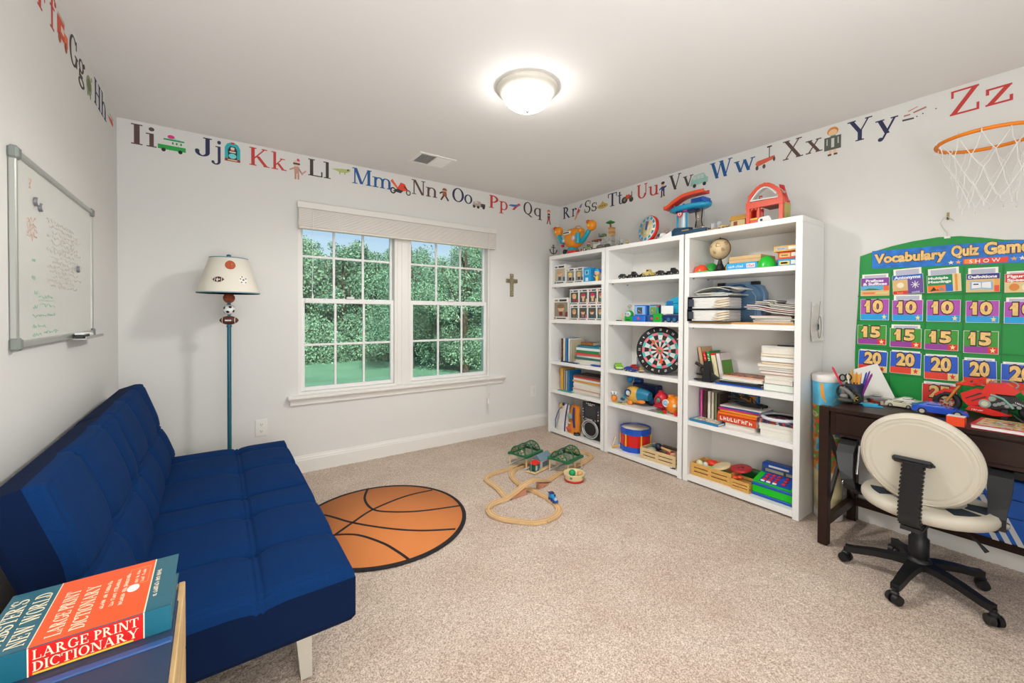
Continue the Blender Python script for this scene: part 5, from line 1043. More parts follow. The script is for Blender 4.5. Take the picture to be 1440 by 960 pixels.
def wheel(m, c, r, w, ax='y', hub=LGREY, tire=BLACK):
    d = {'y': (0, 1, 0), 'x': (1, 0, 0)}[ax]; c = Vector(c); d = Vector(d)
    m.cyl(c-d*w/2, c+d*w/2, r, r, tire, 14); m.cyl(c-d*(w/2+.0008), c+d*(w/2+.0008), r*.6, r*.6, hub, 12)
def car(label, loc, L_, col, rot=0, group=None, style='sport', name='toy_car', hub='#b5b5b3', W_=None, glass='#15181c'):
    """toy car, nose towards -y, length along y"""
    o = thing(name, label, 'toy car', loc, rot, group); W_ = W_ or L_*.42; c = mat(col, .25, coat=.5) if isinstance(col, str) else col; r = L_*.085
    prof = {'sport': [(-.5, .06), (-.49, .13), (-.30, .19), (-.12, .21), (.02, .30), (.22, .30), (.40, .22), (.5, .20), (.5, .07)],
            'truck': [(-.5, .08), (-.5, .24), (-.28, .27), (-.2, .42), (.12, .42), (.14, .26), (.5, .26), (.5, .08)],
            'wedge': [(-.5, .05), (-.48, .10), (-.15, .2), (.0, .27), (.2, .28), (.42, .22), (.5, .22), (.5, .06)]}[style]
    v = []; k = len(prof)
    for sx, ins in ((-1, 0), (1, 0)):
        for (y, z) in prof:
            tp = max(0, z-.2)*1.2; v.append((sx*(W_/2-tp*L_*.35), y*L_, z*L_))
    m = M(); m.add(v, [tuple(range(k)), tuple(reversed(range(k, 2*k)))]+[(i, k+i, k+(i+1) % k, (i+1) % k) for i in range(k)], c); part('body', m, o)
    g = mat(glass, .1); zt = .30 if style != 'truck' else .42
    m = M(); y0, y1 = (-.08, .24) if style != 'truck' else (-.2, .1)
    m.box((-W_/2-.0008+(zt-.2)*L_*.25, y0*L_+.02*L_, .215*L_), (W_/2+.0008-(zt-.2)*L_*.25, y1*L_-.02*L_, (zt-.035)*L_), g, .001); part('windows', m, o)
    for y in (-.31, .31):
        for sx in (-1, 1):
            m = M(); wheel(m, (sx*(W_/2-L_*.02), y*L_, r), r, L_*.08, 'x', mat(hub, .3, .4)); part('wheel', m, o)
    o.scale = (1, 1, 1.0)
    return o
# ================= corner bookcase contents =================
z = LV[4]+.0005; X0 = 2.862
figbox('large figure box with tan window and blue car, left end of the top shelf', (X0, 3.185, z), .165, .195, '#2a6a9a', '#caa078', '#355f7a', '#b9b09a')
figbox('white figure box with yellow-haired figure, second on the top shelf', (X0+.005, 3.036, z), .118, .148, '#c0a040', '#e2c860', '#2b2b2b', '#8f928c')
figbox('white figure box with blond figure, third on the top shelf', (X0+.005, 2.914, z), .112, .146, '#9a8a70', '#d9b060', '#3a3a3a', '#8b8f8a')
bt = box_toy('toy_carton', 'bright blue toy carton on the top shelf of the corner bookcase', 'toy box', (X0+.004, 2.806, z), (.085, .09, .132), '#1f9ad8', panels=((.2, .8, .5, .85, '#7cc8ea'), (.3, .7, .05, .3, '#d8e8f0'), (.4, .6, .58, .76, '#1c4f86')))
tf = thing('toy_figurine', 'small figurine with a blue cap beside the blue carton', 'figurine', (X0+.02, 2.690, z))
part('body', M().lathe([(.014, 0), (.017, .02), (.013, .048), (.006, .052)], YEL, n=14).cyl((-.004, .012, .03), (-.014, .03, .05), .004, .004, SKIN, 8).cyl((-.004, -.012, .03), (-.014, -.024, .018), .004, .004, SKIN, 8), tf)
part('head', M().ell((0, 0, .078), (.026, .030, .028), SKIN).ell((-.026, .010, .078), .003, BLACK, 8, 5).ell((-.026, -.010, .078), .003, BLACK, 8, 5), tf)
part('cap', M().ell((.004, 0, .095), (.028, .033, .026), CYAN).tube([(0, -.02, .105), (.0, -.045, .10), (0, -.05, .075)], [.012, .010, .006], BLUE, 8), tf)
z = LV[3]+.0005
figbox('tall figure box with tan window and red tree branch, left on the second shelf', (X0, 3.165, z), .215, .222, '#8a7a5a', '#8a6a4a', '#7a2a22', '#8f8472', .09)
for i, (y, w, hr, bd, lb) in enumerate([(2.975, .112, '#cf9a60', '#7a5a40', 'lower figure box with sandy-haired figure'), (2.856, .116, '#5a3a2a', '#b85a6a', 'lower figure box with pink body figure'), (2.738, .112, '#6a4030', '#3a4a5a', 'lower figure box with brown-haired figure'), (2.6385, .082, '#b89060', '#4a8a84', 'lower figure box partly behind the upright')]):
    figbox(lb+' on the second shelf', (X0+.004, y, z), w, .150, ['#c87a3c', '#c84a6a', '#c04a7a', '#4a4a8a'][i], hr, bd)
for i, (y, w, hr, bd, lb) in enumerate([(2.975, .120, '#e0b070', '#b02038', 'upper figure box with maroon figure'), (2.852, .116, '#c8323c', '#e3b591', 'upper figure box with red cap figure'), (2.732, .114, '#d8205c', '#e3b591', 'upper figure box with crimson-haired figure'), (2.634, .076, '#c86a5c', '#4a8a6a', 'upper figure box beside the upright')]):
    figbox(lb+' stacked on the second shelf', (X0+.004, y, z+.1505), w, .150, ['#3a5a8a', '#2a6a8a', '#b0305a', '#c03a5a'][i], hr, bd)
# third shelf: standing books + pile
z = LV[2]+.0005
for y, t, h, c, lb, ti in [(3.178, .022, .232, '#4a2c1c', 'brown and orange spined book standing at the left of the third shelf', ('#e0803a', 'xxxxx')), (3.146, .030, .236, '#e8e0cc', 'cream spined book standing beside the brown book', None), (3.108, .034, .238, '#1d76b4', 'blue standing book left of the book pile', None), (3.072, .026, .236, '#efece4', 'white standing book beside the blue one', None), (3.038, .020, .226, '#c9bd9f', 'beige standing book against the pile', None)]:
    book(lb, (2.895, y, z), .17, h, t, c, group='standing books on the third shelf', title=ti)
zz = z
def pile(items, x, y, z, group, base='book'):
    for it in items:
        w_, d_, t_b, col, lb = it[:5]; dx, dy, rz = (it[5] if len(it) > 5 else (0, 0, 0))
        book(lb, (x+dx, y+dy, z), d_, w_, t_b, col, (0, 0, rz), group, lie=True, spine=(it[6] if len(it) > 6 else '-x')); z += t_b+.0004
    return z
zt_ = pile([(.36, .20, .020, '#e6e2da', 'white magazine at the bottom of the book pile', (0, 0, .02)), (.34, .19, .024, '#efe6d2', 'cream book near the bottom of the book pile', (.004, .01, -.02), '+x'), (.33, .2, .022, '#2f6f66', 'dark green book low in the book pile', (0, .01, .03)), (.32, .2, .018, '#f0ede6', 'white book in the middle of the book pile', (.006, .0, -.03), '+x'), (.33, .2, .022, '#d94a4a', 'red and blue spined book in the middle of the pile', (0, 0, .02)), (.30, .19, .026, '#2d8f4a', 'green book in the upper part of the pile', (.004, .01, -.02)), (.30, .19, .026, '#e4edf0', 'white and light blue book near the top of the pile', (0, 0, .04)), (.28, .18, .018, '#1f8aa0', 'teal book on top of the book pile', (.006, .005, 0))],
           2.88, 2.80, z, 'flat books on the third shelf')
book('small orange and brown paperback on top of the pile', (2.95, 2.88, zt_), .10, .15, .030, '#8a5a34', (0, 0, .1), lie=True, title=('#e07a2a', 'xxxxx'))
book('thin navy book lying in front of the pile on the third shelf', (2.842, 3.02, z), .032, .24, .008, '#2a3c78', lie=True)
solo('blue_toy_boat', M().ell((0, 0, .009), (.022, .075, .0088), mat('#1c4fa8', .4), 16, 8).box((-.006, -.03, .012), (.006, .03, .019), mat('#d8d0e0', .5), .002), 'small blue boat-shaped toy on the shelf edge below the pile', 'toy', (2.862, 2.674, z), .0)
# fourth shelf
z = LV[1]+.0005
for y, t, h, c, lb in [(3.172, .050, .222, '#dfa63c', 'thick yellow book standing at the left of the fourth shelf'), (3.130, .024, .205, '#a3a19a', 'grey book standing beside the yellow one'), (3.103, .018, .205, '#c9c4b8', 'light grey book standing on the fourth shelf'), (3.070, .030, .212, '#1f74b0', 'blue book standing against the magazine pile')]:
    book(lb, (2.89, y, z), .16, h, t, c, group='standing books on the fourth shelf')
book('thin turquoise booklet lying on the front edge of the fourth shelf', (2.838, 3.08, z), .045, .20, .006, '#4fb5a8', (0, 0, .02), lie=True)
pile([(.38, .21, .016, '#dcd8d0', 'grey magazine at the bottom of the magazine pile', (.02, 0, .03)), (.36, .2, .020, '#e8dcc8', 'cream magazine second from the bottom', (.01, .01, -.02), '+x'), (.37, .2, .016, '#d8b0a0', 'pinkish magazine low in the pile', (.012, 0, .02)), (.36, .21, .020, '#efeae0', 'white magazine below the middle of the pile', (.008, 0, -.03), '+x'), (.36, .2, .018, '#e2ddd2', 'off-white magazine in the middle of the pile', (.012, 0, .02), '+x'), (.35, .2, .020, '#f1ede4', 'bright white magazine above the middle of the pile', (.01, 0, 0), '+x'), (.36, .2, .018, '#e0a24a', 'orange-edged magazine in the upper pile', (.006, .01, -.03)), (.35, .2, .022, '#c7c3cc', 'lavender grey magazine near the top', (.01, 0, .02), '+x'), (.35, .2, .018, '#c9483c', 'red magazine second from the top of the pile', (.008, 0, 0)), (.33, .19, .014, '#5c4038', 'dark brown magazine on top of the pile', (.012, 0, .03))],
     2.868, 2.815, z, 'flat magazines on the fourth shelf')
# bottom: tote bag, karaoke speaker
z = LV[0]+.0005
bag = thing('fabric_bag', 'white and orange fabric bag with navy trim on the bottom shelf', 'bag', (2.90, 3.10, z))
def sack(w, h, d, m_, lean=0, n=9, k=8):
    m = M(); V = []
    for i in range(k+1):
        f = i/k; ww = w*(1-.25*f*f+.06*math.sin(f*9)); dd = d*(1-.75*f)
        for j in range(n*2):
            a = 2*math.pi*j/(n*2); V.append((dd/2*math.cos(a)+lean*f+.004*math.sin(a*3+i), ww/2*math.copysign(abs(math.sin(a))**.7, math.sin(a))+.006*math.sin(i*1.3), h*f+(.012*math.sin(a*4) if i == k else 0)))
    n2 = n*2; m.add(V, [(i*n2+j, i*n2+(j+1) % n2, (i+1)*n2+(j+1) % n2, (i+1)*n2+j) for i in range(k) for j in range(n2)], m_, True); m.add(V[:n2], [tuple(reversed(range(n2)))], m_); m.add(V[-n2:], [tuple(range(n2))], m_); return m
WF = mat('#dcd8d2', .85, bump=(60, .5, .004)); OF = mat('#e98a22', .7, bump=(60, .5, .004)); NB = mat('#20307a', .7)
m = sack(.15, .25, .12, WF, .02); m.move(Matrix.Translation((0, .05, 0))); part('white_panel', m, bag)
m = sack(.15, .26, .11, OF, .025); m.move(Matrix.Translation((.015, -.085, 0))); part('orange_panel', m, bag)
part('navy_trim', M().tube([(-.052, -.02, .005), (-.05, -.022, .09), (-.03, -.018, .19), (-.005, -.01, .255), (.01, .0, .27)], .006, NB, 8).tube([(-.05, .122, .01), (-.052, .118, .10), (-.03, .095, .19), (0, .06, .25)], .004, NB, 8).tube([(-.02, -.12, .26), (-.036, -.125, .18), (-.05, -.155, .07)], .010, NB, 8), bag)
part('printed_patch', M().ell((-.043, -.085, .17), (.006, .035, .03), mat('#8aa79a', .7)).ell((-.05, -.08, .045), (.006, .04, .02), mat('#d8684a', .7)).ell((-.046, -.07, .10), (.006, .03, .008), WF), bag)
part('dark_tip', M().ell((-.01, .045, .262), (.014, .016, .016), NAVY).ell((0, .085, .235), (.016, .03, .03), mat('#d9b06c', .7)), bag)
sp_ = thing('karaoke_speaker', 'black karaoke speaker with a silver-ringed cone on the bottom shelf', 'speaker', (2.868, 2.742, z), R(0))
part('cabinet', M().box((.02, -.115, 0), (.20, .115, .335), mat('#1b1c1e', .5), .008), sp_)
part('top_panel', M().box((-.004, -.112, .175), (.0195, .112, .345), mat('#202226', .4), .006).box((-.0055, -.066, .205), (-.0035, .066, .315), mat('#2c2f33', .25)), sp_)
m = M(); SIL = mat('#c5c6c6', .3, .5); m.torus((0, .012, .098), .092, .007, SIL, 'x', 44, 8, (1.08, .9)).torus((.002, .012, .098), .074, .004, SIL, 'x', 44, 8, (1.08, .9)); part('cone_ring', m, sp_, 'silver ring')
part('cone', M().lathe([(.0001, .012), (.02, .012), (.028, .016), (.07, .004)], mat('#17181a', .6), (0, .012, .098), 30, 'x', scl=(1.08, .9)), sp_)
m = M(); put_marks(m, 'xxxxxxx', WHITE, (-.0062, .072, .185), (0, -1, 0), (0, 0, 1), .10, .011, bold=.02); put_marks(m, 'x', WHITE, (-.0062, -.055, .184), (0, -1, 0), (0, 0, 1), .012, .013)
m.box((-.0062, -.02, .322), (-.0042, .03, .327), WHITE)
for y in (-.095, .095):
    for i in range(4): m.ell((-.006, y, .20+.026*i), (.003, .006, .007), mat(['#e8e6e4', '#c05a4a', '#e8e6e4', '#b8b6b4'][i], .4), 8, 6)
for i in range(5): m.box((-.006, -.05+i*.024, .334), (-.002, -.038+i*.024, .340), WHITE)
part('controls', m, sp_)
solo('cable_coil', M().torus((0, 0, .006), .03, .005, BLACK, 'z', 20, 6).torus((.005, .01, .015), .026, .005, BLACK, 'z', 20, 6), 'black cable coil in front of the fabric bag', 'cable', (2.868, 2.925, z))
# ================= tops of the bookcases =================
z = BH+.0005
rb = thing('octopus_toy', 'orange and teal toy vehicle with two raised round claws on the corner bookcase', 'toy', (2.955, 3.07, z))
OB = mat('#ef951a', .35); TB = mat('#1fa3b8', .35)
m = M(); m.ell((0, 0, .165), (.075, .135, .105), OB, 24, 14); part('body', m, rb)
part('dome', M().ell((0, .03, .225), (.06, .085, .042), OB, 20, 10).box((-.075, -.01, .205), (-.055, .095, .235), WHITE, .006).box((-.078, .0, .212), (-.070, .085, .226), mat('#3e6a7a', .2), .002), rb)
part('base', M().cyl((0, .02, 0), (0, .02, .075), .085, .05, TB, 24).box((-.09, -.10, 0), (-.03, .02, .035), RED, .008).cyl((-.08, .06, .03), (-.06, .06, .03), .025, .025, DARK, 14), rb)
m = M(); m.tube([(-.02, .12, .14), (-.03, .16, .15), (-.03, .19, .20), (-.02, .205, .235)], [.024, .024, .022, .02], TB, 12); part('arm', m, rb)
m = M(); m.tube([(-.02, -.12, .12), (-.03, -.16, .13), (-.03, -.205, .18), (-.02, -.225, .215)], [.026, .024, .022, .02], TB, 12).tube([(-.055, -.105, .10), (-.06, -.11, .20)], .024, TB, 12); part('arm', m, rb)
for y, zc in ((.215, .262), (-.255, .252)):
    m = M(); m.ell((-.02, y, zc), (.045, .050, .052), OB, 18, 12).ell((-.05, y+.02, zc+.035), (.02, .022, .018), mat('#cf4a1c', .4)).ell((-.058, y+.004, zc-.005), (.012, .014, .014), YEL); part('claw', m, rb)
part('porthole', M().torus((-.068, -.055, .155), .022, .006, mat('#b8bcd8', .3), 'x', 20, 8).ell((-.066, -.055, .155), (.004, .02, .02), WHITE).torus((-.055, .10, .15), .018, .005, LGREY, 'x', 20, 8).ell((-.05, .10, .15), (.01, .015, .015), WHITE), rb)
part('turret', M().box((-.045, -.125, .205), (.03, -.01, .25), OB, .012).tube([(-.02, -.02, .25), (-.02, -.045, .275), (-.02, -.09, .275), (-.02, -.115, .25)], .005, mat('#cfa24a', .4), 8), rb)
part('side_fin', M().ell((-.05, .118, .10), (.02, .018, .016), mat('#c02a3a', .4)), rb)
mk = thing('toy_motorbike', 'tiny green motorbike with rider in front of the stone castle toy', 'toy', (2.875, 2.80, z))
m = M(); wheel(m, (0, .045, .020), .020, .012, 'x'); part('wheel', m, mk); m = M(); wheel(m, (0, -.035, .015), .015, .01, 'x'); part('wheel', m, mk)
part('frame', M().box((-.008, -.03, .018), (.008, .04, .038), mat('#8f9a6a', .5), .004).tube([(0, -.035, .018), (0, -.02, .055)], .003, GREY, 6), mk)
part('rider', M().box((-.008, -.012, .036), (.008, .012, .062), mat('#5a6a3a', .5), .003).ell((0, -.004, .073), .011, SKIN, 10, 7).ell((0, -.004, .079), (.012, .013, .009), RED, 10, 7).cyl((0, -.01, .055), (0, -.028, .05), .004, .003, mat('#5a6a3a', .5), 6), mk)
m = M(); m.box((-.006, -.006, 0), (.006, .006, .018), RED, .002).ell((0, 0, .024), .007, BROWN, 8, 6); solo('toy_minifigure', m, 'tiny red and brown minifigure between the orange toy and the motorbike', 'figurine', (2.868, 2.885, z))
cs_ = thing('toy_castle', 'grey stone toy fort with a brick tower and green palm', 'toy building', (2.925, 2.635, z)); cs_.scale = (1.12, 1.12, 1.12)
SG, SD_, TN = mat('#a9a7a0', .6), mat('#5d5a56', .6), mat('#c9a06a', .6)
part('rock_base', M().box((-.05, -.10, 0), (.06, .12, .014), SD_, .004).ell((-.03, .03, .02), (.02, .04, .02), mat('#6f6a62', .7), 8, 6).ell((-.03, -.05, .02), (.02, .03, .018), mat('#4a4744', .7), 8, 6), cs_)
m = M()
for iz in range(4):
    for iy in range(4): m.box((-.02, -.085+iy*.028+(.006 if iz % 2 else 0), .014+iz*.022), (.03, -.059+iy*.028+(.006 if iz % 2 else 0), .035+iz*.022), SG, .002)
part('stone_wall', m, cs_)
m = M()
for iz in range(4): m.box((-.012, -.085, .103+iz*.017), (.028, -.04, .119+iz*.017), [TN, mat('#b9895a', .6)][iz % 2], .002)
part('tower', m, cs_)
part('hut', M().box((-.035, .03, .014), (.02, .10, .05), mat('#cfc5b8', .6)).add([(-.045, .02, .072), (-.045, .11, .072), (.03, .11, .08), (.03, .02, .08), (-.045, .02, .085), (-.045, .11, .082), (.03, .065, .105), (.03, .06, .105)], [(0, 1, 2, 3), (4, 5, 6, 7), (0, 1, 5, 4), (1, 2, 6, 5), (2, 3, 7, 6), (3, 0, 4, 7)], mat('#7a3c28', .6)), cs_)
for y in (.035, .095): part('post', M().cyl((-.036, y, .014), (-.036, y, .075), .003, .003, LGREY, 8), cs_)
m = M().cyl((.005, -.055, .165), (.005, -.05, .205), .008, .006, mat('#8a4a2a', .6), 8); part('palm_trunk', m, cs_)
m = M()
for a in range(6): m.ell((.005+.018*math.cos(a*1.05), -.05+.022*math.sin(a*1.05), .212), (.017, .017, .008), mat('#1f7a34', .6), 8, 5)
m.ell((.005, -.05, .220), (.014, .014, .010), mat('#248a3c', .6), 8, 6); part('palm_leaves', m, cs_)
part('bush', M().ell((.0, .02, .115), (.02, .035, .018), mat('#5a6a40', .7), 10, 6), cs_); part('crest', M().box((-.01, .055, .105), (.0, .068, .14), mat('#4f7a82', .5), .003), cs_)
for y, h, c, lb in ((2.43, .045, '#8d8f8c', 'small grey knight figure left of the toy clock'), (2.40, .06, '#b5b5b0', 'taller pale grey knight figure left of the toy clock'), (2.335, .04, '#cfa85a', 'small tan figure beside the toy clock')):
    g = thing('toy_knight', lb, 'figurine', (2.875, y, z), 0); c_ = mat(c, .5)
    part('body', M().box((-.007, -.009, 0), (.007, .009, h*.35), mat('#6a6a6a', .5), .001).box((-.007, -.010, h*.36), (.007, .010, h*.72), c_, .002).cyl((0, .012, h*.65), (-.008, .014, h*.4), .003, .003, c_, 6), g); part('head', M().ell((0, 0, h*.86), (.008, .008, h*.15), c_, 10, 7), g)
    part('lance', M().cyl((-.009, .014, 0), (-.009, .014, h*1.25), .0012, .0012, GREY, 6), g)
ck = thing('toy_clock', 'round learning clock with blue dashes and a red rim on the middle bookcase', 'toy clock', (2.935, 2.175, z), 0)
CR_, zc = .112, .113; tilt = Matrix.Translation((0, 0, zc)) @ Matrix.Rotation(R(10), 4, 'Y') @ Matrix.Rotation(R(-14), 4, 'Z')
def ckp(name, m, lab=None): m.move(tilt); part(name, m, ck, lab)
ckp('rim', M().lathe([(CR_-.006, .020), (CR_, .016), (CR_, -.010), (CR_-.006, -.012), (.0001, -.012)], RED, (0, 0, 0), 40, 'x'))
ckp('face', M().lathe([(CR_-.007, -.0122), (CR_-.007, -.0150), (.0001, -.0150)], mat('#efe9d6', .4), (0, 0, 0), 40, 'x'))
ckp('inner_face', M().lathe([(.072, -.0151), (.072, -.0158), (.0001, -.0158)], mat('#dccfa2', .4, var=(40, .2)), (0, 0, 0), 36, 'x'))
m = M()
for i in range(12):
    a = i*math.pi/6; q = [(.078, a-.17), (.078, a+.17), (.101, a+.15), (.101, a-.15)]; m.prism([(r_*math.sin(t), r_*math.cos(t)) for r_, t in q], mat(['#2f9ad0', '#2aa7c8'][i % 2], .4), (-.0151, 0, 0), (0, -1, 0), (0, 0, 1), .0012)
ckp('hour_marks', m)
m = M().prism([(-.010, -.012), (.010, -.012), (.012, .01), (.008, .062), (-.008, .062), (-.012, .01)], mat('#2563a8', .4), (-.0165, .004, 0), (0, -1, 0), (0, 0, 1), .003).prism([(-.004, .01), (.008, .008), (.02, .056), (.010, .06)], mat('#c8502a', .4), (-.0160, .0, 0), (0, -1, 0), (0, 0, 1), .002)
ckp('hands', m)
part('feet', M().box((-.03, .055, 0), (.02, .10, .018), RED, .006).box((-.03, -.10, 0), (.02, -.055, .020), RED, .006), ck)
tc_ = thing('toy_helicopter', 'small white and red toy aircraft right of the toy clock', 'toy', (2.91, 2.02, z))
part('body', M().ell((0, 0, .032), (.022, .045, .022), WHITE).tube([(0, -.03, .038), (.0, -.062, .05)], [.010, .005], RED, 8), tc_); part('canopy', M().ell((-.006, .022, .036), (.018, .02, .016), mat('#3e4c58', .2)), tc_); part('skid', M().box((-.02, -.03, 0), (-.014, .03, .004), LGREY).box((.014, -.03, 0), (.02, .03, .004), LGREY).box((-.018, -.004, .004), (-.015, .0, .02), LGREY).box((.015, -.004, .004), (.018, 0, .02), LGREY), tc_)
part('rotor', M().torus((0, -.02, .062), .022, .003, mat('#d8b8a8', .5), 'x', 16, 6), tc_)
solo('white_card', M().box((-.001, -.055, 0), (.001, .055, .004), WHITE).add([(-.001, .05, .004), (-.001, -.055, .004), (-.001, -.055, .045), (.001, .05, .004), (.001, -.055, .004), (.001, -.055, .045)], [(0, 1, 2), (5, 4, 3), (0, 3, 4, 1), (1, 4, 5, 2), (2, 5, 3, 0)], WHITE), 'white card standing at the front edge left of the toy tower', 'card', (2.85, 1.955, z))
tw = thing('toy_lookout_tower', 'toy lookout tower with turquoise deck and red slide on the bookcases', 'toy building', (2.955, 1.83, z))
CT = mat('#1f9fcc', .3); DN = mat('#17435f', .4)
part('base', M().prism([(-.10, -.20), (.07, -.20), (.07, .06), (-.09, .085), (-.11, .03)], DN, (0, 0, 0), (1, 0, 0), (0, 1, 0), .03).box((-.105, -.07, .0302), (.06, -.015, .034), YEL), tw)
part('front_wedge', M().add([(-.105, -.06, .03), (-.105, .08, .03), (-.03, .08, .03), (-.03, -.06, .03), (-.085, -.06, .055), (-.085, .06, .065), (-.03, .06, .07), (-.03, -.06, .06)], [(3, 2, 1, 0), (4, 5, 6, 7), (0, 1, 5, 4), (1, 2, 6, 5), (2, 3, 7, 6), (3, 0, 4, 7)], DN), tw)
part('lift_tube', M().cyl((-.01, .02, .03), (-.01, .02, .195), .030, .030, mat('#cfe0e4', .2), 20, smooth=True).box((-.048, .055, .03), (-.035, .068, .17), CT, .003).box((-.048, -.022, .03), (-.035, -.010, .19), CT, .003), tw)
part('clear_column', M().lathe([(.030, .06), (.022, .11), (.030, .195)], glassy('#e6e2da'), (.0, -.09, 0), 20), tw)
part('post', M().cyl((.0, -.13, .034), (.0, -.13, .20), .003, .003, GREY, 8), tw)
m = M().lathe([(.0001, .195), (.09, .198), (.105, .208), (.108, .225), (.10, .232), (.0001, .228)], CT, (-.005, -.02, 0), 30, scl=(.8, 1.55))
for i in range(12): a = i*math.pi/6; m.ell((-.005+.085*math.cos(a), -.02+.165*math.sin(a), .232), (.006, .009, .006), mat('#187fa8', .4), 8, 5)
part('deck', m, tw); part('deck_underside', M().box((-.06, -.09, .182), (.03, .07, .197), NAVY, .006).box((-.062, -.03, .184), (-.058, .0, .194), PINK), tw)
part('cabin', M().box((-.05, -.155, .232), (.05, -.05, .272), mat('#1d5fc4', .35), .006).box((-.053, -.14, .24), (-.049, -.07, .262), mat('#154a9c', .3)), tw)
sl = M(); pts = [(-.04, -.17, .298), (-.04, -.08, .300), (-.045, .0, .292), (-.05, .07, .262), (-.05, .12, .235), (-.05, .155, .228)]; sl.ribbon(smooth(pts, 4), (0, 0, 1), .075, .014, mat('#e03a26', .35))
sl.ribbon(smooth([(p[0]-.036, p[1], p[2]+.008) for p in pts], 4), (0, 0, 1), .008, .022, mat('#e8582c', .35)).ribbon(smooth([(p[0]+.036, p[1], p[2]+.008) for p in pts], 4), (0, 0, 1), .008, .022, mat('#d83222', .35)); part('slide', sl, tw)
part('slide_post', M().box((-.055, .105, .225), (-.043, .118, .262), BLUE, .002), tw)
m = M().prism([(0, -.026), (.02, -.012), (.025, .010), (.014, .024), (-.014, .024), (-.025, .010), (-.02, -.012)], RED, (-.05, .035, .172), (0, -1, 0), (0, 0, 1), .005)
m.prism([(0, -.016), (.013, -.006), (.016, .009), (.008, .017), (-.008, .017), (-.016, .009), (-.013, -.006)], WHITE, (-.0552, .035, .172), (0, -1, 0), (0, 0, 1), .001).prism(ec(0, -.003, .007, .006), RED, (-.0562, .035, .172), (0, -1, 0), (0, 0, 1), .001)
for a in (-.007, 0, .007): m.prism(ec(a, .009-abs(a)*.3, .0026, .003), RED, (-.0562, .035, .172), (0, -1, 0), (0, 0, 1), .001)
part('badge', m, tw, 'red and white shield badge')
part('side_ramp', M().box((-.10, .07, 0), (-.06, .098, .045), CT, .006), tw)
# ================= middle bookcase contents =================
z = LV[4]+.0005; g_ = 'row of toy racing cars on the top shelf of the middle bookcase'
for i, (y, c, lb) in enumerate([(2.375, '#1c1c1e', 'black toy car at the left end of the row'), (2.312, '#232325', 'second black toy car from the left with a silver line'), (2.249, '#1a1a1c', 'third black toy car from the left'), (2.186, '#26221e', 'dark brown toy car in the row'), (2.123, '#cdb66a', 'first tan toy car in the row'), (2.060, '#d0ba70', 'second tan toy car in the row'), (1.997, '#222224', 'black toy car right of the tan cars'), (1.934, '#2a2a2c', 'charcoal toy car near the right end'), (1.871, '#1b1b1d', 'black toy car at the right end of the row')]):
    car(lb+' on the middle bookcase', (2.872+.052*(i % 2), y, z), .085, c, R([-8, 5, 0, 8, -4, 6, -6, 3, 0][i]), g_, 'truck' if i % 3 == 1 else 'sport', W_=.042).scale = (1, 1, 1.7)
z = LV[3]+.0005
rs = thing('toy_robot', 'small green toy robot with round face on the middle bookcase', 'toy', (2.88, 2.315, z))
part('body', M().box((-.02, -.042, 0), (.03, .042, .045), GREEN, .006).ell((0, 0, .06), (.03, .04, .035), GREEN).box((-.022, -.02, .01), (-.018, .02, .016), BLACK), rs); part('face', M().ell((-.02, 0, .062), (.014, .03, .024), mat('#c8cfd0', .3)).ell((-.033, .012, .064), .005, BLACK, 8, 6).ell((-.033, -.012, .064), .005, BLACK, 8, 6), rs)
part('antenna', M().cyl((0, 0, .092), (0, 0, .115), .004, .004, LGREY, 8).ell((0, 0, .13), (.016, .02, .016), mat('#b0aca0', .4), 10, 8), rs)
m = M().tube([(0, .03, .004), (0, 0, .006), (0, -.03, .004)], .004, DARK, 6).tube([(0, -.02, .0), (.0, -.035, .03), (0, -.03, .07)], .003, YEL, 6); solo('toy_crane_hook', m, 'thin yellow and dark toy piece left of the green robot', 'toy', (2.865, 2.415, z+.001))
for y, w, c1, c2, lb in ((2.205, .128, '#1e6fd0', '#8fb8e8', 'blue toy arcade house with a screen, left of the pair'), (2.075, .090, '#20588c', '#7aa8c0', 'darker blue toy arcade house with a green screen')):
    a = thing('toy_arcade', lb, 'toy', (2.885, y, z)); part('base', M().box((-.03, -w/2, 0), (.05, w/2, .05), mat(c1, .35), .004), a)
    part('cabinet', M().box((-.01, -w/2+.004, .0505), (.04, w/2-.004, .138), mat(c1, .35), .005).box((-.013, -w/2+.012, .058), (-.0095, w/2-.012, .13), mat(c2, .4)), a)
    part('screen', M().box((-.016, -.026, .066), (-.0135, .024, .118), mat('#3e5a5a' if y > 2.1 else '#6f9a4a', .2)), a)
    m = M(); 
    for i in range(4): m.box((-.0165, -.022+i*.012, .072+.008*(i % 3)), (-.0162, -.014+i*.012, .08+.008*(i % 3)), mat(['#d0503a', '#60a8d0', '#e0c050', '#a060b0'][i], .4))
    m.ell((-.031, 0, .026), (.003, .014, .012), mat('#c84a5a', .4), 10, 6); part('buttons', m, a)
g = thing('toy_gem_cube', 'bright green toy cube with a red button in front of the arcade toys', 'toy', (2.858, 2.018, z)); part('cube', M().box((-.012, -.038, 0), (.012, .038, .068), GREEN, .003), g); part('button', M().ell((-.012, 0, .032), (.004, .011, .011), RED, 12, 8), g); part('prongs', M().cyl((0, 0, .068), (0, .004, .125), .008, .004, GREEN, 8).ell((0, .0, .128), (.006, .016, .006), RED, 8, 6), g)
tv = thing('toy_truck', 'turquoise toy truck with a white blank sign on the second shelf', 'toy', (2.965, 1.925, z))
TQ = mat('#25a8cc', .35)
part('cab', M().box((-.06, -.075, .06), (.06, .07, .15), TQ, .012).prism([(.07, .15), (-.02, .195), (-.075, .2), (-.075, .15)], TQ, (-.06, 0, 0), (0, 1, 0), (0, 0, 1), .12), tv); part('window', M().box((-.063, -.01, .125), (-.0605, .045, .165), mat('#1f6fae', .2), .001), tv)
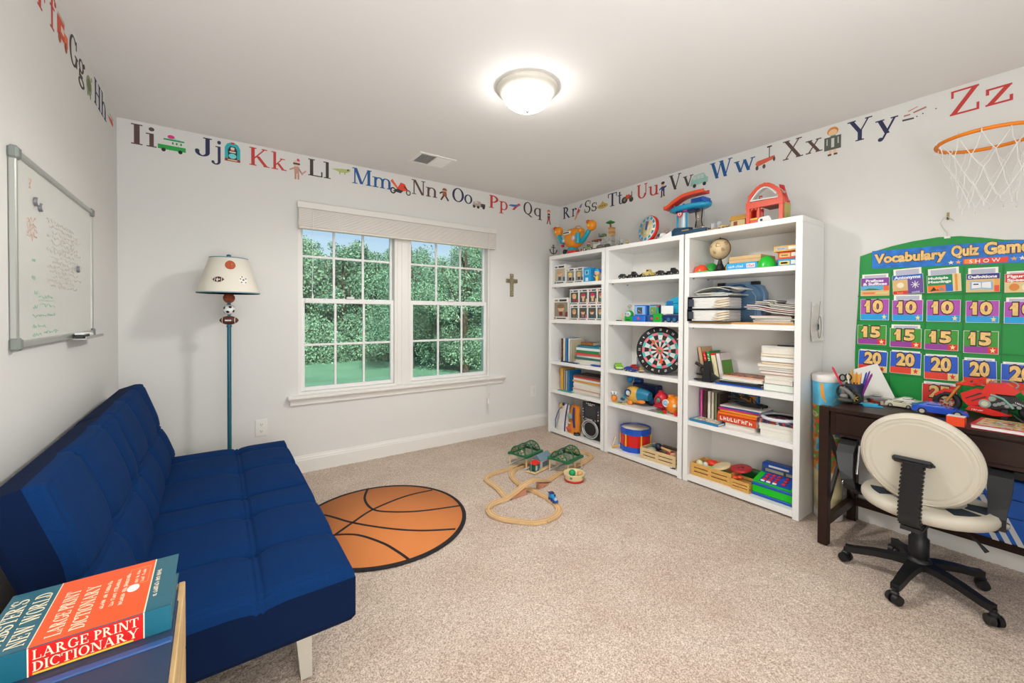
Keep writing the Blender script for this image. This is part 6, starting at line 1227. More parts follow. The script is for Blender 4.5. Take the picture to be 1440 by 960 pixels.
part('chassis', M().box((-.10, -.075, .012), (.06, .09, .058), NAVY, .006), tv)
for y in (-.05, .0, .06): m = M(); wheel(m, (-.10, y, .022), .022, .014, 'x', mat('#2a6a9a', .4), mat('#173a5a', .4)); part('wheel', m, tv)
part('sign', M().box((-.098, -.035, .065), (-.095, .070, .128), WHITE, .001), tv)
# third shelf
z = LV[2]+.0005
db = thing('dartboard', 'round magnetic dartboard in black, pink and teal leaning on the third shelf', 'dartboard', (2.912, 2.036, z+.0015), R(18))
RD = .193; tb = Matrix.Translation((.012, 0, RD)) @ Matrix.Rotation(R(6), 4, 'Y')
def dbp(name, m, lab=None): m.move(tb); part(name, m, db, lab, 'stuff' if name == 'numbers' else None)
dbp('board', M().lathe([(.0001, .006), (RD-.004, .006), (RD, .002), (RD, -.008), (RD-.006, -.012), (.0001, -.012)], mat('#1c1c1e', .5), (0, 0, 0), 56, 'x'))
PK, TE, WB_ = mat('#e8717c', .5), mat('#3cb6b4', .5), mat('#d8d6d0', .5); m = M()
nums = [20, 1, 18, 4, 13, 6, 10, 15, 2, 17, 3, 19, 7, 16, 8, 11, 14, 9, 12, 5]
def sector(r0_, r1_, a0, a1, mt, lift): m.prism([(r0_*math.sin(a0), r0_*math.cos(a0)), (r1_*math.sin(a0), r1_*math.cos(a0)), (r1_*math.sin(a1), r1_*math.cos(a1)), (r0_*math.sin(a1), r0_*math.cos(a1))], mt, (-lift, 0, 0), (0, -1, 0), (0, 0, 1), .0006)
for i in range(20):
    a0, a1 = (i-.5)*math.pi/10, (i+.5)*math.pi/10; A_, B_ = (TE, WB_) if i % 2 == 0 else (PK, BLACK)
    for r0_, r1_, mt in ((.125, .145, A_), (.088, .1249, B_), (.070, .0879, A_), (.030, .0699, B_)): sector(r0_, r1_, a0, a1, mt, .0122)
dbp('scoring_rings', m); m = M()
for i, n_ in enumerate(nums):
    a = i*math.pi/10; c, s = math.cos(a), math.sin(a); O = Vector((-.0125, -(.166*s), .166*c)); m_x = Vector((0, -c, -s)); m_y = Vector((0, -s, c))
    put_text(m, str(n_), WHITE, O-m_y*.008, m_x, m_y, .009*len(str(n_)), .017, bold=.03, align='c', up=.0008)
dbp('numbers', m)
dbp('bullseye', M().lathe([(.030, -.012), (.030, -.0135), (.0001, -.0135)], PK, (0, 0, 0), 24, 'x').lathe([(.012, -.0136), (.012, -.015), (.0001, -.015)], GREEN, (0, 0, 0), 20, 'x'))
for k, (yy, zz_, c) in enumerate(((.012, .012, '#f07a20'), (-.01, -.02, '#ef5a2a'), (-.004, .004, '#d0c040'))):
    a = thing('magnetic_dart', ['orange dart stuck above the centre of the dartboard', 'red-orange dart stuck below the centre of the dartboard', 'yellow dart stuck at the centre of the dartboard'][k], 'dart', (2.912-.002-.014*0+.0-.3*(yy), 2.036+yy, z+RD+zz_), R(18))
    d_ = Vector((-.03, .022*(1 if k == 0 else -.4), .05*(1, -1, .1)[k])); mt = mat(c, .4)
    part('barrel', M().cyl((0, 0, 0), tuple(d_), .004, .004, mt, 8), a); part('flight', M().add([tuple(d_*.6), tuple(d_*1.5+Vector((0, .018, 0))), tuple(d_*1.5+Vector((0, -.018, 0))), tuple(d_*1.5+Vector((-.012, 0, 0)))], [(0, 1, 2), (0, 3, 1), (0, 2, 3), (1, 3, 2)], mt), a)
car('lime green lizard-like toy car at the left of the third shelf', (2.90, 2.445, z), .105, '#8cc83a', R(-42), None, 'sport', W_=.055).scale = (1.1, 1.1, 1.7)
car('small red toy car behind the blue one on the third shelf', (2.955, 2.31, z), .095, '#cc2a20', R(12), None, 'sport', W_=.045).scale = (1, 1, 1.8)
car('dark blue toy car at the front of the third shelf', (2.872, 2.295, z), .105, '#1c3fa0', R(-6), None, 'sport', W_=.045).scale = (1, 1, 1.3)
car('tan and black toy racer beside the dartboard', (2.915, 2.215, z), .075, '#a8905a', R(-48), None, 'truck', W_=.04).scale = (1, 1, 1.4)
solo('board_game_box', M().box((0, -.06, 0), (.06, .06, .11), multi(('#a8b0b8', '#8a8f98', '#4a5a6a'), 22), .002), 'small printed box behind the left edge of the dartboard', 'box', (3.05, 2.31, z))
# fourth shelf submarines
z = LV[1]+.0005
sb = thing('toy_submarine', 'yellow fish-shaped toy submarine with a blue tail and orange fins', 'toy', (2.955, 2.285, z), R(3))
part('hull', M().ell((0, .03, .085), (.062, .085, .072), mat('#dfae4e', .35), 26, 16), sb)
part('tail', M().tube([(0, -.03, .09), (0, -.08, .095), (0, -.125, .09)], [.062, .050, .036], mat('#1f7fa4', .35), 18), sb)
part('porthole', M().torus((-.055, .055, .10), .028, .007, NAVY, 'x', 24, 8).ell((-.052, .055, .10), (.010, .025, .025), mat('#c8d8e0', .15)), sb)
part('fin', M().ell((-.03, -.055, .04), (.02, .045, .018), ORG).ell((-.045, .045, .018), (.014, .03, .018), ORG).ell((.03, .02, .02), (.014, .03, .020), ORG), sb)
part('eye', M().ell((-.03, .115, .065), (.012, .012, .012), mat('#2a9ac0', .3)).ell((-.045, .10, .05), (.010, .010, .010), mat('#2a9ac0', .3)), sb)
part('snout', M().ell((-.02, .135, .03), (.018, .022, .014), mat('#2a4a5a', .4)), sb)
rd = thing('toy_pod', 'red shell-shaped toy pod with a window on the fourth shelf', 'toy', (2.965, 2.050, z)); part('shell', M().ell((0, 0, .075), (.056, .060, .072), mat('#d8263a', .35), 24, 14).ell((0, .01, .145), (.02, .022, .016), mat('#d8263a', .35)), rd); part('window', M().torus((-.05, -.002, .085), .024, .006, mat('#8a1c2a', .3), 'x', 20, 8).ell((-.048, -.002, .085), (.012, .02, .02), mat('#5d8a78', .2)), rd); part('jaw', M().ell((-.045, 0, .035), (.02, .05, .012), mat('#b81f30', .4)), rd)
od = thing('toy_lantern_fish', 'orange rounded toy vehicle with a visor at the right of the fourth shelf', 'toy', (2.925, 1.912, z)); part('body', M().ell((0, 0, .07), (.065, .070, .068), ORG, 24, 14).box((-.03, -.06, .115), (.03, -.02, .145), ORG, .008).box((-.03, .01, .12), (.03, .04, .148), ORG, .008), od); part('visor', M().ell((-.05, .035, .085), (.02, .03, .022), mat('#9cc0d8', .15)).torus((-.058, .035, .085), .026, .004, WHITE, 'x', 20, 6), od); part('side_light', M().ell((-.055, -.04, .075), (.014, .016, .016), mat('#e8d8b0', .3)), od)
part('wheel', M().cyl((-.04, .05, .014), (-.06, .05, .014), .014, .014, RED, 12), od); part('wheel', M().cyl((-.04, -.05, .014), (-.06, -.05, .014), .014, .014, RED, 12), od)
bv = thing('toy_tank', 'dark blue tracked toy vehicle at the back of the fourth shelf', 'toy', (3.08, 2.28, z)); part('body', M().box((-.04, -.13, .04), (.05, .13, .17), mat('#16244f', .4), .012).box((-.03, .05, .17), (.03, .12, .205), mat('#1b3f86', .4), .008), bv)
for y in (-.09, 0, .10): m = M(); wheel(m, (-.045, y, .045), .045, .02, 'x', mat('#24509a', .4), mat('#1a1c26', .5)); part('wheel', m, bv)
part('claw', M().ell((-.03, .10, .222), (.03, .035, .018), mat('#2f8fd0', .35)).ell((-.03, .16, .19), (.025, .03, .03), mat('#2f8fd0', .35)), bv)
ey = thing('toy_sea_creature', 'small white and orange sea creature toy at the left of the fourth shelf', 'toy', (2.885, 2.475, z)); part('body', M().ell((0, 0, .032), (.024, .026, .03), ORG), ey); part('eyes', M().ell((-.008, .016, .08), (.016, .017, .018), WHITE).ell((-.008, -.018, .084), (.016, .017, .018), WHITE).ell((-.022, .016, .08), .006, BLACK, 8, 6).ell((-.022, -.018, .084), .006, BLACK, 8, 6).box((-.006, -.018, .05), (.004, .018, .075), mat('#5aa0b0', .4), .003), ey)
solo('toy_track_piece', M().box((-.02, -.05, 0), (.02, .05, .008), mat('#d8cf70', .4), .002).box((-.012, -.02, .008), (.012, .02, .014), mat('#2f6f6a', .4), .002), 'flat yellow toy piece in front of the submarine', 'toy', (2.868, 2.40, z))
solo('clear_plate', M().box((-.045, -.06, 0), (.03, .05, .004), mat('#a8a49c', .15), .001), 'small clear grey tray under the red pod', 'tray', (2.885, 2.05, z))
car('tiny green toy racer on the front edge of the fourth shelf', (2.862, 1.985, z), .05, '#1da63a', R(20), None, 'wedge', W_=.028)
# bottom shelf: drum, sticks, crate of toys
z = LV[0]+.0005
dr_ = thing('toy_drum', 'blue and red toy drum with yellow ribs on the bottom shelf', 'drum', (3.0, 2.335, z))
n8 = 12; BD = mat('#1d56c0', .35); RD_ = mat('#d81f1c', .35)
part('shell', M().cyl((0, 0, .035), (0, 0, .155), .125, .125, RD_, n8, smooth=False), dr_); part('lower_hoop', M().cyl((0, 0, 0), (0, 0, .045), .131, .131, BD, n8, smooth=False), dr_); part('upper_hoop', M().lathe([(.131, .145), (.133, .198), (.122, .198), (.120, .188), (.131, .145)], BD, n=n8, smooth=False), dr_)
part('drumhead', M().lathe([(.121, .186), (.121, .190), (.0001, .190)], mat('#efe2cc', .6), n=24), dr_)
for i in range(n8):
    if i % 2 == 0: a = 2*math.pi*i/n8; part('rib', M().box((-.004, -.005, .045), (.005, .005, .150), YEL).move(Matrix.Rotation(a, 4, 'Z') @ Matrix.Translation((.128, 0, 0))), dr_)
m = M().cyl((0, 0, .008), (0, .001, .10), .006, .006, mat('#e2b765', .5), 10); 
solo('drumstick', M().cyl((0, 0, 0), (.045, -.042, .02), .009, .009, mat('#d9a84e', .5), 10), 'wooden drumstick lying beside the drum', 'drumstick', (2.845, 2.465, z+.0095))
solo('drumstick', M().cyl((0, 0, 0), (.025, -.016, .075), .005, .005, mat('#efd9a0', .5), 10).ell((.025, -.016, .075), .009, mat('#efd9a0', .5), 8, 6), 'thin drumstick leaning against the red drum', 'drumstick', (2.872, 2.486, z+.003))
CW_ = mat('#e2c593', .55, var=(40, .15, (1, 1, 5)))
def crate(label, loc, d, w, h, rot, col, slots=2, nm='wooden_crate', open_=False):
    o = thing(nm, label, 'crate', loc, rot); t = .007
    part('bottom', M().box((0, -w/2, 0), (d, w/2, .005), col), o)
    for x in (0, d-t):
        k = 3
        for i in range(k):
            hh = h/k; part('slat', M().box((x, -w/2, .0055+i*hh), (x+t, w/2, .0055+i*hh+hh*(.72 if (i < k-1) else .95)), col, .001), o)
        for y in ((-w/2, -w*.03, w/2-w*.09) if slots == 2 else (-w/2, w/2-w*.09)): part('batten', M().box((x-.001 if x == 0 else x+t, y, .004), (x if x == 0 else x+t+.001, y+w*.09, h+.004), col), o)
    for y in (-w/2, w/2-t):
        for i in range(3):
            hh = h/3; part('slat', M().box((t+.0005, y, .0055+i*hh), (d-t-.0005, y+t, .0055+i*hh+hh*(.72 if i < 2 else .95)), col, .001), o)
    return o
crate('pale slatted wooden crate of toy instruments right of the drum', (2.862, 2.015, z), .19, .315, .085, R(3), CW_)
it = [('toy_maraca', 'dark ball-headed maraca lying in the pale crate', [('e', (0, 0, .0), (.030, .030, .030), '#1c2036'), ('c', (.0, -.025, 0), (.0, -.115, -.01), .010, '#d8a878')], (2.935, 2.055, z+.105)),
      ('toy_flute', 'brown wooden stick toy across the back of the pale crate', [('b', (-.012, -.10, -.010), (.012, .10, .010), '#4a3a2a')], (2.99, 1.955, z+.104)),
      ('toy_shaker', 'red and white shaker in the right end of the pale crate', [('e', (0, 0, 0), (.028, .030, .026), '#b8382c'), ('c', (-.01, -.02, .0), (-.02, -.065, .012), .015, '#e4b090')], (2.945, 1.955, z+.073)),
      ('toy_block', 'teal toy block in the left end of the pale crate', [('b', (-.03, -.03, 0), (.03, .03, .022), '#2f6f74')], (2.99, 2.11, z+.078)),
      ('toy_castanet', 'grey and white castanets in the left end of the pale crate', [('e', (0, 0, 0), (.035, .04, .02), '#b9b6a8')], (2.925, 2.115, z+.066)),
      ('toy_tambourine', 'flat red tambourine in the middle of the pale crate', [('l', .038, .02, '#9c3a34')], (2.925, 1.995, z+.045)),
      ('toy_blocks_heap', 'dark toy parts filling the bottom of the pale crate', [('b', (-.07, -.14, 0), (.07, .14, .035), '#5a4a40')], (2.957, 2.015, z+.0062))]
def mini(name, lb, ops, loc, rot=0, cat='toy'):
    m = M()
    for o in ops:
        if o[0] == 'e': m.ell(o[1], o[2], mat(o[3], .4), 14, 9)
        elif o[0] == 'c': m.cyl(o[1], o[2], o[3], o[3], mat(o[4], .5), 12)
        elif o[0] == 'b': m.box(o[1], o[2], mat(o[3], .5), .004)
        elif o[0] == 'l': m.lathe([(o[1], 0), (o[1], o[2]), (o[1]*.8, o[2]+.002), (.0001, o[2]+.002)], mat(o[3], .4), n=22)
        elif o[0] == 't': m.tube(o[1], o[2], mat(o[3], .5), 8)
    return solo(name, m, lb, cat, loc, rot)
for n_, lb, ops, loc in it: mini(n_, lb, ops, loc)
mini('toy_spider', 'small black and white toy on the floor of the bottom shelf under the crate end', [('b', (-.008, -.02, 0), (.008, .02, .008), '#2a2a2c'), ('e', (0, .012, .010), (.008, .008, .005), '#d8d8d8')], (2.850, 1.868, z), .3)
# ================= bookcase beside the desk =================
z = LV[4]+.0005
gl = thing('desk_globe', 'small antique-look globe on a black stand on the top shelf', 'globe', (2.955, 1.576, z))
GLB = mat('#d5bd93', .45, var=(9, .3)); part('stand', M().lathe([(.045, 0), (.046, .012), (.034, .022), (.026, .045), (.018, .06), (.012, .085), (.008, .10)], BLACK, n=20, smooth=False), gl)
part('ball', M().ell((0, 0, .168), .070, GLB, 28, 18), gl)
part('meridian', M().torus((0, 0, .168), .0745, .003, mat('#6b4a2a', .4, .5), 'x', 36, 6).cyl((0, 0, .238), (0, 0, .252), .005, .002, DARK, 8), gl)
m = M()
for (a, b, r_) in ((-2.9, .3, .024), (-2.4, -.2, .018), (3.0, -.45, .016), (-2.0, .5, .02), (2.6, .2, .014)):
    d = Vector((math.cos(b)*math.cos(a), math.cos(b)*math.sin(a), math.sin(b))); u = d.orthogonal().normalized(); w = d.cross(u)
    P = [(Vector((0, 0, .168))+(d*.0705+(u*math.cos(t)*(r_*(.8+.3*math.sin(3*t)))+w*math.sin(t)*r_*.7)).normalized()*.0706) for t in [i*.6283 for i in range(10)]]; m.add(P, [tuple(range(10))], mat('#a5885a', .5))
part('landmasses', m, gl, kind='stuff')
def halfball(name, lb, c, r, col, loc, k=.75, cat='ball'):
    return solo(name, M().lathe([(r*math.cos(a), r*k*1.3*math.sin(a)) for a in [i*math.pi/20 for i in range(10)]]+[(.0001, r*k*1.3)], mat(col, .3, coat=.4), n=28).lathe([(r+.004, 0), (r+.004, .004), (r-.002, .006)], mat(col, .35), n=28), lb, cat, loc)
halfball('toy_bowl', 'orange-red half dome toy upside down at the left of the top shelf', 0, .050, '#ef4a22', (2.90, 1.684, z), .95, 'toy')
halfball('toy_ball', 'green ball behind the orange-red dome', 0, .055, '#17a835', (3.03, 1.678, z), 1.15)
halfball('toy_ball', 'green ball half hidden behind the globe stand', 0, .05, '#158a30', (3.075, 1.560, z), 1.3)
solo('green_tray', M().box((-.02, -.05, 0), (.02, .05, .010), mat('#2fb84a', .35), .003), 'flat green tray in front of the globe on the shelf edge', 'tray', (2.864, 1.645, z), .05)
solo('orange_ball', M().ell((0, 0, .022), .022, mat('#e2a24a', .5), 14, 10), 'small orange wooden ball right of the globe stand', 'ball', (2.945, 1.508, z))
gb = box_toy('game_box', 'light blue game box lying under the wooden box on the top shelf', 'box', (2.91, 1.405, z), (.20, .205, .052), '#2ba3dd', panels=((.05, .60, .25, .85, '#2ba3dd', 'xxxxx xxxxxx', '#e8f4fa'), (.66, .93, .25, .8, '#e8dfe0', 'xxxx', '#c0506a'), (.06, .5, .1, .2, '#8ad0ee')))
wbx = box_toy('wooden_box', 'flat pale wooden box lying on the light blue game box', 'box', (2.93, 1.395, z+.0525), (.19, .215, .046), WOOD, rot=R(-3), panels=((.02, .98, .46, .50, '#a9824e'),))
solo('red_blue_case', M().box((0, -.035, 0), (.14, .03, .044), mat('#3a78c8', .4), .003).box((-.0005, -.034, .032), (.14, .0295, .0445), RED, .001), 'blue case with red top beside the game box', 'box', (3.005, 1.270, z))
halfball('green_ball', 'shiny bright green ball on the top shelf right of the wooden box', 0, .056, '#12c02c', (2.925, 1.252, z), 1.12)
for i, (c1, c2, h, lb, dx) in enumerate([('#2b9ad2', '#e8d06a', .050, 'blue and white card game box, bottom of the stack of three', 0), ('#e04a24', '#e9c070', .046, 'red-orange card game box in the middle of the stack', .004), ('#d9a63c', '#b8bccb', .036, 'yellow and lavender card game box on top of the stack', -.012)]):
    box_toy('card_game', lb, 'box', (2.92+dx, 1.122-(.0 if i < 2 else -.012), z+[0, .0505, .097][i]), (.12, .126+(.016 if i == 2 else 0), h), c1, R([0, 1, -1][i]), 'card game boxes on the top shelf', panels=((.08, .55, .25, .75, c2), (.6, .95, .3, .8, '#f0ede6'), (.15, .45, .4, .6, '#4a6a3a')))
# second shelf
z = LV[3]+.0005
solo('wooden_tray_board', M().box((0, -.335, 0), (.26, .335, .012), mat('#d09a55', .5, var=(6, .2, (6, 1, 1))), .002), 'thin orange-brown wooden board under the binders and magazines', 'board', (2.845, 1.394, z)); z2 = z+.0125
def binder(label, loc, col, t=.082, rot=0):
    o = thing('ring_binder', label, 'binder', loc, rot, 'black binders stuffed with paper'); c = mat(col, .35)
    part('cover', M().box((-.004, -.15, 0), (.235, .15, .003), c).box((-.004, -.15, t-.003), (.235, .15, t), c).box((-.002, .147, .003), (.235, .150, t-.003), c), o)
    m = M()
    for i in range(9): m.box((.006+.002*(i % 3), -.125-.004*(i % 2), .005+i*(t-.012)/9), (.215, .118, .005+(i+.92)*(t-.012)/9), mat(['#f1efea', '#e6e3dc', '#f4f2ee'][i % 3], .8))
    part('paper_block', m, o)
    cs2 = M()
    for i in range(4): z5 = t*(.18+.19*i); cs2.tube([(.004, -.03-.01*i, z5), (.0, -.08, z5-.003), (.003, -.12, z5+.004), (.012, -.15, z5+.010)], [.003, .008, .009, .004], mat(['#d8c9ae', '#e6ddcc'][i % 2], .7), 6)
    part('curled_sheets', cs2, o)
    m = M()
    for x in (.03, .115, .2): m.torus((x, .120, t/2), .024, .0022, CHROME, 'x', 18, 6)
    part('ring', m, o); part('label_holder', M().box((-.0046, .1, t*.2), (-.004, .14, t*.8), mat('#3a3f4a', .4)), o); return o
binder('black binder full of paper, lower of the two on the second shelf', (2.812, 1.588, z2), '#191b1f', .088, R(0))
binder('dark navy binder full of paper, upper of the two on the second shelf', (2.815, 1.588, z2+.0885), '#1f2738', .088, R(-.6))
z3 = z2+.178
for i, (c, x, y, r_, w_) in enumerate([('#d8d4cc', 2.83, 1.585, 3, .26), ('#cfd4d0', 2.85, 1.565, -9, .25), ('#bdb8ae', 2.85, 1.56, 8, .24), ('#e3e0d8', 2.86, 1.60, -5, .22)]):
    solo('loose_papers', M().box((0, -w_/2, 0), (.20, w_/2, .006), mat(c, .8), .001), ['grey-white papers directly on the upper binder', 'tilted pale green-grey papers on the upper binder', 'brownish sheets sticking out of the papers on the binder', 'white sheets on top of the papers on the binder'][i], 'papers', (x, y, z3+i*.0066), R(r_), 'papers on top of the upper binder')
for i, (pts, w_, c, lb) in enumerate([([(0, .12, 0), (0, .05, .022), (0, -.03, .030), (0, -.12, .008)], .17, '#c9cbc4', 'grey-green newspaper humped over the stacked binders'), ([(0, .10, .004), (0, .0, .020), (0, -.10, .022), (0, -.19, .002)], .15, '#dcd8cf', 'white folded paper sloping off the right of the binders')]):
    solo('newspaper', M().ribbon(smooth(pts, 5), (0, 0, 1), w_, .004, mat(c, .8)), lb, 'papers', (2.93+.02*i, 1.585-.02*i, z3+.031+.011*i), R([6, -10][i]))
bc = thing('blue_tool_case', 'translucent blue plastic carry case standing behind the papers', 'case', (3.115, 1.515, z2)); BC = mat('#6d94ba', .25, coat=.3)
m = M(); P = [(-.185, 0), (.185, 0), (.185, .20), (.16, .255), (.10, .28), (-.10, .28), (-.16, .255), (-.185, .20)]
m.prism([(y, z_) for y, z_ in P], BC, (-.025, 0, 0), (0, 1, 0), (0, 0, 1), .05); part('shell', m, bc)
part('rib', M().tube([(-.028, -.165, .02), (-.028, -.165, .20), (-.028, -.14, .24), (-.028, -.09, .262)], .006, mat('#5a84ac', .3), 8), bc); part('rib', M().tube([(-.028, -.125, .02), (-.028, -.125, .18), (-.028, -.10, .215)], .005, mat('#8fb2d2', .3), 8), bc); part('rib', M().tube([(-.028, .165, .02), (-.028, .165, .20), (-.028, .14, .24), (-.028, .09, .262)], .006, mat('#3a6690', .3), 8), bc)
part('handle', M().torus((-.027, 0, .235), .035, .008, mat('#3f6c98', .3), 'x', 28, 8, (1.7, .8)).prism(ec(0, .235, .050, .024, 20), mat('#d9d5cc', .7), (-.0265, 0, 0), (0, 1, 0), (0, 0, 1), .001), bc)
for y in (-.12, .12): part('latch', M().box((-.032, y-.03, .262), (-.005, y+.03, .285), BLACK, .004), bc)
mg = [('#8f2f3c', 'dark red magazine'), ('#e0dcd4', 'white magazine'), ('#3a3a3c', 'black magazine'), ('#c8c2b4', 'beige magazine'), ('#c83a5a', 'pink-red magazine with a bright cover'), ('#efece6', 'white glossy magazine'), ('#6a6258', 'brown-grey magazine'), ('#b8b4a8', 'grey-green magazine'), ('#4a4640', 'dark curled magazine'), ('#d9d4c8', 'cream magazine')]
zc = z2
for i, (c, lb) in enumerate(mg[:5]):
    t = .0085; a = R([2, -4, 3, 6, 10, -2, 9, 5, 14, 3][i]); yy = 1.195+[0, .012, -.005, .01, .02, .02, -.005, .0, .01, -.008][i]
    o = thing('magazine', lb+[' at the bottom of the sliding pile', ' second in the sliding pile', ' third in the sliding pile', ' fourth in the sliding pile', ' fanned out of the sliding pile', ' in the middle of the sliding pile', ' above the middle of the sliding pile', ' near the top of the sliding pile', ' second from the top of the sliding pile', ' on top of the sliding pile'][i], 'magazine', (2.885+.006*(i % 3), yy, zc), (0, 0, a), 'magazines on the second shelf')
    part('cover', M().box((0, -.115, t*.85), (.20, .115, t), mat(c, .35)), o); part('pages', M().box((.001, -.114, 0), (.199, .114, t*.84), mat('#dad5ca', .8)), o); zc += t+.0006
for i, (c, lb, x, w_, y0, dz_) in enumerate([('#8e8a80', 'grey-green magazine sagging down to the right, lowest of the sloping ones', 2.965, .19, 1.345, 0), ('#c8345a', 'pink and red magazine sloping down to the right', 2.955, .18, 1.362, .0125), ('#e8e4dc', 'white magazine sloping down to the right over the pink one', 2.97, .19, 1.35, .0235), ('#5f5a4e', 'dark olive magazine sloping across the pile', 2.985, .17, 1.31, .034), ('#d2cdc0', 'beige magazine on top of the sloping pile', 2.975, .18, 1.30, .0445), ('#3e3b38', 'dark magazine at the very top of the sloping pile', 3.0, .15, 1.27, .055)]):
    zt2 = z2+.050+dz_; o = thing('magazine', lb, 'magazine', (x, 1.2, 0), 0, 'magazines on the second shelf')
    pts = smooth([(0, y0-1.2, zt2+.040), (0, y0-1.28, zt2+.034), (0, 0, zt2+.018), (0, -.10, zt2+.004), (0, -.138, zt2)], 4)
    part('cover', M().ribbon([p+Vector((0, 0, .0035)) for p in pts], (0, 0, 1), w_, .0012, mat(c, .3)), o); part('pages', M().ribbon(pts, (0, 0, 1), w_-.004, .0056, mat('#d8d3c8', .8)), o)
# third shelf
z = LV[2]+.0005
for i, (y, t, h, c, lb, ti) in enumerate([(1.672, .028, .245, '#c9a27c', 'tan and brown book leaning at the left of the third shelf', None), (1.640, .024, .212, '#e0221c', 'bright red leaning book', ('#f0c0b0', 'xxx xxx')), (1.611, .026, .218, '#16944a', 'green leaning book', ('#e8f0d0', 'xxxxxx')), (1.576, .036, .205, '#e9dcae', 'cream leaning book with a red top', None), (1.538, .030, .208, '#e2d8d8', 'white and green leaning book at the right of the row', None)]):
    o = book(lb+' beside the black stand', (2.94, y, z+t*.12), .15, h, t, c, (R(-11), 0, 0), 'leaning books on the third shelf', title=ti)
    if i == 4: part('green_panel', M().box((.005, -t/2-.0006, .02), (.145, -t/2, h*.75), mat('#5f9a36', .5)), o)
    if i == 3: part('red_band', M().box((-.0006, -t/2, h*.93), (.15, t/2, h+.0006), RED), o)
ms = thing('black_stand', 'black plastic microscope-like stand in front of the leaning books', 'stand', (2.895, 1.625, z))
part('body', M().prism([(-.035, 0), (.035, 0), (.026, .06), (.018, .15), (-.018, .15), (-.026, .06)], mat('#1a1c1f', .5), (-.022, 0, 0), (0, 1, 0), (0, 0, 1), .044), ms)
part('foot', M().prism([(-.02, 0), (-.09, .035), (-.03, .07)], mat('#202226', .5), (-.012, 0, 0), (0, 1, 0), (0, 0, 1), .02), ms); part('stand_foot', M().ell((0, .065, .010), (.02, .042, .0095), BLACK), ms)
part('tube', M().cyl((0, .02, .10), (-.01, .085, .13), .010, .012, BLACK, 12).cyl((0, .025, .055), (-.005, .08, .05), .012, .008, BLACK, 12).tube([(0, .045, .11), (0, .052, .08), (0, .045, .055)], .008, BLACK, 8), ms)
zc = z
for i, (w_, t, c, x, y, a, lb) in enumerate([(.30, .011, '#1f58b8', 2.875, 1.405, 2, 'blue folder at the bottom of the low pile'), (.28, .014, '#2b2c30', 2.885, 1.395, -2, 'black folder in the low pile'), (.25, .010, '#3a5a50', 2.89, 1.41, 3, 'dark green booklet in the low pile'), (.27, .022, '#efece6', 2.885, 1.385, -2, 'thick white magazine in the low pile'), (.27, .009, '#d9794a', 2.890, 1.380, -1, 'orange-brown magazine on top of the low pile')]):
    book(lb+' on the third shelf', (x, y, zc), .20, w_, t, c, (0, 0, R(a)), 'low pile on the third shelf', lie=True, spine='-x' if i in (0, 1) else '+x', print_=multi(('#d9794a', '#6a5a58', '#c98a6a'), 16) if i == 4 else None); zc += t+.0005
zc = z
for i, (w_, t, c, dy, a, lb) in enumerate([(.17, .045, '#e3e8dc', 0, 0, 'thick pale green-white book'), (.165, .030, '#ece8ee', .004, 1, 'white paper pad'), (.17, .028, '#efebe2', .0, -1, 'cream paper pad'), (.20, .020, '#b06a5c', .012, 2, 'dusty red folder'), (.21, .012, '#e8e6e0', .022, -3, 'white booklet sticking out to the left'), (.215, .014, '#d6cdb8', .02, 2, 'beige booklet'), (.22, .018, '#eae4d8', .026, 3, 'cream booklet with a curled edge'), (.19, .014, '#d9a83c', .012, -1, 'mustard folder'), (.20, .034, '#edf0ee', .010, 0, 'thick white booklet'), (.195, .020, '#e9cf98', .014, 1, 'pale yellow folder'), (.195, .040, '#e8eaf0', .012, 0, 'thick white pad near the top'), (.19, .007, '#d8d6d2', .012, -2, 'thin grey sheet set on top')]):
    book(lb+' in the tall paper stack on the third shelf', (2.895+.003*(i % 3), 1.162+dy*.6, zc), .21, w_, t, c, (0, 0, R(a*.4)), 'tall paper stack on the third shelf', lie=True, spine='+x' if i % 4 else '-x', name='booklet'); zc += t+.0005
solo('dark_strip', M().box((-.012, -.06, 0), (.012, .06, .007), BLACK, .003), 'thin black strap on top of the tall paper stack', 'strap', (2.93, 1.12, zc+.0005), .2)
# fourth shelf
z = LV[1]+.0005
for y, t, h, c, lb in [(1.705, .018, .222, '#e25aa4', 'pink book standing at the left of the fourth shelf'), (1.675, .028, .218, '#4a2f22', 'dark brown book beside the pink one'), (1.645, .024, .215, '#e6ded0', 'cream book third from the left'), (1.618, .020, .213, '#d8ceb8', 'beige book fourth from the left'), (1.594, .016, .212, '#8a8f6a', 'olive book fifth from the left'), (1.572, .020, .21, '#3c2a26', 'dark book sixth from the left')]:
    book(lb+' of the desk-side bookcase', (2.955, y, z), .15, h, t, c, group='standing books on the fourth shelf of the desk-side bookcase')
ab = book('blue and orange picture book standing cover out on the fourth shelf', (3.128, 1.372, z), .19, .215, .014, '#2a6fae', (0, 0, R(90)), title=('#e8e8f0', 'xxxxx')); 
m = M(); m.box((.01, .0072, .01), (.18, .0078, .20), multi(('#2a6fae', '#3f8ac8', '#d88a2a', '#2f3f3a'), 14)); part('cover_print', m, ab)
fb = book('flat activity book with a blue edge on the front of the fourth shelf', (2.838, 1.622, z), .17, .220, .017, '#2f86b8', (0, 0, R(-2)), lie=True, title=None, print_=multi(('#e8e4da', '#d8584a', '#8fbf9a', '#e8e4da', '#e0c8b0'), 20))
zc = z
book('thick white book under the orange books on the fourth shelf', (2.905, 1.402, zc), .20, .20, .030, '#e9e4dc', (0, 0, 0), 'orange book pile on the fourth shelf', lie=True, spine='+x'); zc += .0305
